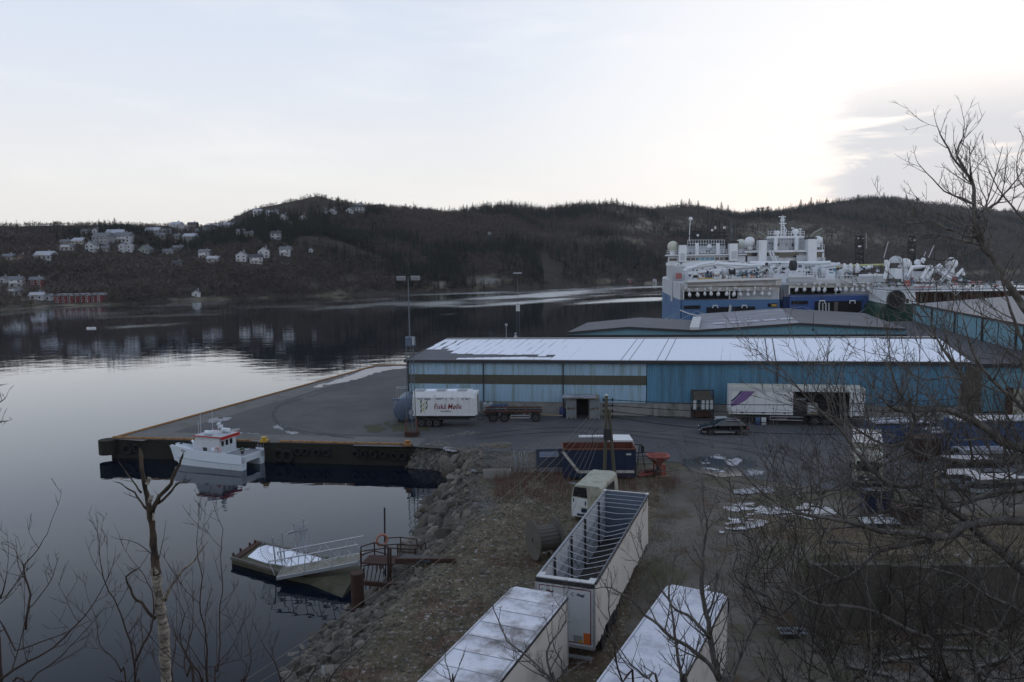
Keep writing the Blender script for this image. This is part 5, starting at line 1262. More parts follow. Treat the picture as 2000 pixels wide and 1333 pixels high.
# ---- white lorry behind the skip
p = G(1244,925); t = thing('flatbed_lorry', 'old white lorry cab with black mirror arm behind the blue skip', 'lorry', (p.x,p.y+2.6,0), 0); t.scale = (1,1,.86)
m = MB(); m.loft([[(x,y,z) for x,z in ((-1.9,.6),(.15,.6),(.35,1.3),(.22,2.2),(-.1,2.9),(-1.9,2.95))] for y in (-1.1,1.1)]); m.build('cab', white, t)
MB().bb(-4.6,-1.9,.6,1.1,2.78,2.9).build('roof_rack', white, t)
m = MB(); m.add([(.24,-.95,1.5),(.24,.95,1.5),(.0,.85,2.6),(.0,-.85,2.6)],[(0,1,2,3)]); o_ = m.build('windscreen', glass, t); o_.location = (.12,0,0)
MB().bb(-1.2,-.3,-1.13,-1.1,1.6,2.5).build('side_window', glass, t)
m = MB(); m.tube([(-.2,-1.15,2.5),(.6,-1.3,2.5),(.75,-1.3,2.2),(.7,-1.3,1.7),(.1,-1.2,1.6)],.045,5); m.build('mirror_arm', black, t)
MB().bb(.55,.8,-1.4,-1.2,1.75,2.35).build('mirror', black, t)
MB().bb(-5.5,.0,-.5,.5,.5,.75).build('chassis', dark, t)
for x in (-.9,-4.3): 
    for y in (-.95,.95): inst('wheel', W5, t, (x,y,.5), (0,0,R(90)))
# ---- red spreader hopper on a pallet
p = G(1287,934); t = thing('hopper_spreader', 'faded red fertiliser spreader hopper standing on a wooden pallet', 'spreader', (p.x,p.y+.5,0))
t.scale = (.84,.84,.92)
m = MB(); sup = lambda r,z,k=4: [(r*math.copysign(abs(math.cos(a))**(2/k),math.cos(a))*1.15, r*math.copysign(abs(math.sin(a))**(2/k),math.sin(a))*.95, z) for a in [2*math.pi*j/24 for j in range(24)]]
m.loft([sup(.16,1.05),sup(.45,1.35),sup(.85,1.75),sup(.98,1.86),sup(.98,1.98),sup(.92,1.98),sup(.82,1.80),sup(.42,1.45),sup(.1,1.2)], caps=False); m.build('hopper', redpaint, t, True)
m = MB(); [m.add(sup(.12,1.18), [tuple(range(24))])]; m.build('hopper_bottom', rust, t)
m = MB()
for s in (-.35,.35): m.bb(s-.05,s+.05,.3,.4,.15,1.6); m.beam((s,.35,1.3),(s,-.3,.3),.06,.06)
m.bb(.25,.75,-.3,.3,.15,1.1); m.bb(-.4,.4,-.05,.05,.9,1.0); m.build('support_frame', redpaint, t)
m = MB(); m.cyl((0,0,.7),(0,0,1.05),.16,.12,10); m.cyl((0,0,.62),(0,0,.68),.45,.45,14); m.build('spinner_disc', dark, t)
m = MB(); [m.bb(-.3,1.0,y-.06,y+.06,.10,.14) for y in (-.5,-.25,0,.25,.5)]; [m.bb(x-.05,x+.05,-.55,.55,0,.1) for x in (-.25,.35,.95)]; m.build('pallet', wood, t)
p = G(1270,932); t = thing('rusty_implement', 'low red rusty farm implement lying between skip and hopper', 'implement', (p.x,p.y,0))
m = MB(); m.beam((-1.0,0,.1),(.9,.2,.45),.35,.12); m.beam((-.9,.3,.15),(.2,.4,.6),.2,.1); m.build('red_bar', redpaint, t); m = MB(); m.box((.1,.3,.35),(.9,.5,.35)); m.cyl((.5,-.2,.3),(.5,.5,.3),.25,.25,10); m.build('gear_housing', rust, t)
p = G(1258,925); t = thing('steel_gate', 'dark A shaped gate frames leaning between skip and red hopper', 'gate', (p.x,p.y+1.2,0))
m = MB()
for z_ in (.5,.95,1.15,1.5): m.beam((-1.1,0,z_),(1.1,0,z_),.07,.05)
m.build('cross_bar', dark, t); m = MB(); m.beam((-.5,-.3,0),(-.15,.1,2.15),.07,.05); m.beam((.25,-.3,0),(-.05,.1,2.15),.07,.05); m.build('stand_leg', dark, t)

# ---- fence with grey sheets and sign, netting coils
p = G(1065,925); t = thing('site_fence', 'blue grey wire fence panels with a white notice on the right one', 'fence', (p.x,p.y+.5,0), R(2))
wirem = mat('fence_wire', (.12,.14,.17), .6, .3)
for k, (x0, x1) in enumerate(((-5.0,-2.4),(-2.3,-.9),(-.8,2.0))):
    m = MB(); m.tube([(x0,0,0),(x0,0,2.0),(x1,0,2.0),(x1,0,0)],.025,5); m.tube([(x0,0,.2),(x1,0,.2)],.02,5); m.build('fence_frame', wirem, t)
    m = MB(); n_ = int((x1-x0)/.07)
    for i in range(1,n_): m.bb(x0+i*.07-.006,x0+i*.07+.006,-.005,.005,.2,2.0)
    for i in range(1,9): m.bb(x0,x1,-.006,.006,.2+i*.2-.006,.2+i*.2+.006)
    o_ = m.build('mesh_wires', wirem, t); o_['kind'] = 'stuff'
MB().bb(-.75,1.9,.03,.06,.25,1.95).build('blue_sheet', mat('blue_grey_sheeting', (.055,.075,.12), .7, dirt=(.04,.05,.07), damt=.4), t)
sg = MB().bb(-.45,1.15,-.05,-.02,1.3,1.75).build('notice_board', mat('notice_white', (.36,.40,.48), .6), t)
q = random.Random(2)
for r_ in range(3):
    m = MB(); x = -.38
    while x < 1.0: w_ = q.uniform(.06,.2); m.bb(x,x+w_,-.056,-.05,1.64-r_*.13,1.69-r_*.13); x += w_+.04
    m.build('text_line', hullnavy, sg)
MB().bb(-.5,1.6,.0,.3,0,.35).build('low_barrier', galv, t)
p = G(1018,925); 
t = thing('net_coil', 'upright coils of pale wire netting against the fence', 'wire netting', (p.x,p.y+.2,0))
for k in range(3):
    m = MB(); x = -.5+k*.45; m.tube([(x+.12*math.sin(a*2.2), .25*math.cos(a), .95+.9*math.sin(a)) for a in [2*math.pi*j/22 for j in range(23)]],.03,5); m.tube([(x+.1, .2*math.cos(a), .9+.75*math.sin(a)) for a in [2*math.pi*j/22 for j in range(23)]],.025,5); m.build('coil', galv, t)
p = G(970,932); t = thing('concrete_block', 'long low concrete block under the left fence panel', 'concrete block', (p.x,p.y,0)); MB().bb(-1.1,1.2,-.3,.3,-.1,.62).build('block', concrete, t); MB().bb(-1.0,1.1,-.22,.22,.62,.66).build('top_lip', stone2, t)
p = G(700,1300,0); p = G(685,1318,-.6)
t = thing('foundation_block', 'slanted pale concrete slab block on the shore at bottom left of the bank', 'concrete block', (p.x,p.y,-1.0), R(20)); m = MB(); m.prism([(-1.5,-.8),(1.3,-.8),(1.1,.35),(-1.2,.75)], -.5, .6, 'y'); m.build('block', concrete, t); MB().box((0,.05,.62),(2.2,.9,.06),ry=R(9)).build('top_face', stone2, t)
MB().tube([(.1,0,.6),(.12,0,.85)],.04,5).build('lifting_ring', rust, t)

# ---- old white van body, mossy roof, seen from its rear
p = G(1145,1025); t = thing('old_van', 'derelict white van body with mossy roof left of the open trailer', 'van', (p.x-.0,p.y+.4,.1), -R(22))
m = MB(); m.loft([[(x,y,z) for x,z in ((-1.0,.25),(-1.05,.9),(-1.0,1.75),(-.85,2.35),(-.6,2.5),(.9,2.5),(1.1,2.35),(1.2,1.75),(1.25,.9),(1.2,.25))] for y in (0,.15,3.6,4.2)]); m.build('body', mossy, t)
m = MB(); m.prism([(-.92,1.70),(.12,1.62),(.06,2.34),(-.80,2.36)], -.02, .0, 'y'); m.build('rear_window', glass, t)
m = MB(); m.prism([(-.98,.3),(.15,.3),(.12,1.55),(-.98,1.64)], -.015, .0, 'y'); d_ = m.build('rear_door', white, t)
m = MB(); m.bb(-.9,-.82,-.05,0,1.3,1.55); m.build('green_light', logogreen, t); m = MB(); m.bb(-.05,.03,-.05,0,1.1,1.4); m.build('tail_light', navy, t); m = MB(); m.bb(-.6,.0,-.04,-.01,.35,.5); m.bb(-.3,.1,-.05,-.01,.6,.9); m.build('step_plate', navy, t)
MB().bb(-.5,.1,-.03,-.015,.95,.98).build('orange_line', logoyel, t)
MB().bb(1.22,1.26,.6,3.0,1.4,2.2).build('side_window', glass, t)
for x in (-.9,1.1): 
    for y in (.8,3.4): inst('wheel', W34, t, (x,y,.3))
# ---- cable drum
p = G(1065,1098); t = thing('cable_drum', 'big weathered wooden cable drum lying on its rim beside the open trailer', 'cable drum', (p.x,p.y+.6,.05), R(22))
Rd = 1.2
for s, nm in ((-.75,'flange'),(.75,'flange')):
    fl_ = None
    m = MB(); m.cyl((s-.04,0,Rd),(s+.04,0,Rd),Rd*.985,Rd*.985,40); fl_ = m.build('flange', woodgrey, t)
    for k in range(9):    # planks of the flange, proud of the disc
        y0 = -Rd+k*2*Rd/9; y1 = y0+2*Rd/9-.02; ym = max(abs(y0),abs(y1)); ymn = min(abs(y0),abs(y1)) if y0*y1 > 0 else 0
        za = math.sqrt(max(0,Rd*Rd-y0*y0)); zb_ = math.sqrt(max(0,Rd*Rd-y1*y1)); sx_ = s+(.05 if s > 0 else -.05)
        if za < .05 and zb_ < .05: continue
        m = MB(); m.prism([(y0,Rd-za),(y1,Rd-zb_),(y1,Rd+zb_),(y0,Rd+za)], min(sx_,s), max(sx_,s), 'x'); m.build('plank', woodgrey, fl_)
    MB().cyl((s*1.075,0,Rd),(s*1.0,0,Rd),.12,.12,10).build('hub', black, fl_)
m = MB(); m.cyl((-.7,0,Rd),(.7,0,Rd),.72,.72,32); m.build('barrel', mat('drum_barrel', (.05,.05,.035), .9, var=.3, stretch=(.3,3,3)), t)
for k in range(20):
    a = 2*math.pi*k/20; m = MB(); m.box((0,0,0),(1.38,.2,.03)); o_ = m.build('barrel_stave', woodgrey, t); o_.location = (0,.735*math.cos(a),Rd+.735*math.sin(a)); o_.rotation_euler = (a-math.pi/2,0,0)
# ---- aluminium profiles lying near the poles
for k, (a, b_, lab) in enumerate((((1112,944),(1172,952),'pale metal profile lying nearest to the mossy van'),((1136,931),(1176,946),'pale metal profile behind, slanting to the pole foot'),((1150,940),(1178,953),'short metal profile at the foot of the poles'))):
    A = G(a[0],a[1],.25); B = G(b_[0],b_[1],.15); t = thing('metal_profile', lab, 'metal profile', tuple(A)); m = MB(); m.beam((0,0,0),B-A,.12,.08); m.build('profile', alu, t); m = MB(); m.beam((0,.12,.02),(B-A)*.8+Vector((0,.12,.02)),.05,.06); m.build('flange_edge', galv, t)

# ---- twin wooden utility poles
pA = G(1180,956); top_z = 7.2; pp = thing('utility_pole', 'twin leaning wooden power poles joined at the top with insulators', 'utility pole', (pA.x,pA.y,0))
pB = G(1203,956)-pA; tp = at(1185,773,pA.y)-pA
m = MB(); m.tube([(0,0,-.3),(tp.x-.02,0,tp.z)],[.15,.12],10); m.build('pole', poleW, pp)
m = MB(); m.tube([(pB.x,.0,-.3),(tp.x+.18,0,tp.z-1.1)],[.15,.12],10); m.build('pole', poleW, pp)
MB().cyl((tp.x-.02,0,tp.z),(tp.x-.02,0,tp.z+.05),.15,.15,10).build('pole_cap', plasticwhite, pp)
for k in range(4):
    z_ = tp.z-.35-.45*k; m = MB(); m.beam((tp.x-.25,0,z_),(tp.x+.45,0,z_),.08,.08); m.build('bracket', black, pp)
    for s in (-.25,.45): MB().tube([(tp.x+s,0,z_-.12),(tp.x+s,0,z_),(tp.x+s,0,z_+.16)],[.05,.08,.04],6).build('insulator', black, pp)
MB().bb(tp.x-.25,tp.x+.3,-.25,.1,tp.z-3.5,tp.z-2.6).build('junction_box', dark, pp)
m = MB(); m.tube([(tp.x-.1+.5*math.sin(a)*1.3-.4, -.1, tp.z-3.0+.75*math.cos(a)-.35) for a in [R(-20-20*k) for k in range(11)]],.025,4); m.build('cable_loop', black, pp)
def cable(a, b_, sag, r, name, label, mt, cat='cable', n=24, group=None):
    a = Vector(a); b_ = Vector(b_); pts = [a.lerp(b_, i/n)-Vector((0,0,sag*4*(i/n)*(1-i/n))) for i in range(n+1)]
    m = MB(); m.tube(pts, r, 4, 0, False); o_ = m.build(name, mt); return tag(o_, label, cat, group)
wiremat = mat('bare_wire', (.13,.12,.10), .6, .3)
top = pA+tp
ends = [at(1720,802,63), at(1720,815,63), at(1660,836,62), at(1700,862,56)]
for k in range(4):
    a = top+Vector((.45,0,-.35-.45*k)); cable(a, Vector(ends[k])+Vector((8,1,.8)), .5+.15*k, .028, 'power_cable', 'black power cable sagging to the right from the poles, '+('top','second','third','lowest')[k]+' of four', black)
for k in range(8):
    a = top+Vector((-.3+.05*k,0,-.4-.16*k)); e = at(430+26*k, 1360+6*k, 19+.6*k)
    nmz = ('leftmost','second from the left','third from the left','fourth from the left','fourth from the right','third from the right','second from the right','rightmost')[k]
    e2_ = G(1000+ k*14, 985+k*10, .15) if k >= 3 else None
    if k < 3: cable(a, e, 1.0+.3*k, .010, 'overhead_wire', 'thin pale wire from the pole top to the lower left, '+nmz, wiremat)
    else: cable(a, e2_, .15, .012, 'guy_wire', 'thin pale wire from the pole top into the grass, '+nmz, wiremat)

# ---- floodlight mast
p = G(805,852); mm = thing('floodlight_mast', 'tall lattice floodlight mast beside the lettered trailer', 'floodlight mast', (p.x,p.y,0))
tpz = at(797,541,p.y); zt = tpz.z; zbx = at(801,668,p.y).z; dx = tpz.x-p.x
def mx_(z): return dx*z/zt
legs = [(-.42,-.3),(.42,-.3),(0,.4)]
for lx, ly in legs: MB().tube([(lx*1.15,ly*1.15,0),(mx_(zbx)+lx*.85,ly*.85,zbx)],.045,5).build('mast_leg', wirem, mm)
m = MB(); n_ = 14
for i in range(n_):
    z0 = zbx*i/n_; z1 = zbx*(i+1)/n_
    for k in range(3): a, b_ = legs[k], legs[(k+1)%3]; m.tube([(a[0]+mx_(z0),a[1],z0),(b_[0]+mx_(z1),b_[1],z1)],.016,3,0,False)
m.build('lattice_brace', wirem, mm)
MB().tube([(mx_(zbx),0,zbx),(dx,0,zt)],[.07,.05],6).build('upper_pole', wirem, mm)
m = MB(); m.box((mx_(zbx)+.05,0,zbx+.05),(.95,.7,.9)); m.build('winch_box', bluegrey, mm)
MB().box((mx_(zbx)+.4,-.38,zbx+.1),(.15,.1,.75)).build('box_door', plasticwhite, mm)
m = MB(); m.bb(dx-1.1,dx+1.1,-.05,.05,zt-.05,zt+.05); m.build('head_frame', dark, mm)
for s in (-1,1):
    for k in range(3): 
        m = MB(); m.box((dx+s*(.42+k*.31),0,zt-.15),(.28,.2,.42),rx=R(15)); m.build('floodlight', galv, mm)
m = MB(); m.bb(-.7,.7,-.6,.7,0,.5); m.build('mast_footing', rust, mm); m = MB(); m.beam((-.6,-.5,.5),(-.5,-.3,2.0),.12,.12); m.beam((.6,-.5,.5),(.5,-.3,2.0),.12,.12); m.build('brace_foot', rustlight, mm)
p2 = at(1012,640,135); zt2 = at(1012,534,135).z
mm2 = thing('floodlight_mast', 'more distant floodlight mast rising behind the snowy roof', 'floodlight mast', (p2.x,p2.y,0)); zb2 = at(1012,602,135).z
MB().tube([(-.25,0,0),(-.2,0,zb2)],.04,4).build('mast_leg', wirem, mm2); MB().tube([(.25,0,0),(.2,0,zb2)],.04,4).build('mast_leg', wirem, mm2)
MB().tube([(0,0,zb2),(0,0,zt2)],.04,4).build('upper_pole', wirem, mm2); MB().box((0,0,zb2),(.7,.5,1.1)).build('winch_box', plasticwhite, mm2)
m = MB(); m.bb(-.75,.75,-.1,.1,zt2-.1,zt2+.15); m.build('floodlight', galv, mm2)

# ---- right hand side under the tree
p = G(1700,960); t = thing('parked_truck', 'white truck cab with dark windscreen half hidden behind branches', 'truck', (p.x,p.y+.6,0), -R(24))
t.scale = (.88,.9,.9)
m = MB(); m.loft([[(x,y,z) for y,z in ((0,.5),(-.05,1.2),(.1,2.3),(.5,2.95),(2.1,3.0),(2.1,.5))] for x in (-1.2,-1.1,1.1,1.2)]); m.build('cab', mossy, t)
m = MB(); m.add([(-.95,-.02,1.55),(.95,-.02,1.55),(.85,.12,2.4),(-.85,.12,2.4)],[(0,1,2,3)]); o_ = m.build('windscreen', glass, t); o_.location = (0,-.04,0)
MB().bb(-1.25,1.25,2.4,8.5,1.1,3.4).build('cargo_box', mossy, t); MB().bb(-1.25,1.25,2.35,8.55,3.4,3.52).build('snow_cover', icem, t); MB().bb(-1.0,1.0,-.12,-.02,.75,1.1).build('grille', dark, t)
m = MB(); m.bb(1.2,1.27,.5,2.0,.8,1.6); m.bb(1.255,1.262,2.6,5.0,1.5,2.6); m.build('red_stripe', redpaint, t)
for s in (-1,1): MB().box((s*.95,-.12,.85),(.3,.1,.18)).build('headlight', plasticwhite, t); MB().box((s*1.4,.1,2.1),(.12,.15,.5)).build('wing_mirror', black, t)
for y in (1.1,6.5): 
    for s in (-1.05,1.05): inst('wheel', W5, t, (s,y,.5))
def cbox(label, px, py, w_, d_, h, mt, snowtop=True, rz=0, cat='container', name='container', ribs=True):
    p = G(px,py); t = thing(name, label, cat, (p.x,p.y,0), rz)
    MB().bb(-w_/2,w_/2,0,d_,.1,h).build('body', mt, t)
    if ribs:
        m = MB(); k = int(w_/.35)
        for i in range(k): m.bb(-w_/2+.1+i*.35,-w_/2+.25+i*.35,-.035,0,.3,h-.15)
        m.build('side_ribs', mt, t)
    m = MB(); 
    for x in (-w_/2,w_/2): m.bb(x-.06,x+.06,-.05,.08,0,h+.02)
    m.bb(-w_/2+.06,w_/2-.06,-.05,.06,.0,.18); m.bb(-w_/2+.06,w_/2-.06,-.05,.06,h-.12,h+.02); m.build('corner_frame', dark, t)
    if snowtop: MB().bb(-w_/2+.05,w_/2-.05,.05,d_-.05,h+.02,h+.14).build('snow_cover', icem, t)
    return t
cbox('blue container with snowy top behind the white truck', 1765, 868, 6.0, 2.4, 2.0, tarpblue)
cbox('blue tarpaulin covered stack at the foot of the right warehouse end', 1850, 880, 3.0, 2.2, 1.6, tarpblue, cat='stack', name='covered_stack', ribs=False)
cbox('long blue container with snow on top at the right edge', 1960, 885, 8.5, 2.4, 2.9, tarpblue)
cbox('brown rusty container between the blue ones', 1812, 905, 2.2, 2.0, 2.2, rust, False)
cbox('dark blue slatted crate in front of the white truck', 1716, 1003, 1.9, .9, 1.6, navy, False, cat='crate', name='slatted_crate')
cbox('brown wooden bin right of the slatted crate', 1778, 1028, 1.4, 1.4, 1.2, rust, False, cat='bin', name='wooden_bin')
p = G(1718,1030); t = thing('metal_sheet_pile', 'silvery metal sheets lying on blocks in front of the slatted crate', 'metal sheets', (p.x,p.y,0), R(-4))
for k in range(4): MB().bb(-1.2+k*.62,-.62+k*.62,-.4,.9,.35,.40).build('metal_sheet', alu, t)
MB().bb(-1.1,1.2,-.3,.8,0,.35).build('block_support', dark, t)
MB().tube([(-.2,-.1,.4),(-.2,-.1,.75),(.2,.1,.8),(.3,.2,.5)],.05,5).build('hook', galv, t)
for k, (px, py, w_, lab) in enumerate(((1900,925,5,'stack of long grey steel beams lowest in the right yard'),(1935,905,6,'long dark steel beam stack behind, right yard'),(1885,955,4,'white topped stack of boards at the right edge of the yard'),(1960,965,5,'flat stack of grey pipes at the far right'))):
    p = G(px,py); t = thing('beam_stack', lab, 'steel beams', (p.x,p.y,0), R(-4+3*k))
    for r_ in range(3):
        for c_ in range(4): m = MB(); m.bb(-w_/2+.2*r_,w_/2-.15*c_*r_,c_*.42,c_*.42+.3,.15+r_*.34,.15+r_*.34+.28); m.build('beam', (galv, dark, woodgrey)[(r_+c_+k)%3], t)
    for x in (-w_/3,w_/3): MB().bb(x-.1,x+.1,-.1,1.7,0,.14).build('bearer', wood, t)
    MB().bb(-w_/2+.5,w_/2-.8,.02,1.5,1.112,1.16).build('snow_cover', icem, t)
for px, py, lab in ((1826,970,'pale wooden post standing right of the brown bin'),(1690,990,'dark post at the left side of the white truck')):
    p = G(px,py); t = thing('post', lab, 'post', (p.x,p.y,0)); MB().bb(-.08,.08,-.08,.08,0,2.0).build('post_shaft', wood if px > 1800 else dark, t); MB().bb(-.1,.1,-.1,.1,2.0,2.05).build('post_cap', galv, t)
# retaining wall with grass bank, and a guard rail on the bank
pW = at(1592,1108,35.6)
rw = bpy.data.objects.new('retaining_wall', None); col.objects.link(rw); rw.location = (pW.x,35.5,0)
tag(rw, 'old dark concrete retaining wall holding the grassy bank at bottom right', 'wall')
hh_ = at(1592,1108,35.5).z
for k in range(7):
    x0 = k*3.6; m = MB(); m.bb(x0+.03,x0+3.57,0,.35,-.3,hh_-.09*k+.08); m.build('wall_section', darkconcrete, rw)
MB().bb(-.18,.0,-.04,.5,-.3,hh_+.12).build('wall_end', darkconcrete, rw)
q = random.Random(12)
for k, (px, py, rz) in enumerate(((1760,1290,.2),(1850,1270,-.1),(1930,1300,.4),(1700,1315,-.5),(1880,1240,.1))):
    p = G(px,py); t = thing('plank', ('long dark plank','short dark plank','broken plank','weathered plank','narrow plank')[k]+' lying in the litter below the retaining wall, '+('left','centre','right','nearest','back')[k], 'plank', (p.x,p.y,gz(p.x,p.y)+.12), rz); m = MB(); m.box((0,0,0),(2.8-.3*k,.2,.06)); m.build('board', woodgrey, t)
a = G(1625,1072,2.2); railz = 3.2
t = thing('guard_rail', 'steel guard rail running along the grassy bank at right', 'guard rail', (0,0,0))
A = at(1615,1060,41.0); B = at(2005,1100,38.0)
m = MB(); m.beam(A,B+(B-A)*.3,.06,.32); m.build('rail', mat('rail_grey', (.06,.068,.085), .6, dirt=(.04,.04,.045), damt=.3), t)
for k in range(6):
    c = A.lerp(B+(B-A)*.3, (k+.25)/6); MB().bb(c.x-.07,c.x+.07,c.y+.05,c.y+.2,gz(c.x,c.y)-.3,c.z+.1).build('rail_post', galv, t)
p = G(1535,1245); t = thing('scrap_grate', 'small pale metal grate lying in the scrub right of the snowy trailer', 'metal grate', (p.x+0.3,p.y,.3))
for k in (0,): pass
m = MB()
for k in range(9): m.bb(-.6+k*.15,-.57+k*.15,-.25,.25,0,.04)
m.bb(-.65,.65,-.28,-.24,-.02,.05); m.bb(-.65,.65,.24,.28,-.02,.05); m.build('grate_bars', galv, t); MB().bb(-.5,.5,-.15,.2,-.3,-.03).build('support', dark, t)
# ================================================================ BOAT
hp = G(472,921,WZ); ht = G(352,909,WZ)
hv = (ht-hp); hv.z = 0; ang = math.atan2(hv.y, hv.x)
bt_ = thing('catamaran', 'white catamaran workboat with red trimmed wheelhouse moored at the quay', 'boat', (hp.x,hp.y,WZ), ang)
# local x = forwards from the near stern corner, y = towards camera is +? (left of travel); the near hull lies at y=0, the far one at y=-BW
BW = 3.5; BL = hv.length+1.2
bwhite = mat('boat_white', (.60,.65,.70), .35, var=.03, dirt=(.45,.5,.52), damt=.15)
def hull(y0, y1, nm='hull'):
    m = MB(); secs = []
    for i in range(13):
        f = i/12; x = f*BL; wn_ = 1-max(0,(f-.62)/.38)**2.2*.96; zt = 1.35+.5*f**2.2+(.0); zk = -.5+.75*max(0,(f-.7)/.3)**2; yc = (y0+y1)/2; hw = abs(y1-y0)/2
        cb = zt*.45+ .15*f; fl = .12+.3*max(0,f-.5)
        xs = x+(f**3)*.0; rake = .75*max(0,(f-.75)/.25)
        secs.append([(xs-rake*.6,yc-hw*wn_*.55,zk),(xs-rake*.6,yc+hw*wn_*.55,zk),(xs-rake*.2,yc+hw*wn_*.85,.15+.2*f),(xs+0,yc+hw*wn_,cb),(xs+rake*.5,yc+hw*wn_,zt),(xs+rake*.5,yc-hw*wn_,zt),(xs,yc-hw*wn_,cb),(xs-rake*.2,yc-hw*wn_*.85,.15+.2*f)])
    m.loft(secs); return m.build(nm, bwhite, bt_, True)
for h_ in (hull(-.75,0), hull(-BW,-BW+.75)):
    for p_ in h_.data.polygons: p_.use_smooth = False
m = MB()   # bridge deck between the hulls, with curved bow
secs = []
for i in range(11):
    f = i/10; x = .0+f*(BL+.5); zt = 1.33+.5*f**2.2; zb_ = .72+.4*f**2; cx = 0 if f < .75 else (f-.75)/.25; y_in = .0-.08; w_ = 1-.72*cx**2
    secs.append([(x,-BW/2-BW/2*w_*.97,zb_),(x,-BW/2+BW/2*w_*.97,zb_),(x,-BW/2+BW/2*w_*.985,zt),(x,-BW/2-BW/2*w_*.985,zt)])
m.loft(secs); m.build('bridge_deck', bwhite, bt_)
m = MB(); m.tube([(f*BL,.035+(-.0 if f < .6 else -(f-.6)*.6),.62+.15*f*f) for f in [k/12 for k in range(12)]],.035,5); m.build('rubbing_strake', mat('strake_grey', (.30,.36,.40), .5), bt_)
m = MB(); m.bb(.15,BL*.45,-BW+.15,-.15,1.30,1.36); m.build('aft_deck', mat('deck_grey', (.24,.24,.26), .7), bt_)
for y in (-.09,-BW+.02): 
    m = MB(); m.prism([(0,1.3),(BL*.72,1.42),(BL*.98,1.95),(BL*.98,2.05),(BL*.72,1.72),(.0,1.52)], y, y+.06, 'y'); m.build('bulwark', bwhite, bt_)
# wheelhouse
x0, x1 = BL*.34, BL*.68; wy0, wy1 = -BW+.55, -.50; z0, z1 = 1.35, 2.95
wht = mat('wheelhouse_grey_white', (.50,.52,.55), .5)
m = MB(); m.loft([[(a, wy0+s, z),(b_, wy0+s, z),(b_, wy1-s, z),(a, wy1-s, z)] for a,b_,s,z in ((x0,x1+.25,0,z0),(x0,x1+.15,.02,z0+1.1),(x0+.05,x1-.15,.10,z1))]); m.build('wheelhouse', wht, bt_)
m = MB(); m.loft([[(a, wy0-s, z),(b_, wy0-s, z),(b_, wy1+s, z),(a, wy1+s, z)] for a,b_,s,z in ((x0-.35,x1+.1,.08,z1),(x0-.35,x1+.1,.08,z1+.12))]); rf = m.build('wheelhouse_roof', mat('roof_grey_paint', (.40,.41,.44), .6), bt_)
m = MB(); yy0, yy1 = wy0-.1, wy1+.1; 
m.bb(x0-.40,x0-.34,yy0,yy1,z1-.16,z1+.14); m.bb(x0-.36,x1+.1,yy1-.02,yy1+.04,z1+.02,z1+.13); m.bb(x0-.36,x1+.1,yy0-.04,yy0+.02,z1+.02,z1+.13); m.build('red_roof_edge', redtrim, bt_)
for a, b_ in ((x0+.95,x0+1.55),(x0+1.7,x1-.12)):
    m = MB(); m.add([(a,wy1-.045,2.12),(b_,wy1-.045,2.12),(b_-.03,wy1-.085,2.68),(a,wy1-.085,2.68)],[(0,1,2,3)]); o_ = m.build('side_window', glass, bt_); o_.location = (0,.03,0)
m = MB(); m.add([(x1-.02,wy0+.15,2.1),(x1-.02,wy1-.15,2.1),(x1-.13,wy1-.2,2.72),(x1-.13,wy0+.2,2.72)],[(0,1,2,3)]); o_ = m.build('front_window', glass, bt_); o_.location = (.06,0,0)
for k in range(3):
    y = wy1-.28-k*.62; m = MB(); m.bb(x0-.012,x0+.0,y-.36,y,2.05,2.55); m.build('aft_window', glass, bt_)
MB().bb(x0-.008,x0,wy0+.1,wy0+.75,1.45,2.7).build('aft_door', bwhite, bt_)
m = MB(); m.bb(x1-.2,x1+.5,wy0+.2,wy1-.2,1.4,2.0); m.build('foredeck_trunk', bwhite, bt_)
for k, y in enumerate((wy1-.45, wy0+.55)):    # liferaft canisters on the roof
    m = MB(); cx = x0+1.6-.8*k if k == 0 else x0+.75; m.tube([(cx-.48,y,z1+.36),(cx-.42,y,z1+.36),(cx+.42,y,z1+.36),(cx+.48,y,z1+.36)],[.16,.24,.24,.16],14); m.build('liferaft_canister', bwhite, bt_, True)
    MB().bb(cx-.3,cx+.3,y-.18,y+.18,z1+.12,z1+.18).build('raft_cradle', galv, bt_)
m = MB(); bx0 = x0+.9; my = (wy0+wy1)/2
for s in (-.2,.2): m.tube([(bx0+.2,my+s,z1+.12),(bx0-.15,my+s*.4,z1+1.7)],.03,5)
m.tube([(bx0-.1,my-.35,z1+1.0),(bx0-.1,my+.35,z1+1.0)],.025,5); m.build('mast', bwhite, bt_)
MB().sph((bx0-.05,my+.2,z1+1.15),.19,10,6).build('radar_dome', bwhite, bt_); MB().cyl((bx0,my-.1,z1+.75),(bx0,my-.1,z1+.92),.26,.24,12).build('radar', bwhite, bt_); MB().bb(bx0-.3,bx0+.1,my-.15,my+.1,z1+1.72,z1+1.8).build('lantern', dark, bt_)
for x, y, h_ in ((x0+2.3,wy1-.1,2.6),(x0+.95,wy1-.25,3.1),(x0+2.6,wy1-.1,1.6)): MB().tube([(x,y,z1-.1),(x-.05,y,z1+h_)],[.022,.012],5).build('whip_aerial', bwhite, bt_)
m = MB()
nr_ = 9
for k in range(nr_): x = .1+k*(x0-.3)/(nr_-1); m.tube([(x,-BW+.05,1.35),(x-.12,-BW+.05,2.15)],.025,4)
m.tube([(-.05,-BW+.05,2.15),(x0-.3,-BW+.05,2.2)],.03,5); m.tube([(.05,-BW+.05,1.75),(x0-.3,-BW+.05,1.8)],.02,4); m.build('stern_rail', alu, bt_)
m = MB()
for k in range(4): x = .1+k*.55; m.tube([(x,-.06,1.35),(x,-.06,2.0)],.02,4)
m.tube([(.0,-.06,2.0),(1.8,-.06,2.0)],.02,4); m.tube([(0.02,-.06,2.0),(.02,-BW*.35,2.0)],.02,4); m.build('stern_rail', alu, bt_)
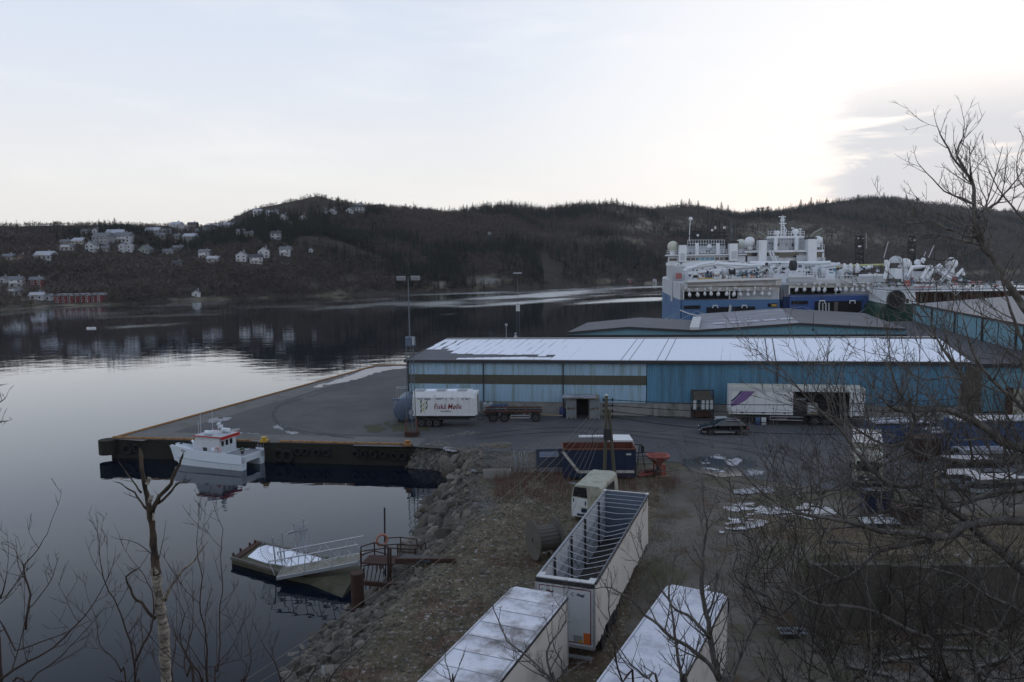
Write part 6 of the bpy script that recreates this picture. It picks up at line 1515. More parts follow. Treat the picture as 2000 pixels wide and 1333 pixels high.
m = MB(); torus(m, .30, .08, 20, 8); lb_ = m.build('lifebuoy', mat('lifebuoy_pink', (.55,.32,.32), .6), bt_, True); lb_.location = (x0+.15,-.40,1.72)
m = MB(); m.cyl((x0+.25,-.62,1.70),(x0+.9,-.62,1.70),.28,.28,14); m.build('side_drum', bwhite, bt_)
MB().bb(x0+1.55,x0+2.0,-.52,-.44,1.55,1.9).build('dark_vent', dark, bt_)
npz = 1.68
m = MB(); m.bb(BL*.72,BL*.84,-.02-.10,.03-.08,1.42,1.62); np_ = m.build('name_plate', dark, bt_)
m = MB()
for k in range(7): m.bb(BL*.73+k*.13,BL*.73+k*.13+.09,-.049,-.035,1.5+.0*k,1.58)
m.build('name_lettering', white, np_)
for (x, y, s) in ((BL*.8,-1.2,.2),(BL*.86,-1.6,.16),(BL*.92,-.8,.15)): MB().box((x,y,1.95+s*.4),(s*1.6,s,s*.9)).build('deck_cleat', dark, bt_)
m = MB(); m.cyl((BL*.76,-1.0,2.0),(BL*.88,-2.0,2.05),.12,.12,8); m.build('anchor_roller', bwhite, bt_)
MB().sph((.9,-1.3,1.75),.28,8,5,0,(1,.8,1)).build('deck_winch', mat('winch_green', (.05,.07,.05), .8), bt_); MB().bb(.8,1.0,-1.4,-1.2,1.35,1.7).build('winch_post', dark, bt_)
for k in range(3): MB().box((.0,-.3-.0*k,.45+.25*k),(.06,.3,.04)).build('boarding_step', galv, bt_)
cable(Vector((ht.x-.8,ht.y+.5,0)), Vector((ht.x-2.2,ht.y+5.8,.2)), .3, .02, 'mooring_rope', 'thin mooring rope from the catamaran bow to the quay', dark, 'rope')

# ================================================================ SEISMIC SHIPS
def fb(parent, name, mt, x0, y0, x1, y1, D, th, ):      # real box whose near face spans these pixels at distance D
    a = at(x0,y1,D); b_ = at(x1,y0,D); m = MB().bb(min(a.x,b_.x),max(a.x,b_.x),D,D+th,min(a.z,b_.z),max(a.z,b_.z)); sh = math.tan(R(9))   # everything aboard follows the ship's axis
    m.v = [(x+(y-D)*sh, y, z) for x,y,z in m.v]
    return m.build(name, mt, parent)
def dome(parent, px, py, rpx, D, mt=None, ped=True, name='radome'):
    c = at(px,py,D); r = rpx/F*D; m = MB(); m.sph(c, r, 16, 10, 0, (1,1,1.02)); o_ = m.build(name, mt or shipwhite, parent, True)
    if ped: MB().cyl((c.x,c.y,c.z-r*1.5),(c.x,c.y,c.z-r*.7),r*.5,r*.55,10).build('radome_pedestal', shipwhite, parent)
    return o_
def pxtube(parent, name, mt, pts, D, r): MB().tube([at(a,b_,D) for a,b_ in pts], r, 4).build(name, mt, parent)
def rail(parent, x0, y0, x1, y1, D, n, h=1.1, mt=None):
    m = MB(); A = at(x0,y0,D); B = at(x1,y1,D)
    for z_ in (h*.5,h): m.tube([A+Vector((0,0,z_)), B+Vector((0,0,z_))],.05,3,0,False)
    for k in range(n+1): p = A.lerp(B,k/n); m.tube([p, p+Vector((0,0,h))],.05,3,0,False)
    m.build('railing', mt or shipwhite, parent)
def shiphull(parent, sx0, sx1, ytop, ybb, D, axis, Ls, mats, bowx=.5):
    A = at(sx0,ytop,D); B = at(sx1,ytop,D); z1 = (A.z+B.z)/2; z0 = WZ-1; zs = at((sx0+sx1)/2,ybb,D).z
    ax_ = Vector((math.sin(axis),math.cos(axis),0)); c = (A+B)/2; hw = (B.x-A.x)/2; rt_ = Vector((ax_.y,-ax_.x,0))
    for (za, zb_, mt, nm) in ((z0,zs,mats[0],'hull'),(zs,z1,mats[1],'upper_hull')):
        m = MB(); secs = []
        for f in [0,.1,.3,.55,.75,.88,.96,1]:
            w_ = hw*(1+.05*min(1,f*6))*(1-max(0,(f-.6)/.4)**2*.97); y = f*Ls
            p = Vector((c.x,c.y+1.2,0))+ax_*y
            secs.append([(*(p-rt_*w_).xy,za),(*(p+rt_*w_).xy,za),(*(p+rt_*w_).xy,zb_),(*(p-rt_*w_).xy,zb_)])
        m.loft(secs); m.build(nm, mt, parent)
    return z1
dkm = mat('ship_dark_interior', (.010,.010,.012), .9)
rustw = mat('ship_rusty_white', (.50,.49,.47), .6, dirt=(.24,.14,.08), damt=.35, dscale=.4)
greyw = mat('ship_grey_white', (.45,.47,.50), .6, dirt=(.3,.3,.3), damt=.3, dscale=.3)
craneY = mat('deck_yellow', (.42,.27,.06), .6); craneO = mat('deck_orange', (.40,.13,.03), .6); pinkr = mat('deck_pink_red', (.38,.14,.13), .6)
floatm = None
def floatme():
    m = MB(); m.tube([(0,0,1.3),(0,0,.7)],.09,4); m.tube([(0,0,.75),(0,0,.45),(0,0,.1),(0,0,-.2),(0,0,-.45)],[.12,.34,.46,.36,.1],8); m.box((0,0,1.5),(.75,.5,.5)); return m.mesh('float_hook', shipwhite)
FM = floatme()
def stern(parent, x0, x1, D, yb0, yb1, yop0, yop1, yh, xs_f, blue, posts):
    # the near deck opening with its row of hanging floats, framed by beams
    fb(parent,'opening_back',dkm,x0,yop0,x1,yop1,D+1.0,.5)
    fb(parent,'stern_beam',rustw,x0,yb0,x1,yb1,D-.6,1.5)
    fb(parent,'hanger_beam',rustw,x0,yb1,x1,yop0+3,D-.1,.8)
    for px in posts: fb(parent,'stern_post',shipwhite,px-1,yop0,px+1,yop1,D-.2,.8)
    fb(parent,'transom',blue,x0,yop1,x1,yh,D-.2,1.4)
    q = random.Random(int(x0))
    for px in xs_f:
        c = at(px+q.uniform(-1.2,1.2),(yop0+yop1)/2+q.uniform(-1.0,1.2),D-.5); inst('float_hook', FM, parent, tuple(c), (q.uniform(-.2,.2),q.uniform(-.3,.3),q.uniform(0,3)), (q.uniform(.7,1.1),q.uniform(.7,1.1),q.uniform(.75,1.0)))
s1 = thing('research_ship', 'left seismic ship with blue stern, yellow deck gear and dark lattice masts', 'ship', (0,0,0))
D1 = 164
shiphull(s1, 1333, 1523, 552, 586, D1, R(7), 84, (hullblue, greyw))
stern(s1, 1333, 1523, D1, 553, 560, 567, 585, 660, [1347,1362,1377,1389,1403,1418,1432,1447,1461,1473,1488,1502], hullblue, (1335,1425,1521))
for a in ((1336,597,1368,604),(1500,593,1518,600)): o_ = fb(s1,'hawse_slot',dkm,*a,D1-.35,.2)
fb(s1,'slot_yellow_plate',craneY,1507,594.5,1517,599,D1-.42,.05)  # thin plate in the deck yellow, set in the right hand slot
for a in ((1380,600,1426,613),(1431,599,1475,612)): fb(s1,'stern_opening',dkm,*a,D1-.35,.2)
for px in (1397,1454): pxtube(s1,'towing_frame',shipwhite,[(px-5,602),(px-4,597),(px+4,597),(px+5,602)],D1-.8,.12)
pxtube(s1,'towing_post',rustw,[(1427,596),(1424,616)],D1-.8,.25)
pxtube(s1,'stern_tube',rustw,[(1338,552),(1523,546)],D1-1,.45)
fb(s1,'stern_tower',rustw,1515,544,1527,558,D1-1.2,2); fb(s1,'stern_tower',greyw,1336,548,1343,566,D1-1.2,1.5)
D=D1+3
q = random.Random(21)
fb(s1,'deck_rack',craneY,1365,543,1394,553,D,2.5); fb(s1,'deck_rack',craneY,1394,545,1420,553,D,2.5); fb(s1,'deck_rack',greyw,1428,541,1448,552,D,2); fb(s1,'deck_rack',craneY,1450,546,1478,552,D,2.5); fb(s1,'deck_crate',craneO,1467,538,1473,545,D-.5,1.5); fb(s1,'deck_crate',craneO,1345,553,1364,557,D-2.5,1.5)
for k in range(85):       # individual floats, reels and boxes cluttering the back deck
    px = q.uniform(1345,1512); py = q.uniform(528,547); w_ = q.uniform(1,5); h_ = q.uniform(1.5,6)
    mt = q.choice([shipwhite,greyw,shipwhite,bluegrey,craneY,dkm,dkm,dark,rustw,teal,pinkr])
    fb(s1,'deck_gear',mt,px,py-h_,px+w_,py,D+q.uniform(1,9),q.uniform(.6,1.6))
for k in range(9):
    px = q.uniform(1350,1505); py = q.uniform(531,541); c = at(px,py,D+3); m = MB(); m.cyl((c.x-.5,c.y,c.z),(c.x+.5,c.y,c.z),.5,.5,12); m.cyl((c.x-.6,c.y,c.z),(c.x-.5,c.y,c.z),.85,.85,12); m.cyl((c.x+.5,c.y,c.z),(c.x+.6,c.y,c.z),.85,.85,12); m.build('cable_winch', q.choice([greyw,bluegrey,shipwhite,dark]), s1)
rail(s1,1345,556,1395,556,D1-.9,9); rail(s1,1430,552,1510,549,D1-.9,14); rail(s1,1333,540,1520,536,D1+8,26)
for pts in ([(1335,530),(1365,518),(1395,513)],[(1340,525),(1400,516),(1462,519)],[(1400,514),(1440,524),(1495,520)],[(1405,532),(1455,520),(1500,517)],[(1345,536),(1400,529),(1440,532)],[(1436,540),(1470,530)],[(1470,536),(1512,522)]): pxtube(s1,'crane_boom',shipwhite,pts,D1+8,.42)
D=D1+22
fb(s1,'deckhouse',shipwhite,1316,512,1460,552,D,10); fb(s1,'side_house',greyw,1312,520,1338,590,D-6,30)
fb(s1,'bridge_house',shipwhite,1307,500,1456,514,D+2,8)
fb(s1,'bridge_window_band',glass,1325,502.5,1440,509.5,D+1.9,.1); fb(s1,'bridge_window_band',glass,1307,505,1322,510,D+1.9,.1); fb(s1,'bridge_window_band',teal,1362,503.5,1396,509,D+1.85,.1)
for k in range(12): fb(s1,'window_mullion',shipwhite,1330+k*9.3,503,1331+k*9.3,509,D+1.8,.12)
fb(s1,'bridge_roof',shipwhite,1302,496,1459,500.5,D+1,10); fb(s1,'bridge_wing',shipwhite,1302,513,1330,519,D+1,4)
fb(s1,'top_house',greyw,1343,480,1417,496,D+4,5); rail(s1,1343,482,1415,482,D+3.5,14,1.6); rail(s1,1303,498,1325,498,D+.8,6); rail(s1,1440,497,1458,497,D+.8,5); rail(s1,1340,497,1425,497,D+.8,14)
for x in (1358,1399): fb(s1,'vent_trunk',shipwhite,x,475,x+7,498,D+2,1.5)
fb(s1,'funnel',shipwhite,1326,479,1341,512,D,4); fb(s1,'funnel_top',dark,1326,474,1341,479,D+.1,4.2); fb(s1,'funnel',shipwhite,1425,476,1441,510,D,4); fb(s1,'funnel_top',dark,1425,471,1443,476,D+.1,4.2)
fb(s1,'louvre',greyw,1329,495,1338,509,D-.1,.1); fb(s1,'louvre',greyw,1429,491,1439,506,D-.1,.1)
dome(s1,1314,482,10.5,D+3,mat('radome_cream', (.50,.50,.42), .5)); dome(s1,1447,478,10.5,D+5,mat('radome_cream2', (.56,.56,.50), .5)); dome(s1,1385.5,482,4.5,D+2,None,False)
fb(s1,'mast_platform',dark,1344,472,1420,476,D+6,4)
for x,t_ in ((1350,440),(1372,440),(1383,416),(1398,430),(1406,432),(1415,445)): pxtube(s1,'lattice_mast',dark,[(x,476),(x,t_)],D+8,.22)
for a,b_,y in ((1350,1372,452),(1383,1418,455),(1395,1420,462),(1345,1362,461),(1383,1384,440)): pxtube(s1,'mast_arm',dark,[(a,y),(b_+1,y)],D+8,.18)
pxtube(s1,'lattice_mast',shipwhite,[(1346,474),(1348,432)],D+8,.1); pxtube(s1,'lattice_mast',wirem,[(1427,474),(1427,433)],D+8,.08); pxtube(s1,'lattice_mast',wirem,[(1430,474),(1430,433)],D+8,.08)
dome(s1,1349,428,3.8,D+8,None,False,'satcom_dome'); fb(s1,'aerial_cap',shipwhite,1396,442,1399,448,D+7.8,.5); fb(s1,'aerial_cap',shipwhite,1413,443,1417,447,D+7.8,.5); fb(s1,'aerial_cap',shipwhite,1389,448,1393,452,D+7.8,.5); fb(s1,'aerial_cap',shipwhite,1361,458,1365,462,D+7.8,.5)
for a,b_,c_ in ((1306,520,1333),(1308,545,1333)): pass
fb(s1,'red_patch',pinkr,1320,534,1332,545,D1+14,1)
# ---- ship 2
s2 = thing('research_ship', 'right hand seismic ship with deep blue stern, white lattice mast and big radomes', 'ship', (0,0,0)); D2 = 163
shiphull(s2, 1540, 1731, 556, 580, D2, R(10), 84, (hullnavy, greyw))
stern(s2, 1541, 1730, D2, 545, 553, 560, 575, 660, [1556,1572,1588,1600,1611,1634,1641,1652,1663,1674,1685,1696,1706,1717], hullnavy, (1542,1633,1729))
fb(s2,'white_line',shipwhite,1541,577,1730,579,D2-.3,.2); fb(s2,'side_hull',hullnavy,1524,585,1541,660,D2+4,20); fb(s2,'side_plate',greyw,1524,556,1541,586,D2+4,20)  # left side of the hull in the transom's navy, grey plate above it
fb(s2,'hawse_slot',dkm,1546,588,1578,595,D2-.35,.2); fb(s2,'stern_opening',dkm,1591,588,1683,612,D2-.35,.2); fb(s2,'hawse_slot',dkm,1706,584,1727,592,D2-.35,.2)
for k in range(5): fb(s2,'slot_bar',shipwhite,1714+k*2.5,585,1715+k*2.5,591,D2-.45,.08)
for x in (1600,1607,1613,1619): pxtube(s2,'roller_post',greyw,[(x,592),(x,612)],D2-.6,.15)
fb(s2,'wooden_fender',woodgrey,1629,590,1637,612,D2-.6,.2)
for px in (1606,1665): pxtube(s2,'towing_frame',shipwhite,[(px-5,593),(px-5,588),(px+5,588),(px+5,593)],D2-.8,.14)
fb(s2,'stern_box',shipwhite,1543,539,1590,543,D2-1,3); fb(s2,'stern_box',greyw,1541,543,1595,552,D2-.9,3); fb(s2,'stern_box',shipwhite,1685,536,1731,541,D2-1,3); fb(s2,'stern_box',greyw,1672,541,1731,552,D2-.9,3); fb(s2,'stern_box',greyw,1595,549,1672,553,D2-.9,3)
for k in range(3): c = at(1649+k*12.5,526,D2+6); m = MB(); m.tube([c+Vector((0,0,-.8)),c+Vector((0,0,.2)),c+Vector((0,0,1.0)),c+Vector((0,0,1.3))],[.45,.45,.38,.1],10); m.build('vent_cowl', shipwhite, s2, True)
D=D2+4
for k in range(95):
    px = q.uniform(1445,1720); py = q.uniform(522,541); w_ = q.uniform(1,5); h_ = q.uniform(1.5,7)
    if px < 1530: py -= 3
    mt = q.choice([shipwhite,greyw,shipwhite,shipwhite,bluegrey,dkm,dkm,rustw,teal,dark]); fb(s2,'deck_gear',mt,px,py-h_,px+w_,py,D+q.uniform(1,10),q.uniform(.6,1.6))
for px,py in ((1503,535),(1549,519),(1588,532),(1605,534),(1640,538)):
    c = at(px,py,D+2); m = MB(); m.cyl((c.x-.5,c.y,c.z),(c.x+.5,c.y,c.z),1.15,1.15,18); m.cyl((c.x-.6,c.y-.1,c.z),(c.x+.6,c.y-.1,c.z),.6,.6,10); m.build('cable_winch', greyw if px != 1549 else dark, s2)
for pts in ([(1465,514),(1540,514),(1600,514)],[(1490,545),(1495,523),(1503,514)],[(1525,530),(1545,515)],[(1570,516),(1622,513)],[(1640,530),(1700,522)],[(1560,540),(1600,524),(1640,516)]): pxtube(s2,'crane_boom',shipwhite,pts,D+6,.4)
pxtube(s2,'hose_boom',mat('pale_yellow_boom', (.42,.42,.20), .6),[(1622,521),(1728,518)],D+20,.35)
rail(s2,1543,540,1600,540,D2-.5,10); rail(s2,1600,549,1672,549,D2-.5,12); rail(s2,1500,527,1640,524,D2+9,22)
D=D2+22
fb(s2,'deckhouse',shipwhite,1462,513,1632,552,D,10)
for x in (1487,1494,1504,1575,1582,1589): c = at(x,521,D); MB().box((c.x,c.y-.05,c.z),(.5,.12,1.0)).build('porthole', teal if x < 1510 else glass, s2)
fb(s2,'red_stripe',pinkr,1584,514,1597,515.5,D-.1,.1)
fb(s2,'bridge_house',shipwhite,1460,494,1610,514,D+3,7); fb(s2,'bridge_window_band',glass,1458,494,1485,501,D+2.9,.1); fb(s2,'bridge_window_band',glass,1496,493.5,1560,501,D+2.9,.1); fb(s2,'bridge_window_band',glass,1590,492.5,1606,503,D+2.9,.1)
fb(s2,'bridge_centre_bay',glass,1520,493,1557,503,D+2.6,.3); fb(s2,'bridge_roof',shipwhite,1455,488,1610,494,D+1.5,10); fb(s2,'windbreak',greyw,1556,499,1580,510,D+1.5,1); fb(s2,'windbreak',greyw,1496,500,1521,511,D+1.5,1); fb(s2,'stair_block',greyw,1606,503,1612,512,D+1.5,1)
fb(s2,'top_house',greyw,1498,466,1572,489,D+5,6); fb(s2,'top_deck',shipwhite,1500,461,1571,466,D+4,7); rail(s2,1500,461,1571,461,D+4,14); rail(s2,1498,476,1572,475,D+3.8,14); rail(s2,1456,488,1484,488,D+1.5,6); rail(s2,1584,487,1610,487,D+1.5,6)
for x in (1512,1553): fb(s2,'vent_trunk',shipwhite,x,464,x+7,489,D+3,1.5)
fb(s2,'funnel',shipwhite,1482,469,1498,512,D,4); fb(s2,'funnel',shipwhite,1578,467,1596,511,D,4); fb(s2,'funnel_top',dark,1482,467,1498,469,D-.1,4.2); fb(s2,'funnel_top',dark,1578,464,1596,467,D-.1,4.2)
exm = mat('exhaust_grey', (.20,.20,.17), .6)
for pts in ([(1492,466),(1488,461),(1480,453)],[(1496,465),(1490,459),(1483,455)]): pxtube(s2,'exhaust_pipe',exm,pts,D+2,.32)
for pts in ([(1583,464),(1590,456),(1606,448)],[(1587,464),(1594,459),(1603,457)]): pxtube(s2,'exhaust_pipe',exm,pts,D+2,.36)
dome(s2,1464,473,10,D+2); dome(s2,1597,470,8.5,D+7); dome(s2,1519,455,4.3,D+6); dome(s2,1554,453,5.8,D+6)
m = MB(); A = [at(1525,462,D+7),at(1533,462,D+7)]; T_ = [at(1527,424,D+7),at(1530,424,D+7)]
for k in range(2): m.tube([A[k],T_[k]],.12,4)
for k in range(8):
    f = k/8; m.tube([A[0].lerp(T_[0],f),A[1].lerp(T_[1],f+.1)],.07,3); m.tube([A[1].lerp(T_[1],f),A[0].lerp(T_[0],f+.1)],.07,3)
m.build('lattice_mast', shipwhite, s2)
for a,b_,y in ((1521,1535,424),(1524,1534,429),(1522,1536,437),(1524,1532,432)): pxtube(s2,'mast_arm',shipwhite,[(a,y),(b_,y)],D+7,.13)
pxtube(s2,'mast_tip',shipwhite,[(1529,424),(1529,420)],D+7,.08)
for p_ in ([(1533,462),(1536,450),(1530,440)],[(1523,470),(1527,452)],[(1545,460),(1549,447),(1553,460)],[(1513,460),(1514,450)],[(1563,462),(1563,448)],[(1606,488),(1606,464)]): pxtube(s2,'stay_pole',shipwhite,p_,D+6.5,.12)
pxtube(s2,'antenna_bar',shipwhite,[(1545,446),(1551,446)],D+6.5,.15); pxtube(s2,'antenna_bar',shipwhite,[(1560,448),(1566,448)],D+6.5,.15)
for x0_,x1_ in ((1502,1512),(1508,1517)): pxtube(s2,'outer_stair',shipwhite,[(x0_,490),(x1_,513)],D+.6,.22)
bm = thing('dark_tower_mast', 'black lattice tower mast standing behind the white ship clutter, left of two', 'mast', (0,0,0)); bm2 = thing('dark_tower_mast', 'black lattice tower mast above the green hulled ship, right of two', 'mast', (0,0,0))
for t_, x, top_, wd2 in ((bm,1679,463,8),(bm2,1781,470,7)):
    D_ = D2+26
    for s in (-1,1): pxtube(t_,'mast_leg',dark,[(x+s*wd2,520),(x+s*wd2*.95,top_+4)],D_,.28)
    m = MB()
    for k in range(5): a = at(x-wd2,516-k*11,D_); b_ = at(x+wd2,507-k*11,D_); m.tube([a,b_],.14,4); m.tube([at(x-wd2,506-k*11,D_),at(x+wd2,506-k*11,D_)],.22,4)
    m.build('lattice_brace', dark, t_)
    for k in range(4): fb(t_,'antenna',(dark,greyw)[k % 2],x-wd2+k*wd2*.55,top_-2-k%3,x-wd2+k*wd2*.55+2.4,top_+5,D_,.4)
    for y in (top_+3,top_+12,top_+30): fb(t_,'antenna_panel',dark,x-wd2*.9,y,x+wd2*.9,y+5,D_+.1,.5)
    fb(t_,'small_dome',shipwhite,x-3,top_+17,x+3,top_+20,D_-.2,.4)
pxtube(bm,'side_whip',greyw,[(1692,486),(1692,456)],D2+26,.08)
for k in range(70):      # hatches, doors and vents on the white upper works
    par, xa, xb, ya, yb_, Dq = q.choice(((s1,1320,1455,513,530,D1+21.8),(s2,1466,1628,514,532,D2+21.8),(s2,1500,1570,468,487,D2+26.9),(s1,1345,1414,482,494,D1+25.9)))
    px = q.uniform(xa,xb); py = q.uniform(ya,yb_); fb(par,q.choice(['hatch','vent_grille','deck_door']),q.choice([dark,glass,bluegrey,greyw,dkm]),px,py,px+q.uniform(1.2,3.5),py+q.uniform(1.5,4),Dq,.12)
# ---- ship 3
s3 = thing('supply_ship', 'green hulled white ship with large round roller opening and long rusty side deck', 'ship', (0,0,0)); D3 = 150
m = MB(); secs = []
for f,(xl,xr,y) in enumerate(((1731,1787,570),(1730,1790,594),(1722,1786,602),(1716,1784,618),(1712,1783,640))):
    a = at(xl,y,D3); b_ = at(xr,y,D3); secs.append([(a.x,D3,a.z),(b_.x,D3,b_.z),(b_.x+3,D3+30,b_.z),(a.x+6,D3+30,a.z)])
m.loft(secs[:2]); m.build('upper_hull', shipwhite, s3); m = MB(); m.loft(secs[1:]); m.build('hull', hullgreen, s3)
c = at(1748,585,D3); m = MB(); m.cyl((c.x,D3-.5,c.z),(c.x,D3+.2,c.z),1.6,1.6,24); m.build('round_opening', black, s3)
m = MB(); torus(m,1.65,.2,24,6); o_ = m.build('opening_rim', dark, s3); o_.location = (c.x,D3-.5,c.z); o_.rotation_euler = (0,0,0)
fb(s3,'hull_mark',rust,1770,584,1775,592,D3-.1,.1)
fb(s3,'deck_edge',shipwhite,1731,567,2040,570,D3-.3,4); fb(s3,'rusty_side',mat('rusty_deck_side', (.06,.03,.018), .9, var=.5, scale=.4, dirt=(.22,.16,.11), damt=.45, dscale=.7, stretch=(1,1,.3)),1784,570,2060,594,D3+1,2)
for k in range(22): fb(s3,'side_frame',q.choice([rustlight,rust,woodgrey]),1788+k*9,571,1791+k*9+q.uniform(0,2),590-k*.2,D3+.6,.5)
pxtube(s3,'v_brace',shipwhite,[(1860,570),(1867,577),(1874,570)],D3,.12)
fb(s3,'deck',greyw,1731,561,2040,567,D3+4,14); rail(s3,1733,567,2030,567,D3-.2,40,1.2,greyw)
for k in range(120):
    px = q.uniform(1735,1985); py = q.uniform(545,566); w_ = q.uniform(1,6); h_ = q.uniform(1.5,7)
    if px > 1900: py = max(py,556)
    mt = q.choice([shipwhite,greyw,shipwhite,bluegrey,dkm,pinkr,rustw,woodgrey,redpaint,hullgreen]); fb(s3,'deck_gear',mt,px,py-h_,px+w_,py,D3+3+q.uniform(1,12),q.uniform(.6,1.6))
fb(s3,'red_locker',redpaint,1770,548,1778,560,D3+2,1.5); fb(s3,'liferaft_white',shipwhite,1785,556,1826,559,D3+2,1); fb(s3,'rescue_boat',pinkr,1790,559,1820,563,D3+2,1.2)
fb(s3,'wheelhouse',shipwhite,1780,528,1820,552,D3+12,6); fb(s3,'wheelhouse_roof',shipwhite,1776,519,1822,523,D3+11,7); fb(s3,'window_band',glass,1784,525,1816,530,D3+11.9,.1); fb(s3,'side_house',shipwhite,1748,525,1762,545,D3+10,4); fb(s3,'side_house',greyw,1825,524,1850,534,D3+10,5)
dome(s3,1768.5,516,10.8,D3+12); dome(s3,1858,515,11.5,D3+14); dome(s3,1803,508,4.2,D3+12); fb(s3,'radome_tower',greyw,1852,527,1865,545,D3+13.5,1.5); dome(s3,1792,513,6,D3+14)
m = MB(); c = at(1750,514,D3+12); m.sph(c,1.5,12,6,0,(1,1,1),0,.5); m.build('half_dome', greyw, s3)
for pts in ([(1770,540),(1782,523),(1800,521)],[(1810,545),(1822,528),(1835,518),(1848,533)],[(1868,540),(1880,527),(1882,538)],[(1800,545),(1812,524),(1818,521)],[(1838,550),(1848,534)],[(1826,526),(1858,546)],[(1728,545),(1735,512)]): pxtube(s3,'crane_boom',shipwhite,pts,D3+9,.4)
for pts in ([(1726,504),(1735,472)],[(1813,505),(1824,480)],[(1804,502),(1808,492)]): pxtube(s3,'stay_pole',greyw,pts,D3+12,.09)
fb(s3,'mast_pole',shipwhite,1729,508,1735,520,D3+11,.8)
# mooring lines
cable(at(1328,606,D1-1), at(1370,618,150), .2, .12, 'gangway_beam', 'white slanting gangway beam at the corner of the left ship', rustw, 'gangway')
for k,(a,b_,lab) in enumerate((((1325,610),(1298,624),'mooring rope of the left ship, leftmost'),((1327,612),(1306,626),'mooring rope of the left ship, second from the left'),((1360,608),(1325,626),'mooring rope of the left ship rising to its middle bollard'),((1361,608),(1385,615),'mooring rope of the left ship running right'),((1568,599),(1525,604),'mooring rope of the right ship running left'),((1568,599),(1600,610),'mooring rope of the right ship running right'),((1700,596),(1676,612),'mooring rope near the green hull running left'),((1700,596),(1790,624),'mooring rope near the green hull running right'))):
    cable(at(*a,D1-1.5), at(*b_,150), .1, .06, 'mooring_rope', lab, galv, 'rope')
# ================================================================ DOCK, GANGWAY, PLATFORM
dA, dB, dC, dDn = G(452,1088,-1.65), G(498,1060,-1.65), G(700,1100,-1.65), G(640,1142,-1.65)
def quadbox(name, pts, z0, z1, mt, parent):
    m = MB(); n = len(pts); m.add([(p[0],p[1],z0) for p in pts]+[(p[0],p[1],z1) for p in pts], [tuple(range(n-1,-1,-1)), tuple(range(n,2*n))]+[(i,(i+1)%n,(i+1)%n+n,i+n) for i in range(n)]); return m.build(name, mt, parent)
dk = thing('floating_dock', 'mossy concrete floating dock with snow on its middle', 'dock', (0,0,0))
pd_ = [G(452,1090,-1.6), G(500,1058,-1.6), G(712,1108,-1.6), G(668,1143,-1.6), G(570,1123,-1.6)]
mossdock = mat('mossy_dock', (.075,.07,.045), .9, var=.3, scale=1.5, dirt=(.04,.045,.025), damt=.5, bump=.4)
quadbox('pontoon', [p.xy for p in pd_], -2.6, -1.6, mossdock, dk)
quadbox('edge_timber', [G(452,1090,-1.5).xy, G(500,1058,-1.5).xy, G(509,1060,-1.5).xy, G(462,1093,-1.5).xy], -1.6, -1.48, rust, dk)
for a,b_ in (((500,1058),(640,1091)),((452,1090),(570,1124))): m = MB(); m.beam(G(*a,-1.55), G(*b_,-1.55), .18, .16); m.build('edge_timber', woodgrey, dk)
sp = [(484,1088),(505,1070),(524,1064),(560,1072),(612,1082),(628,1092),(600,1110),(560,1106),(520,1100)]
quadbox('snow_cover', [G(a,b_,-1.57).xy for a,b_ in sp], -1.6, -1.555, snow, dk)
for a in ((456,1086),(470,1077),(488,1066),(498,1061)): p = G(*a,-1.5); MB().cyl((p.x,p.y,-1.6),(p.x,p.y,-1.3),.08,.08,6).build('cleat', rust, dk)
gwplank = mat('gangway_plank', (.24,.225,.19), .85, var=.25, scale=2, dirt=(.10,.10,.07), damt=.5)
gw = thing('gangway', 'aluminium gangway with plank deck sloping down to the floating dock', 'gangway', (0,0,0))
g0 = G(548,1126,-1.45); g0b = G(562,1104,-1.45); g1 = at(694,1107,0); 
S0, S1 = G(540,1128,-1.45), G(700,1098,-.55); W0 = (G(556,1109,-1.45)-S0); W0.z = 0
W0 = W0.normalized()*1.55
rel = S1-S0
n_ = 34
for k in range(n_):
    f = k/n_; a = S0+rel*f; b_ = S0+rel*((k+.86)/n_); m = MB(); w_ = W0*1.0
    m.add([tuple(a),tuple(b_),tuple(b_+w_),tuple(a+w_)]+[tuple(v-Vector((0,0,.05))) for v in (a,b_,b_+w_,a+w_)], [(0,1,2,3),(0,4,5,1),(1,5,6,2),(3,2,6,7),(0,3,7,4)]); m.build('plank', gwplank, gw)
for off_ in (Vector((0,0,0)), W0):
    A, B = S0+off_, S1+off_; up1 = Vector((0,0,1.1))
    m = MB(); m.beam(A-Vector((0,0,.08)), B-Vector((0,0,.08)), .09, .2); m.build('side_beam', alu, gw)
    m = MB(); m.tube([A+Vector((0,0,.15))-rel*.02, A+up1+rel*-.09+Vector((0,0,-.0))],.03,5); m.tube([A+up1-rel*.09,B+up1],.045,6); m.build('handrail', alu, gw)
    for k in range(1,6): p = A.lerp(B,k/6); m = MB(); m.tube([p,p+up1+rel*.03],.028,5); m.build('rail_post', alu, gw)
    for k in range(0,6): p = A.lerp(B,k/6); q_ = A.lerp(B,(k+1)/6); m = MB(); m.tube([p+up1,q_],.022,4) if k % 2 else m.tube([p,q_+up1],.022,4); m.build('rail_brace', alu, gw)
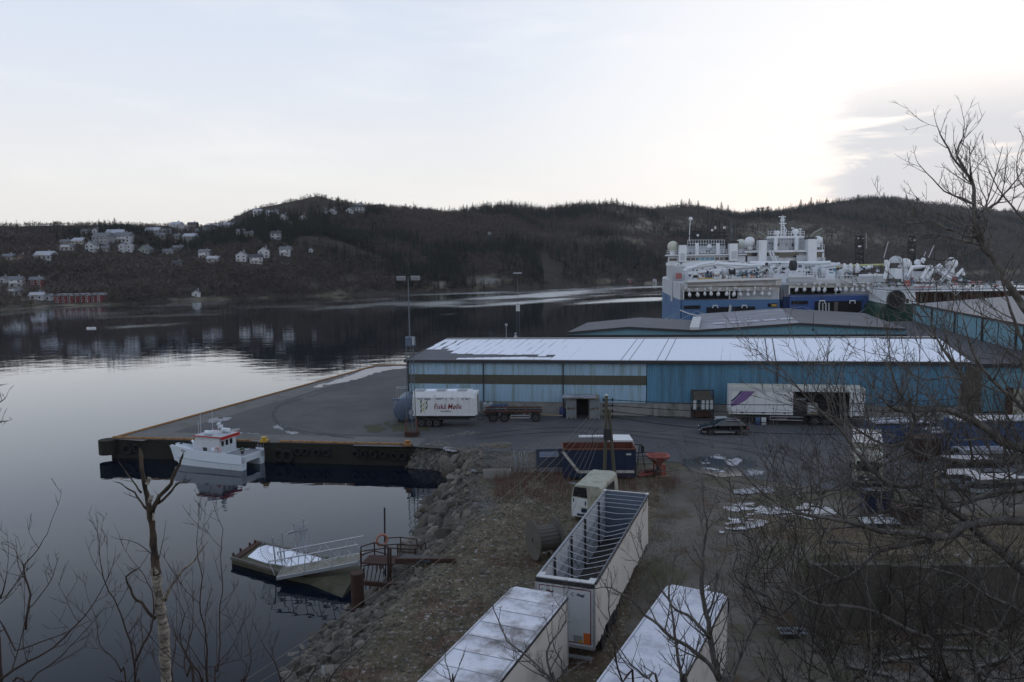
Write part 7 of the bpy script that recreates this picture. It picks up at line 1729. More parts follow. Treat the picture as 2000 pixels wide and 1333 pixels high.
# spiked anti-climb gates on the dock
def spikegate(label, px, py, h_, spread, side):
    p = G(px,py,-1.6); t = thing('spiked_gate', label, 'gate', (p.x,p.y,-1.6))
    for dx_,dy_,hh in ((0,0,h_),(.55,.25,h_+.2),(.38,.15,h_*.7)): m = MB(); m.tube([(dx_,dy_,0),(dx_-.12,dy_,hh)],.05,5); m.build('gate_post', alu, t)
    c = Vector((-.15*side,-.05,h_*.55)); m = MB()
    for k in range(19):
        a = R(90+180*k/18) if side > 0 else R(90-180*k/18); m.tube([c+Vector((.25*math.cos(a),0,.25*math.sin(a))), c+Vector((spread*math.cos(a),.0,spread*math.sin(a)))],.012,3)
    m.build('spike_fan', galv, t)
    m = MB(); m.tube([c+Vector((.75*spread*math.cos(R(90+side*10*k)),0,.75*spread*math.sin(R(90+side*10*k)))) for k in range(19)],.016,4); m.build('fan_ring', galv, t)
    m = MB()
    for k in range(6): m.tube([(.05+k*.09,.05*k,.15),(.0+k*.09,.05*k,h_*.9)],.012,3)
    m.tube([(0,0,h_*.9),(.5,.2,h_*.9)],.02,4); m.tube([(0,0,.2),(.55,.25,.2)],.02,4); m.build('gate_bars', galv, t); return t
spikegate('spiked metal gate with fan of spikes on the snowy part of the dock', 538, 1104, 1.9, 1.0, 1)
spikegate('taller spiked gate with spike fan at the right end of the dock', 580, 1087, 2.3, 1.0, -1)
a = at(528,1062,54); b_ = at(600,1020,57); cable(a,b_,0,.03,'gate_top_rail','thin metal rail rising over both spiked gates',alu,'rail')
pf = thing('rusty_platform', 'rusty steel landing platform on piles with railings at the shore', 'platform', (0,0,0))
PC = [G(700,1098,-.3), G(765,1108,-.3), G(842,1080,-.3), G(780,1068,-.3)]
zt_ = -.3
quadbox('deck', [G(706,1100,-.3).xy, G(770,1103,-.3).xy, G(785,1086,-.3).xy, G(722,1084,-.3).xy], -.38, -.30, rust, pf)
quadbox('deck', [G(778,1090,.2).xy, G(838,1098,.2).xy, G(852,1088,.2).xy, G(790,1082,.2).xy], .1, .2, dark, pf)
p = G(696,1190,WZ); m = MB(); m.cyl((p.x+.1,p.y,-5),(p.x+.1,p.y,.2),.38,.38,14); m.build('pile', rust, pf)
for a,b_ in (((692,1137),(820,1148)),((772,1095),(890,1095))): 
    z_ = -1.0 if a[0] < 700 else .15; m = MB(); m.beam(G(*a,z_), G(*b_,z_), .2, .25); m.build('support_beam', rust, pf)
def railset(pxs, D, hpx, nm='railing'):
    m = MB()
    P_ = [at(a,b_,D) for a,b_ in pxs]; h_ = hpx/F*D
    for q_ in P_: m.tube([q_, q_+Vector((0,0,h_))],.045,5)
    for z_ in (h_, h_*.5): m.tube([q_+Vector((0,0,z_)) for q_ in P_],.04,5)
    m.build(nm, rust, pf)
railset([(706,1135),(760,1128),(812,1132)], 46, 62); railset([(706,1100),(732,1092),(760,1100)], 47, 34)
railset([(777,1092),(824,1094),(832,1088)], 50, 30); railset([(752,1078),(783,1076),(815,1080)], 51, 28)
m = MB(); m.tube([at(758,1180,45),at(758,1070,45)],.06,6); m.tube([at(763,1180,45),at(763,1070,45)],.06,6); m.tube([at(812,1145,46),at(812,1070,46)],.05,6); m.build('post', rust, pf)
m = MB(); m.tube([at(752,1100,49),at(751,992,49)],.06,6); m.build('signal_post', dark, pf)
m = MB(); c = at(746,1055,48.5); torus(m,.36,.08,18,6); o_ = m.build('lifebuoy', mat('old_lifebuoy', (.36,.16,.11), .7), pf, True); o_.location = c; o_.rotation_euler = (0,0,R(30))
m = MB(); 
for k in range(10): m.tube([at(735+k*1.5,1085,47),at(732+k*2.2,1105+k%3*6,47)],.03,4)
m.build('rope_bundle', mat('old_rope', (.20,.12,.09), .9), pf)
m = MB(); m.tube([at(700,1130,46),at(708,1104,47)],.08,6); m.build('fender_pipe', plasticwhite, pf)
m = MB()
for k in range(5): m.tube([at(712+k*9,1160-k*8,45.5),at(722+k*9,1090,46.5)],.03,4)
m.build('ladder_frame', rust, pf)
hb = thing('sunken_float', 'green slimy sloping float body under the gangway', 'float', (0,0,0))
m = MB(); A = [G(600,1140,WZ),G(668,1168,WZ-.0),G(695,1120,-1.2),G(620,1128,-1.5)]; m.add([tuple(v) for v in A]+[(v.x,v.y,-3) for v in A],[(0,1,2,3),(0,4,5,1),(1,5,6,2),(2,6,7,3),(3,7,4,0)]); m.build('float_body', mossdock, hb); MB().bb(A[2].x-.1,A[2].x+.1,A[2].y-.1,A[2].y+.1,-1.3,-1.0).build('lug', rust, hb)

# ================================================================ ROCKS
def rockmesh(seed, mt):
    import bmesh
    q = random.Random(seed); bm = bmesh.new()
    for i in range(24):
        v = Vector((q.gauss(0,1),q.gauss(0,1),q.gauss(0,1))).normalized(); bm.verts.new((v.x*.5*q.uniform(.85,1.1), v.y*.5*q.uniform(.7,1), v.z*.42*q.uniform(.7,1)))
    bmesh.ops.convex_hull(bm, input=bm.verts); me = bpy.data.meshes.new('stone'); bm.to_mesh(me); bm.free(); me.materials.append(mt); return me
RK = [rockmesh(i, (stone, stone2)[i % 3 == 0]) for i in range(12)]
rb = bpy.data.objects.new('shore_bank', None); col.objects.link(rb); rb['kind'] = 'structure'
q = random.Random(33); cnt = 0
cand = []
for px, py, s in [(806,884,1.3),(822,886,1.2),(840,888,1.1),(812,900,1.1),(830,900,.9),(846,900,1.3),(858,898,.8),(866,893,1.0),(870,908,1.5),(850,914,1.2),(832,912,1.0),(815,912,1.1),(880,886,.8),(804,912,1.0),(890,900,1.2),(878,922,1.5),(888,915,1.0),(862,920,1.8),(896,925,1.0),(882,936,1.2),(886,950,1.0),(806,895,.9),(854,887,.8),(842,875+5,.7),(826,879,.8),(868,880,.8),(892,938,.9),(903,911,.7)]:
    p = at(px,py,75.3-(py-880)/40*2.3) if px < 868 else G(px,py,-.7); cand.append((p.x,p.y,min(.0,p.z),s*1.15))
for k in range(900):
    i = q.randrange(2, len(shw)-1); f = q.random(); a = shw[i]; b_ = shw[i+1]; c = a.lerp(b_, f); d = (b_-a).normalized(); nrm = Vector((-d.y,d.x))
    if sdist(np.array([c.x+nrm.x]), np.array([c.y+nrm.y]))[0] < 0: nrm = -nrm
    t_ = -.7+4.4*q.random()**1.7; x = c.x+nrm.x*t_; y = c.y+nrm.y*t_
    cand.append((x,y,gz(x,y)+.02, q.choice([.22,.3,.38,.5,.6,.75,.95,1.3])*(1.15 if i < 9 else .8)*(1.0-.08*max(0,t_))))
cand = [c for c in cand if topx((c[0],c[1],c[2]))[1] < 1345]
order = sorted(range(len(cand)), key=lambda i: -cand[i][3]/cand[i][1])
big = set(order[:290]); rest = []
for i, (x,y,z_,s) in enumerate(cand):
    rot = (q.uniform(0,6),q.uniform(0,6),q.uniform(0,6)); me = RK[q.randrange(12)]
    if i in big: inst('stone', me, rb, (x,y,z_), rot, (s*q.uniform(.8,1.3),s,s*q.uniform(.7,1)))
    else: rest.append((x,y,z_,s))
# the small stones and gravel, joined
proto = []
for me in RK[:6]:
    me.calc_loop_triangles(); V = np.array([v.co[:] for v in me.vertices]); T = np.array([t_.vertices[:] for t_ in me.loop_triangles]); proto.append(V[T].reshape(-1,3))
rg = np.random.RandomState(5); ng = 26000
gxs = rg.uniform(-14, 16, ng*3); gys = rg.uniform(32, 74, ng*3); sd = sdist(gxs, gys)
pk = (sd > -.8) & (rg.uniform(0,1,ng*3) < np.clip(1.1-sd/4.2, .10, 1)) & (gxs < 8)
gxs, gys = gxs[pk][:ng], gys[pk][:ng]; gzs = landZ(gxs, gys)
ppx, ppy = projv(gxs, gys, gzs); ok = (ppy < 1350) & (ppx < 1120); gxs, gys, gzs = gxs[ok], gys[ok], gzs[ok]
xs_ = np.array([r[0] for r in rest]+list(gxs)); ys_ = np.array([r[1] for r in rest]+list(gys)); zs_ = np.array([r[2] for r in rest]+list(gzs)); ss_ = np.array([r[3] for r in rest]+list(rg.uniform(.07,.3,len(gxs))**1.0))
mask = np.arange(len(xs_)) % 3 == 0
rs = np.random.RandomState(3)
for nm, mk_, mt in (('small_stones', ~mask, stone), ('small_pale_stones', mask, stone2)):
    o_ = scatter(nm, proto, np.stack([xs_[mk_],ys_[mk_],zs_[mk_]],-1), ss_[mk_], mt, None, None); o_.parent = rb
# ================================================================ GRASS, DEAD STEMS
def blades(name, n, region, hmin, hmax, wd, mt, label, cat, lean=.5, seed=0, filt=None):
    r = np.random.RandomState(seed); x = r.uniform(region[0],region[1],n); y = r.uniform(region[2],region[3],n); z = landZ(x,y); sd = sdist(x,y)
    px, py = projv(x,y,z); ok = (sd > .8)
    if filt is not None: ok &= filt(x,y,px,py,sd)
    x,y,z = x[ok],y[ok],z[ok]; k = len(x); a = r.uniform(0,6.28,k); h = r.uniform(hmin,hmax,k); l_ = r.uniform(0,lean,k); b_ = r.uniform(0,6.28,k)
    d = np.stack([np.cos(a),np.sin(a)],-1)*wd
    V = np.zeros((k,3,3)); V[:,0,:2] = np.stack([x,y],-1)-d; V[:,1,:2] = np.stack([x,y],-1)+d; V[:,0,2] = V[:,1,2] = z-.03
    V[:,2,0] = x+np.cos(b_)*l_*h; V[:,2,1] = y+np.sin(b_)*l_*h; V[:,2,2] = z+h
    me = npmesh(name, V.reshape(-1,3), np.arange(3*k).reshape(-1,3), mt); o_ = bpy.data.objects.new(name, me); col.objects.link(o_); return tag(o_, label, cat, kind='stuff')
gdry = mat('dry_grass', (.20,.16,.105), .9, var=.4, scale=.8, dirt=(.06,.05,.025), damt=.5, dscale=.4); gred = mat('dead_red_stems', (.13,.065,.045), .9, var=.4, scale=1); ggrn = mat('short_green_grass', (.05,.055,.022), .9, var=.4, scale=1)
blades('dry_grass', 60000, (-12,16,30,66), .08, .32, .012, gdry, 'dry yellow grass covering the bank above the stones', 'grass', .9, 1, lambda x,y,px,py,sd: (px < 1310) & (py > 925) & (sd > 2.2) & (fnoise(x,y,2.2,4,50) > .47) & (np.abs(px-1340)>0))
blades('green_grass', 30000, (-12,16,30,66), .05, .16, .014, ggrn, 'short dull green grass between the dry tufts on the bank', 'grass', .9, 2, lambda x,y,px,py,sd: (px < 1320) & (py > 925) & (sd > 2.5))
blades('dead_stems', 9000, (-4,14,54,68), .5, 1.3, .012, gred, 'tall dead reddish stems growing below the fence', 'weeds', .35, 3, lambda x,y,px,py,sd: (py > 925) & (py < 985) & (((px > 965) & (px < 1115)) | ((px > 1170) & (px < 1330) & (py > 940) & (vnoise(x,y,1.5,4) > .55))) & (vnoise(x,y,.9,8) > .3))
blades('bank_grass', 40000, (15.5,50,35.9,52), .08, .34, .013, gdry, 'dry pale grass on the bank above the retaining wall', 'grass', .9, 4, None)
blades('wall_foot_litter', 14000, (14,40,28,35.4), .05, .3, .02, mat('leaf_litter', (.07,.045,.03), .9, var=.5, scale=3), 'brown leaf litter and twigs below the retaining wall', 'leaf litter', 1.6, 6, None)
blades('yard_weeds', 9000, (4,22,38,58), .03, .14, .02, ggrn, 'sparse weeds on the dirt yard by the trailers', 'weeds', .9, 7, lambda x,y,px,py,sd: (fnoise(x,y,3,3,90) > .56) & (px > 1260) & (px < 1560))
# ================================================================ NEAR TREES AND SCRUB
def rvec(q): return Vector((q.gauss(0,1),q.gauss(0,1),q.gauss(0,1))).normalized()
def crook(a, d, L, q, seg=.10, wob=.22, up=.12):
    pts = [Vector(a)]; d = Vector(d).normalized(); n = max(3, int(L/seg))
    for i in range(n):
        d = (d+rvec(q)*wob*.5+Vector((0,0,up*.25))).normalized(); pts.append(pts[-1]+d*(L/n))
    return pts
def twig(mb, a, d, L, r, depth, q, up, dens):
    pts = crook(a, d, L, q, seg=max(.05, L/9), up=up); n = len(pts)
    rs_ = [r*(1-.75*i/(n-1))+.0008 for i in range(n)]
    mb.tube(pts, rs_, 5 if r > .012 else 3, 0, False)
    if depth <= 0:
        if q.random() < .35: e = pts[-1]; mb.tube([e, e+(e-pts[-2]).normalized()*.018], [.0035,.001], 3, 0, False)
        return
    k = int(L*dens*(.7+.6*q.random()))+1
    for _ in range(k):
        f = q.uniform(.18, .98); i = min(n-2, int(f*(n-1))); p = pts[i].lerp(pts[i+1], f*(n-1)-i); t = (pts[i+1]-pts[i]).normalized()
        s = rvec(q); s = (s-t*s.dot(t)).normalized(); nd_ = t*q.uniform(.45,1.0)+s*q.uniform(.55,1.0)+Vector((0,0,up))
        twig(mb, p, nd_, L*q.uniform(.35,.62)*(1-.35*f), max(.0022, rs_[i]*q.uniform(.42,.62)), depth-1, q, up, dens*1.12)
TRUNK = []; LIMBPTS = []
def limb(root, pts_px, D, r0, r1, seed, depth=3, dens=5.5, clen=(.6,1.3), up=.25, mt=bark, step=.125, name='limb', start=.0, twigmat=None, side=None, join=False):
    """main limb drawn through real points at the given distances, with its own twigs"""
    q = random.Random(seed); n = len(pts_px); Ds = D if isinstance(D, (list,tuple)) else [D]*n
    if len(Ds) == 2: Ds = [Ds[0]+(Ds[1]-Ds[0])*i/(n-1) for i in range(n)]
    P_ = [at(a,b_,d) for (a,b_),d in zip(pts_px,Ds)]
    first_px = pts_px[0]
    if first_px[1] >= 1380 or first_px[0] < -5 or (name == 'trunk'):       # rooted in the slope below
        b0 = P_[0]; g_ = gz(b0.x, b0.y)
        if b0.z-g_ > .3: P_.insert(0, Vector((b0.x+q.uniform(-.15,.15), b0.y-.15, g_-.25))); n += 1
    elif root['category'] == 'tree' and first_px[0] > 2035 and TRUNK: P_.insert(0, min(TRUNK, key=lambda v: (v-P_[0]).length+abs(v.z+.5-P_[0].z)*.5)); n += 1
    elif join and LIMBPTS: P_.insert(0, min(LIMBPTS, key=lambda v: (v-P_[0]).length)); n += 1
    pts = []; i0 = 0; extra = n-len(pts_px)                                  # smooth by Catmull-Rom
    for i in range(n-1):
        if i == extra: i0 = len(pts)
        p0 = P_[max(i-1,0)]; p1 = P_[i]; p2 = P_[i+1]; p3 = P_[min(i+2,n-1)]; k = max(2, int((p2-p1).length/.09))
        for j in range(k):
            t = j/k; pts.append(.5*((2*p1)+(p2-p0)*t+(2*p0-5*p1+4*p2-p3)*t*t+(3*p1-p0-3*p2+p3)*t**3)+rvec(q)*(.010 if mt is peeled else .006))
    pts.append(P_[-1]); N_ = len(pts)
    if name == 'trunk' and not TRUNK: TRUNK.extend(pts)
    if r0 > .018 and not join: LIMBPTS.extend(pts[2:])
    rr = [(r0*(1.15-.15*i/max(1,i0)) if i < i0 else (r0+(r1-r0)*((i-i0)/max(1,N_-1-i0))**.85))*(1+(.22 if mt in (birch, peeled) else .10)*q.uniform(-1,1)*(i % 3 == 0)) for i in range(N_)]
    if join: rr = [max(.004, r) for r in rr]
    m = MB(); m.tube(pts, rr, 8, 0, True); lo_ = m.build(name, mt, root, True)
    tw = MB(); tot = sum((pts[i+1]-pts[i]).length for i in range(i0, N_-1)); k = int(tot/step)
    for c in range(k):
        f = start+(1-start)*(c+q.uniform(.1,.9))/k; i = min(N_-2, i0+int(f*(N_-1-i0))); t = (pts[i+1]-pts[i]).normalized(); s = rvec(q)
        if side is not None: s = s+Vector(side)*.8
        s = (s-t*s.dot(t)).normalized(); L = q.uniform(*clen)*(1-.3*f)
        twig(tw, pts[i], t*q.uniform(.4,.9)+s+Vector((0,0,up)), L, min(rr[i]*.55, .004+.010*L), depth-1, q, up, dens)
    e = pts[-1]; twig(tw, e, (pts[-1]-pts[-2]), q.uniform(*clen)*.6, r1, depth-1, q, up, dens)
    o_ = tw.build('twigs', twigmat or mt, lo_); o_['kind'] = 'stuff'
    return lo_
def tree(name, label, px, D, cat='tree'):
    p = at(px, 1333, D); return thing(name, label, cat, (0,0,0))
# ---- big leafless tree reaching in from the right
bt1 = tree('bare_tree', 'big leafless tree whose grey limbs reach in from the right edge', 2100, 9)
T = [(2230,1500),(2120,1250),(2060,1060),(2035,960),(2020,880)]
limb(bt1, T, 9.5, .16, .10, 1, 2, 3, (.3,.6), name='trunk')
limb(bt1, [(2045,905),(2000,877),(1971,870),(1947,856),(1916,830),(1875,810),(1840,800),(1808,802),(1755,803),(1731,786),(1718,774)], [9.5,8.8], 0.072, .012, 2, 3, 5.2)
limb(bt1, [(1873,808),(1878,780),(1882,743),(1866,712),(1846,688),(1836,672),(1827,659)], [9.2,9.4], 0.039, .009, 3, 3, 5.2)
limb(bt1, [(1827,662),(1815,620),(1790,590),(1768,560),(1764,540)], [9.4,9.6], 0.016, .004, 31, 3, 5.5)
limb(bt1, [(2050,905),(2000,899),(1945,903),(1885,903),(1822,894),(1790,884),(1774,873),(1771,856),(1786,832),(1785,810),(1770,790),(1755,765),(1742,730),(1738,700)], [9.5,8.6], 0.058, .007, 4, 3, 5.5)
limb(bt1, [(1771,862),(1745,872),(1720,866),(1690,850),(1650,825),(1600,800),(1580,770),(1570,740)], [8.9,8.8], 0.021, .004, 41, 3, 5.5)
limb(bt1, [(2080,1180),(2000,1117),(1950,1075),(1912,1046),(1885,1015),(1850,990),(1828,965),(1808,950),(1760,950),(1719,933),(1681,894),(1660,865),(1640,837),(1600,800),(1570,770),(1540,735),(1515,715)], [8.8,8.2], 0.065, .005, 5, 3, 5.5)
limb(bt1, [(2080,1030),(2000,1017),(1948,1018),(1915,1022),(1880,1028),(1858,1045),(1836,1049),(1777,1042),(1730,1040),(1690,1028),(1650,1018),(1600,1011),(1560,1003),(1520,985),(1485,960),(1450,925),(1430,905)], [8.6,7.8], 0.065, .004, 6, 3, 5.5)
limb(bt1, [(1836,1052),(1790,1062),(1720,1075),(1700,1090),(1660,1125),(1620,1135),(1580,1150),(1520,1170)], [8.4,8.2], 0.029, .004, 7, 3, 5.5)
limb(bt1, [(1936,500),(1962,545),(2000,600),(2030,650),(2050,720),(2055,830),(2045,905)][::-1], [9.6,9.8], 0.098, .034, 8, 2, 4, (.3,.8))
limb(bt1, [(1936,500),(1920,485),(1912,470),(1905,443),(1903,398),(1902,372),(1898,353),(1884,335),(1867,317),(1852,290),(1840,268),(1833,255),(1829,243)], [9.8,10.2], 0.039, .004, 9, 3, 5.0, (.35,.8), .3)
limb(bt1, [(1898,358),(1885,330),(1869,305),(1869,294),(1880,268),(1883,245),(1880,224)], 10, 0.016, .003, 10, 2, 5.0, (.3,.6), .3)
limb(bt1, [(1912,425),(1930,408),(1948,396),(1962,378),(1977,362),(1990,345),(2000,330)], [9.9,10.3], 0.023, .004, 11, 3, 5.2, (.4,.9), .3)
limb(bt1, [(1908,460),(1890,462),(1871,454),(1844,445),(1825,434),(1808,433),(1767,436),(1745,420),(1730,400)], [9.8,9.9], 0.026, .004, 12, 3, 5.0, (.35,.8), .2)
limb(bt1, [(1912,478),(1880,470),(1840,461),(1822,459),(1803,457),(1765,450),(1735,438),(1715,425)], [9.8,9.6], 0.018, .003, 13, 3, 5.0, (.35,.8), .15)
limb(bt1, [(1903,400),(1880,388),(1867,385),(1844,373),(1822,351),(1799,326),(1790,313)], [9.9,9.9], 0.017, .003, 14, 3, 5.2, (.3,.7), .3)
limb(bt1, [(1905,440),(1880,440),(1850,425),(1820,410),(1800,395),(1785,380)], [9.8,10], 0.013, .003, 15, 3, 5.2, (.3,.7), .3)
limb(bt1, [(2060,800),(2010,690),(1985,640),(1960,560),(1945,520)], [9.4,9.4], 0.039, .008, 16, 3, 5, (.5,1.1), .2)
limb(bt1, [(2050,860),(1990,790),(1940,745),(1905,700),(1890,660),(1880,620)], [9.2,8.9], 0.036, .006, 17, 3, 5.5, (.5,1.1))
limb(bt1, [(2060,960),(1990,955),(1930,965),(1880,985),(1830,992),(1780,985),(1730,975),(1680,960),(1640,940),(1600,930),(1560,905)], [8.9,8.3], 0.039, .004, 18, 3, 6)
limb(bt1, [(2090,1300),(2030,1230),(1985,1190),(1930,1165),(1880,1130),(1820,1110),(1770,1105)], [8.2,7.6], 0.039, .005, 19, 3, 5.5)
limb(bt1, [(2040,470),(2000,430),(1975,400),(1950,370),(1935,340),(1925,310)], [9.8,10.2], .018, .003, 80, 3, 6, (.35,.8), .3)
limb(bt1, [(2050,430),(2010,380),(1990,350),(1985,320),(1992,290)], [9.8,10.0], .014, .003, 81, 3, 6, (.3,.7), .3)
limb(bt1, [(1915,470),(1930,430),(1925,390),(1912,360),(1910,335)], [9.8,9.9], .012, .003, 82, 3, 6, (.3,.7), .3)
limb(bt1, [(1915,485),(1880,500),(1840,510),(1800,500),(1765,480),(1740,470)], [9.8,9.5], .014, .003, 83, 3, 6, (.35,.8), .2)
limb(bt1, [(1880,743),(1850,735),(1815,742),(1780,730),(1745,700),(1700,690)], [9.2,9.4], .014, .003, 84, 3, 6, (.4,.9), .3)
# ---- scrub at bottom right
bt2 = tree('bare_shrub', 'leafless shrub spreading in front of the retaining wall at lower right', 1850, 8, 'shrub')
limb(bt2, [(1880,1400),(1850,1333),(1824,1253),(1783,1235),(1718,1200),(1659,1185),(1600,1182),(1560,1160),(1520,1125),(1490,1080),(1470,1040)], [7.4,7.2], .035, .004, 20, 3, 6, (.5,1.0), twigmat=barkdark)
limb(bt2, [(1850,1360),(1800,1300),(1740,1290),(1680,1260),(1640,1215),(1610,1160),(1600,1100)], [7.4,7.8], .022, .004, 21, 3, 6, (.5,1.0), twigmat=barkdark)
limb(bt2, [(1900,1400),(1930,1320),(1940,1250),(1975,1180),(1990,1120)], [7.4,7.6], .022, .004, 22, 3, 6, (.5,1.0), twigmat=barkdark)
limb(bt2, [(1640,1400),(1630,1330),(1610,1285),(1560,1240),(1510,1180),(1480,1120),(1465,1060),(1450,1000),(1420,960)], [7.8,8.0], .022, .003, 23, 3, 6, (.45,.9), twigmat=barkdark)
limb(bt2, [(1660,1400),(1700,1330),(1720,1280),(1760,1240),(1800,1180),(1810,1120)], [7.8,8.0], .016, .003, 24, 3, 6, (.4,.9), twigmat=barkdark)
limb(bt2, [(2000,1400),(2010,1333),(1990,1300),(1960,1260),(1900,1230),(1860,1215)], [7,7.2], .02, .004, 25, 3, 6, (.4,.9), twigmat=barkdark)
# ---- leafless tree at the bottom centre
bt3 = tree('bare_tree', 'slim leafless tree growing up in front of the lower right trailer', 1400, 7.5)
limb(bt3, [(1425,1420),(1405,1329),(1394,1287),(1386,1245),(1384,1214),(1374,1178),(1369,1130),(1374,1102),(1373,1080),(1378,1050),(1381,1020),(1376,1000),(1370,960),(1367,926)], [7.2,7.8], .042, .003, 26, 3, 4.2, (.3,.75), .3, name='trunk', start=.12)
limb(bt3, [(1403,1325),(1388,1300),(1374,1287),(1343,1262),(1310,1245),(1285,1220),(1262,1203),(1246,1185),(1231,1170),(1205,1155),(1186,1147),(1165,1150)], [7.2,7.0], .026, .004, 27, 3, 4.6, (.3,.7), .45)
limb(bt3, [(1386,1246),(1365,1222),(1343,1203),(1320,1192),(1305,1170),(1290,1150),(1276,1125),(1262,1105),(1248,1091),(1240,1065)], [7.3,7.2], .018, .003, 28, 3, 4.6, (.3,.65), .4)
limb(bt3, [(1383,1200),(1395,1170),(1400,1130),(1415,1090),(1420,1050),(1410,1020)], [7.4,7.7], .012, .003, 29, 3, 4.6, (.3,.6), .35)
limb(bt3, [(1340,1420),(1332,1333),(1325,1290),(1318,1237),(1312,1200),(1307,1164),(1310,1130)], [6.8,6.9], .026, .004, 30, 3, 4.6, (.3,.65), .4, start=.1)
limb(bt3, [(1240,1400),(1215,1333),(1203,1290),(1198,1240),(1188,1190),(1190,1160),(1172,1130)], [6.6,6.6], .012, .003, 32, 2, 4.6, (.2,.5), .4, mt=barkred)
limb(bt3, [(1290,1420),(1262,1325),(1232,1300),(1212,1270),(1186,1238)], [6.6,6.4], .014, .003, 33, 3, 4.6, (.2,.5), .4)
bt4 = tree('bare_sapling', 'thin leafless sapling in front of the lower left trailer roof', 1080, 6.5, 'sapling')
limb(bt4, [(1085,1420),(1075,1333),(1068,1320),(1040,1290),(1000,1262),(985,1240),(965,1190),(960,1180)], [6.4,6.5], .016, .003, 34, 3, 4.6, (.2,.5), .4, start=.15)
limb(bt4, [(1078,1340),(1075,1310),(1068,1275),(1085,1245),(1100,1225),(1105,1200),(1090,1180)], [6.4,6.5], .013, .003, 35, 3, 4.6, (.2,.45), .4, start=.15)
limb(bt4, [(1110,1400),(1100,1330),(1095,1290),(1082,1265),(1078,1235)], [6.4,6.4], .010, .003, 36, 2, 4.6, (.15,.4), .4)
limb(bt4, [(890,1420),(882,1333),(870,1290),(868,1250),(850,1215)], [6.4,6.4], .008, .002, 37, 2, 4.6, (.15,.35), .4, mt=barkred)
bt5 = tree('bare_sapling', 'leaning pale sapling right of the lower right trailer, among brambles', 1450, 8, 'sapling')
limb(bt5, [(1405,1420),(1430,1330),(1445,1285),(1460,1250),(1475,1200),(1455,1160),(1450,1110),(1470,1060)], [8,8.4], .022, .003, 38, 3, 5, (.3,.8), .4)
limb(bt5, [(1530,1420),(1530,1333),(1525,1300),(1500,1250),(1470,1215),(1440,1170),(1430,1130)], [8,8.2], .014, .003, 39, 3, 5, (.3,.7), .4)
limb(bt5, [(1590,1420),(1580,1333),(1588,1260),(1575,1200),(1550,1150),(1540,1090),(1510,1040),(1500,990)], [8,8.6], .016, .003, 40, 3, 5.5, (.3,.8), .4)
# ---- broken birch on the left
bs = tree('birch_snag', 'broken topped birch with peeling trunk standing over the water at left', 320, 10)
DB = 10.0
limb(bs, [(335,1440),(325,1333),(322,1280),(318,1220),(312,1180),(308,1150),(304,1120)], DB, .075, .060, 42, 1, 1, (.05,.1), name='trunk', mt=birch, step=9)
limb(bs, [(304,1122),(303,1090),(299,1050),(297,1020),(292,1002),(288,970),(283,945),(278,925),(276,905),(274,882)], DB, .060, .022, 43, 1, 1, (.05,.1), name='peeled_trunk', mt=peeled, step=9)
limb(bs, [(297,1003),(304,985),(311,970),(328,955),(338,935),(345,915),(352,905),(356,892)], [DB,DB-.3], .034, .014, 44, 1, 2, (.1,.25), mt=peeled, step=.5)
limb(bs, [(308,985),(322,972),(335,958),(345,945),(358,942),(368,940)], [DB,DB-.4], .020, .008, 45, 1, 2, (.1,.2), mt=peeled, step=.6)
limb(bs, [(292,1002),(283,990),(270,975),(262,962),(250,955),(238,946),(230,943)], [DB,DB+.3], .018, .006, 46, 2, 3, (.15,.3), mt=peeled, step=.4)
limb(bs, [(276,962),(265,950),(256,935),(246,920),(236,908)], [DB,DB+.3], .014, .005, 47, 2, 3, (.1,.25), mt=peeled, step=.4)
limb(bs, [(305,1208),(290,1198),(276,1178),(262,1170),(255,1150),(247,1128),(264,1114)], [DB,DB-.3], .024, .010, 48, 1, 2, (.1,.2), mt=peeled, step=.6)
limb(bs, [(322,1175),(330,1150),(345,1130),(360,1112),(380,1095),(396,1070)], [DB,DB-.2], .024, .012, 49, 1, 2, (.15,.3), mt=birch, step=.5)
limb(bs, [(303,1090),(290,1078),(268,1062),(245,1055),(226,1052)], [DB,DB+.2], .008, .003, 50, 2, 3, (.1,.3), mt=barkred, step=.4)
limb(bs, [(305,1110),(312,1085),(318,1060),(321,1040)], DB, .008, .003, 51, 2, 3, (.1,.3), mt=barkred, step=.4)
for k,(px,py) in enumerate(((285,940),(290,975),(295,1010),(299,1115),(293,1117))):
    p = at(px,py,DB-.05); m = MB(); m.box(p+Vector((.03,0,0)),(.05,.02,.10),rz=k,ry=.4); m.build('peeling_bark', birch, bs)
# ---- scrub bottom left
def bush(label, stems, D, seed, mt=barkred, dens=3.6, cl=(.35,.9)):
    t = tree('birch_scrub', label, 0, D, 'scrub'); q = random.Random(seed)
    for i, s in enumerate(stems): limb(t, s, [D+q.uniform(-.4,.4), D+q.uniform(-.4,.4)], q.uniform(.010,.017), .0025, seed*10+i, 3, dens, cl, .35, mt=mt, step=.26, name='stem', start=.1)
    return t
bush('leafless birch scrub at the bottom left corner', [[(0,1330),(40,1300),(90,1275),(140,1230),(175,1190),(200,1150),(215,1120)],[(20,1420),(60,1330),(110,1290),(150,1250),(190,1205)],[(-20,1260),(30,1270),(80,1255),(120,1240),(170,1215)],[(50,1230),(55,1190),(60,1160),(50,1130),(47,1105),(65,1085),(85,1055),(95,1035)],[(-20,1200),(0,1170),(10,1140),(14,1110)]], 8.0, 61)
bush('leafless birch scrub just left of the birch snag', [[(280,1420),(265,1333),(262,1290),(250,1240),(235,1200),(222,1170),(205,1140),(197,1100),(193,1060),(188,1035)],[(265,1290),(280,1260),(295,1230),(300,1200),(300,1170),(290,1140),(275,1115),(258,1095)],[(250,1400),(235,1310),(215,1280),(195,1260),(188,1215),(180,1190)],[(340,1420),(335,1310),(342,1270),(345,1210)]], 8.6, 62)
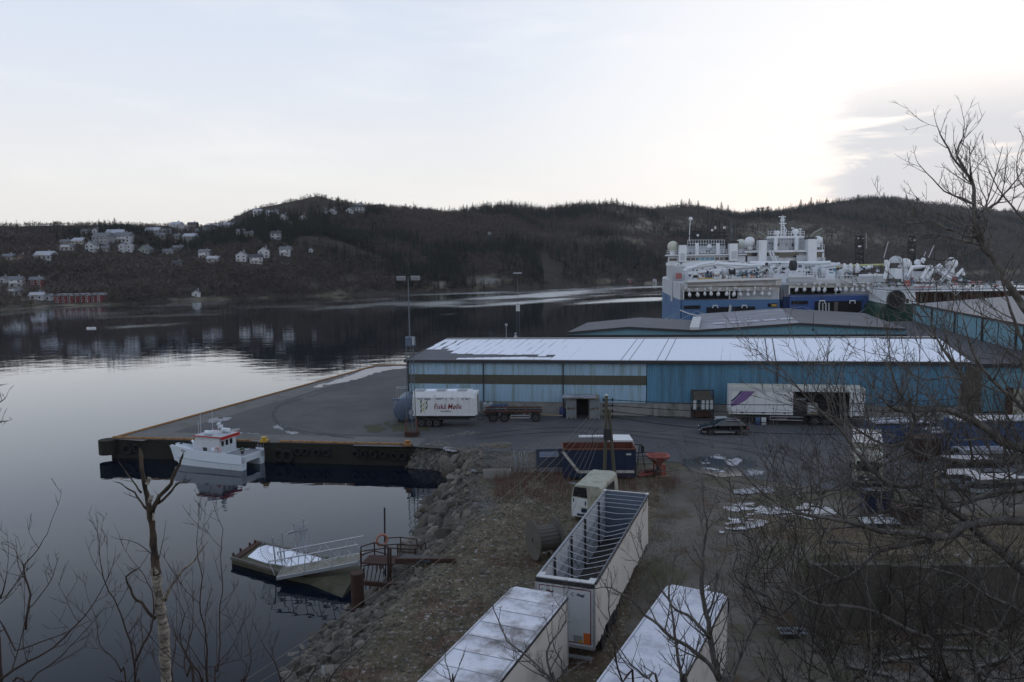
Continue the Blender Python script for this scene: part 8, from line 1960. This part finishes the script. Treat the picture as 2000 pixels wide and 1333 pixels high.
bush('leafless birch scrub right of the birch snag', [[(400,1420),(395,1333),(378,1300),(362,1275),(350,1240),(360,1200),(340,1160)],[(410,1420),(404,1310),(405,1270),(400,1230),(390,1180),(395,1130),(388,1095),(385,1060),(388,1020)],[(420,1400),(425,1310),(430,1260),(428,1200),(435,1140),(430,1090),(435,1035),(425,1010)],[(470,1420),(480,1330),(490,1290),(487,1260),(480,1230)],[(380,1380),(365,1320),(360,1290),(375,1230),(378,1180)]], 8.2, 63)
bush('faint leafless scrub at the left frame edge near mid height', [[(-30,800),(-10,790),(4,783),(12,775)],[(-30,830),(-8,826),(16,822)]], 8.5, 64, cl=(.1,.25))
bush('low leafless scrub at the bottom between birch and trailers', [[(560,1420),(550,1340),(540,1300),(520,1270),(505,1240)],[(600,1420),(600,1340),(615,1310),(620,1290)],[(640,1420),(640,1345),(655,1310),(700,1270),(720,1250)],[(700,1420),(690,1345),(672,1320),(668,1290)]], 8.2, 65, cl=(.2,.5))
def brush(label, spots, D, seed, mt, name='bramble_bush'):
    low = name == 'bramble_bush' and 'corner' in label; t = tree(name, label, 0, D, 'bush') if low else bt1; q = random.Random(seed)
    for i, (x, y) in enumerate(spots):
        st = [(x+q.uniform(-10,10), 1420 if low else y+q.uniform(60,110)), (x, y+40), (x+q.uniform(-25,25), y), (x+q.uniform(-50,50), y-q.uniform(40,90))]
        limb(t, st, [D+q.uniform(-.6,.6), D+q.uniform(-.6,.6)], .009, .0025, seed*100+i, 3, 6.5, (.3,.75), .2, mt=mt, step=.2, name='stem' if low else 'branch', twigmat=barkdark, join=not low)
    return t
brush('high fan of bare twigs over the blue warehouse wall at right', [(1640,760),(1700,740),(1760,720),(1820,735),(1880,740),(1950,760),(1690,800),(1850,810),(1920,850)], 9.8, 70, bark)
brush('net of thin twigs before the striped trailer and the icy yard', [(1500,880),(1560,900),(1610,880),(1650,900),(1530,960),(1600,930),(1700,860),(1760,880),(1820,880)], 9.3, 74, bark)
brush('dense leafless bramble in the lower right corner', [(1560,1270),(1620,1290),(1680,1310),(1740,1280),(1800,1300),(1860,1290),(1920,1300),(1980,1280),(1950,1200),(1500,1290),(1650,1230),(1720,1210),(1780,1190),(1840,1220),(1900,1190),(1980,1150),(1700,1140),(1820,1130)], 7.6, 71, bark)
brush('tangle of bare twigs in front of the white truck and blue crate', [(1600,960),(1660,940),(1720,920),(1780,930),(1840,900),(1900,930),(1960,940),(1560,1000),(1700,1000),(1820,990),(1900,1010)], 8.8, 73, bark)
brush('tangle of brown twigs in the middle right in front of the dirt yard', [(1460,1080),(1500,1050),(1540,1060),(1580,1080),(1620,1050),(1480,1130),(1530,1120),(1600,1120),(1440,1040),(1560,1030)], 9.2, 72, barkred)
# ================================================================ AIR
hz_ = MB(); hz_.bb(-1500, 1800, -40, 2600, -9, 175)
hm_ = bpy.data.materials.new('haze_air'); hm_.use_nodes = True; hn = hm_.node_tree.nodes; hn.remove(hn['Principled BSDF'])
pv = hn.new('ShaderNodeVolumePrincipled'); pv.inputs['Density'].default_value = .00007; pv.inputs['Color'].default_value = (.86,.9,1,1); pv.inputs['Anisotropy'].default_value = .2
hm_.node_tree.links.new(pv.outputs[0], hn['Material Output'].inputs['Volume'])
tag(hz_.build('haze', hm_), 'thin pale winter haze over the fjord and hills', 'haze', kind='stuff')
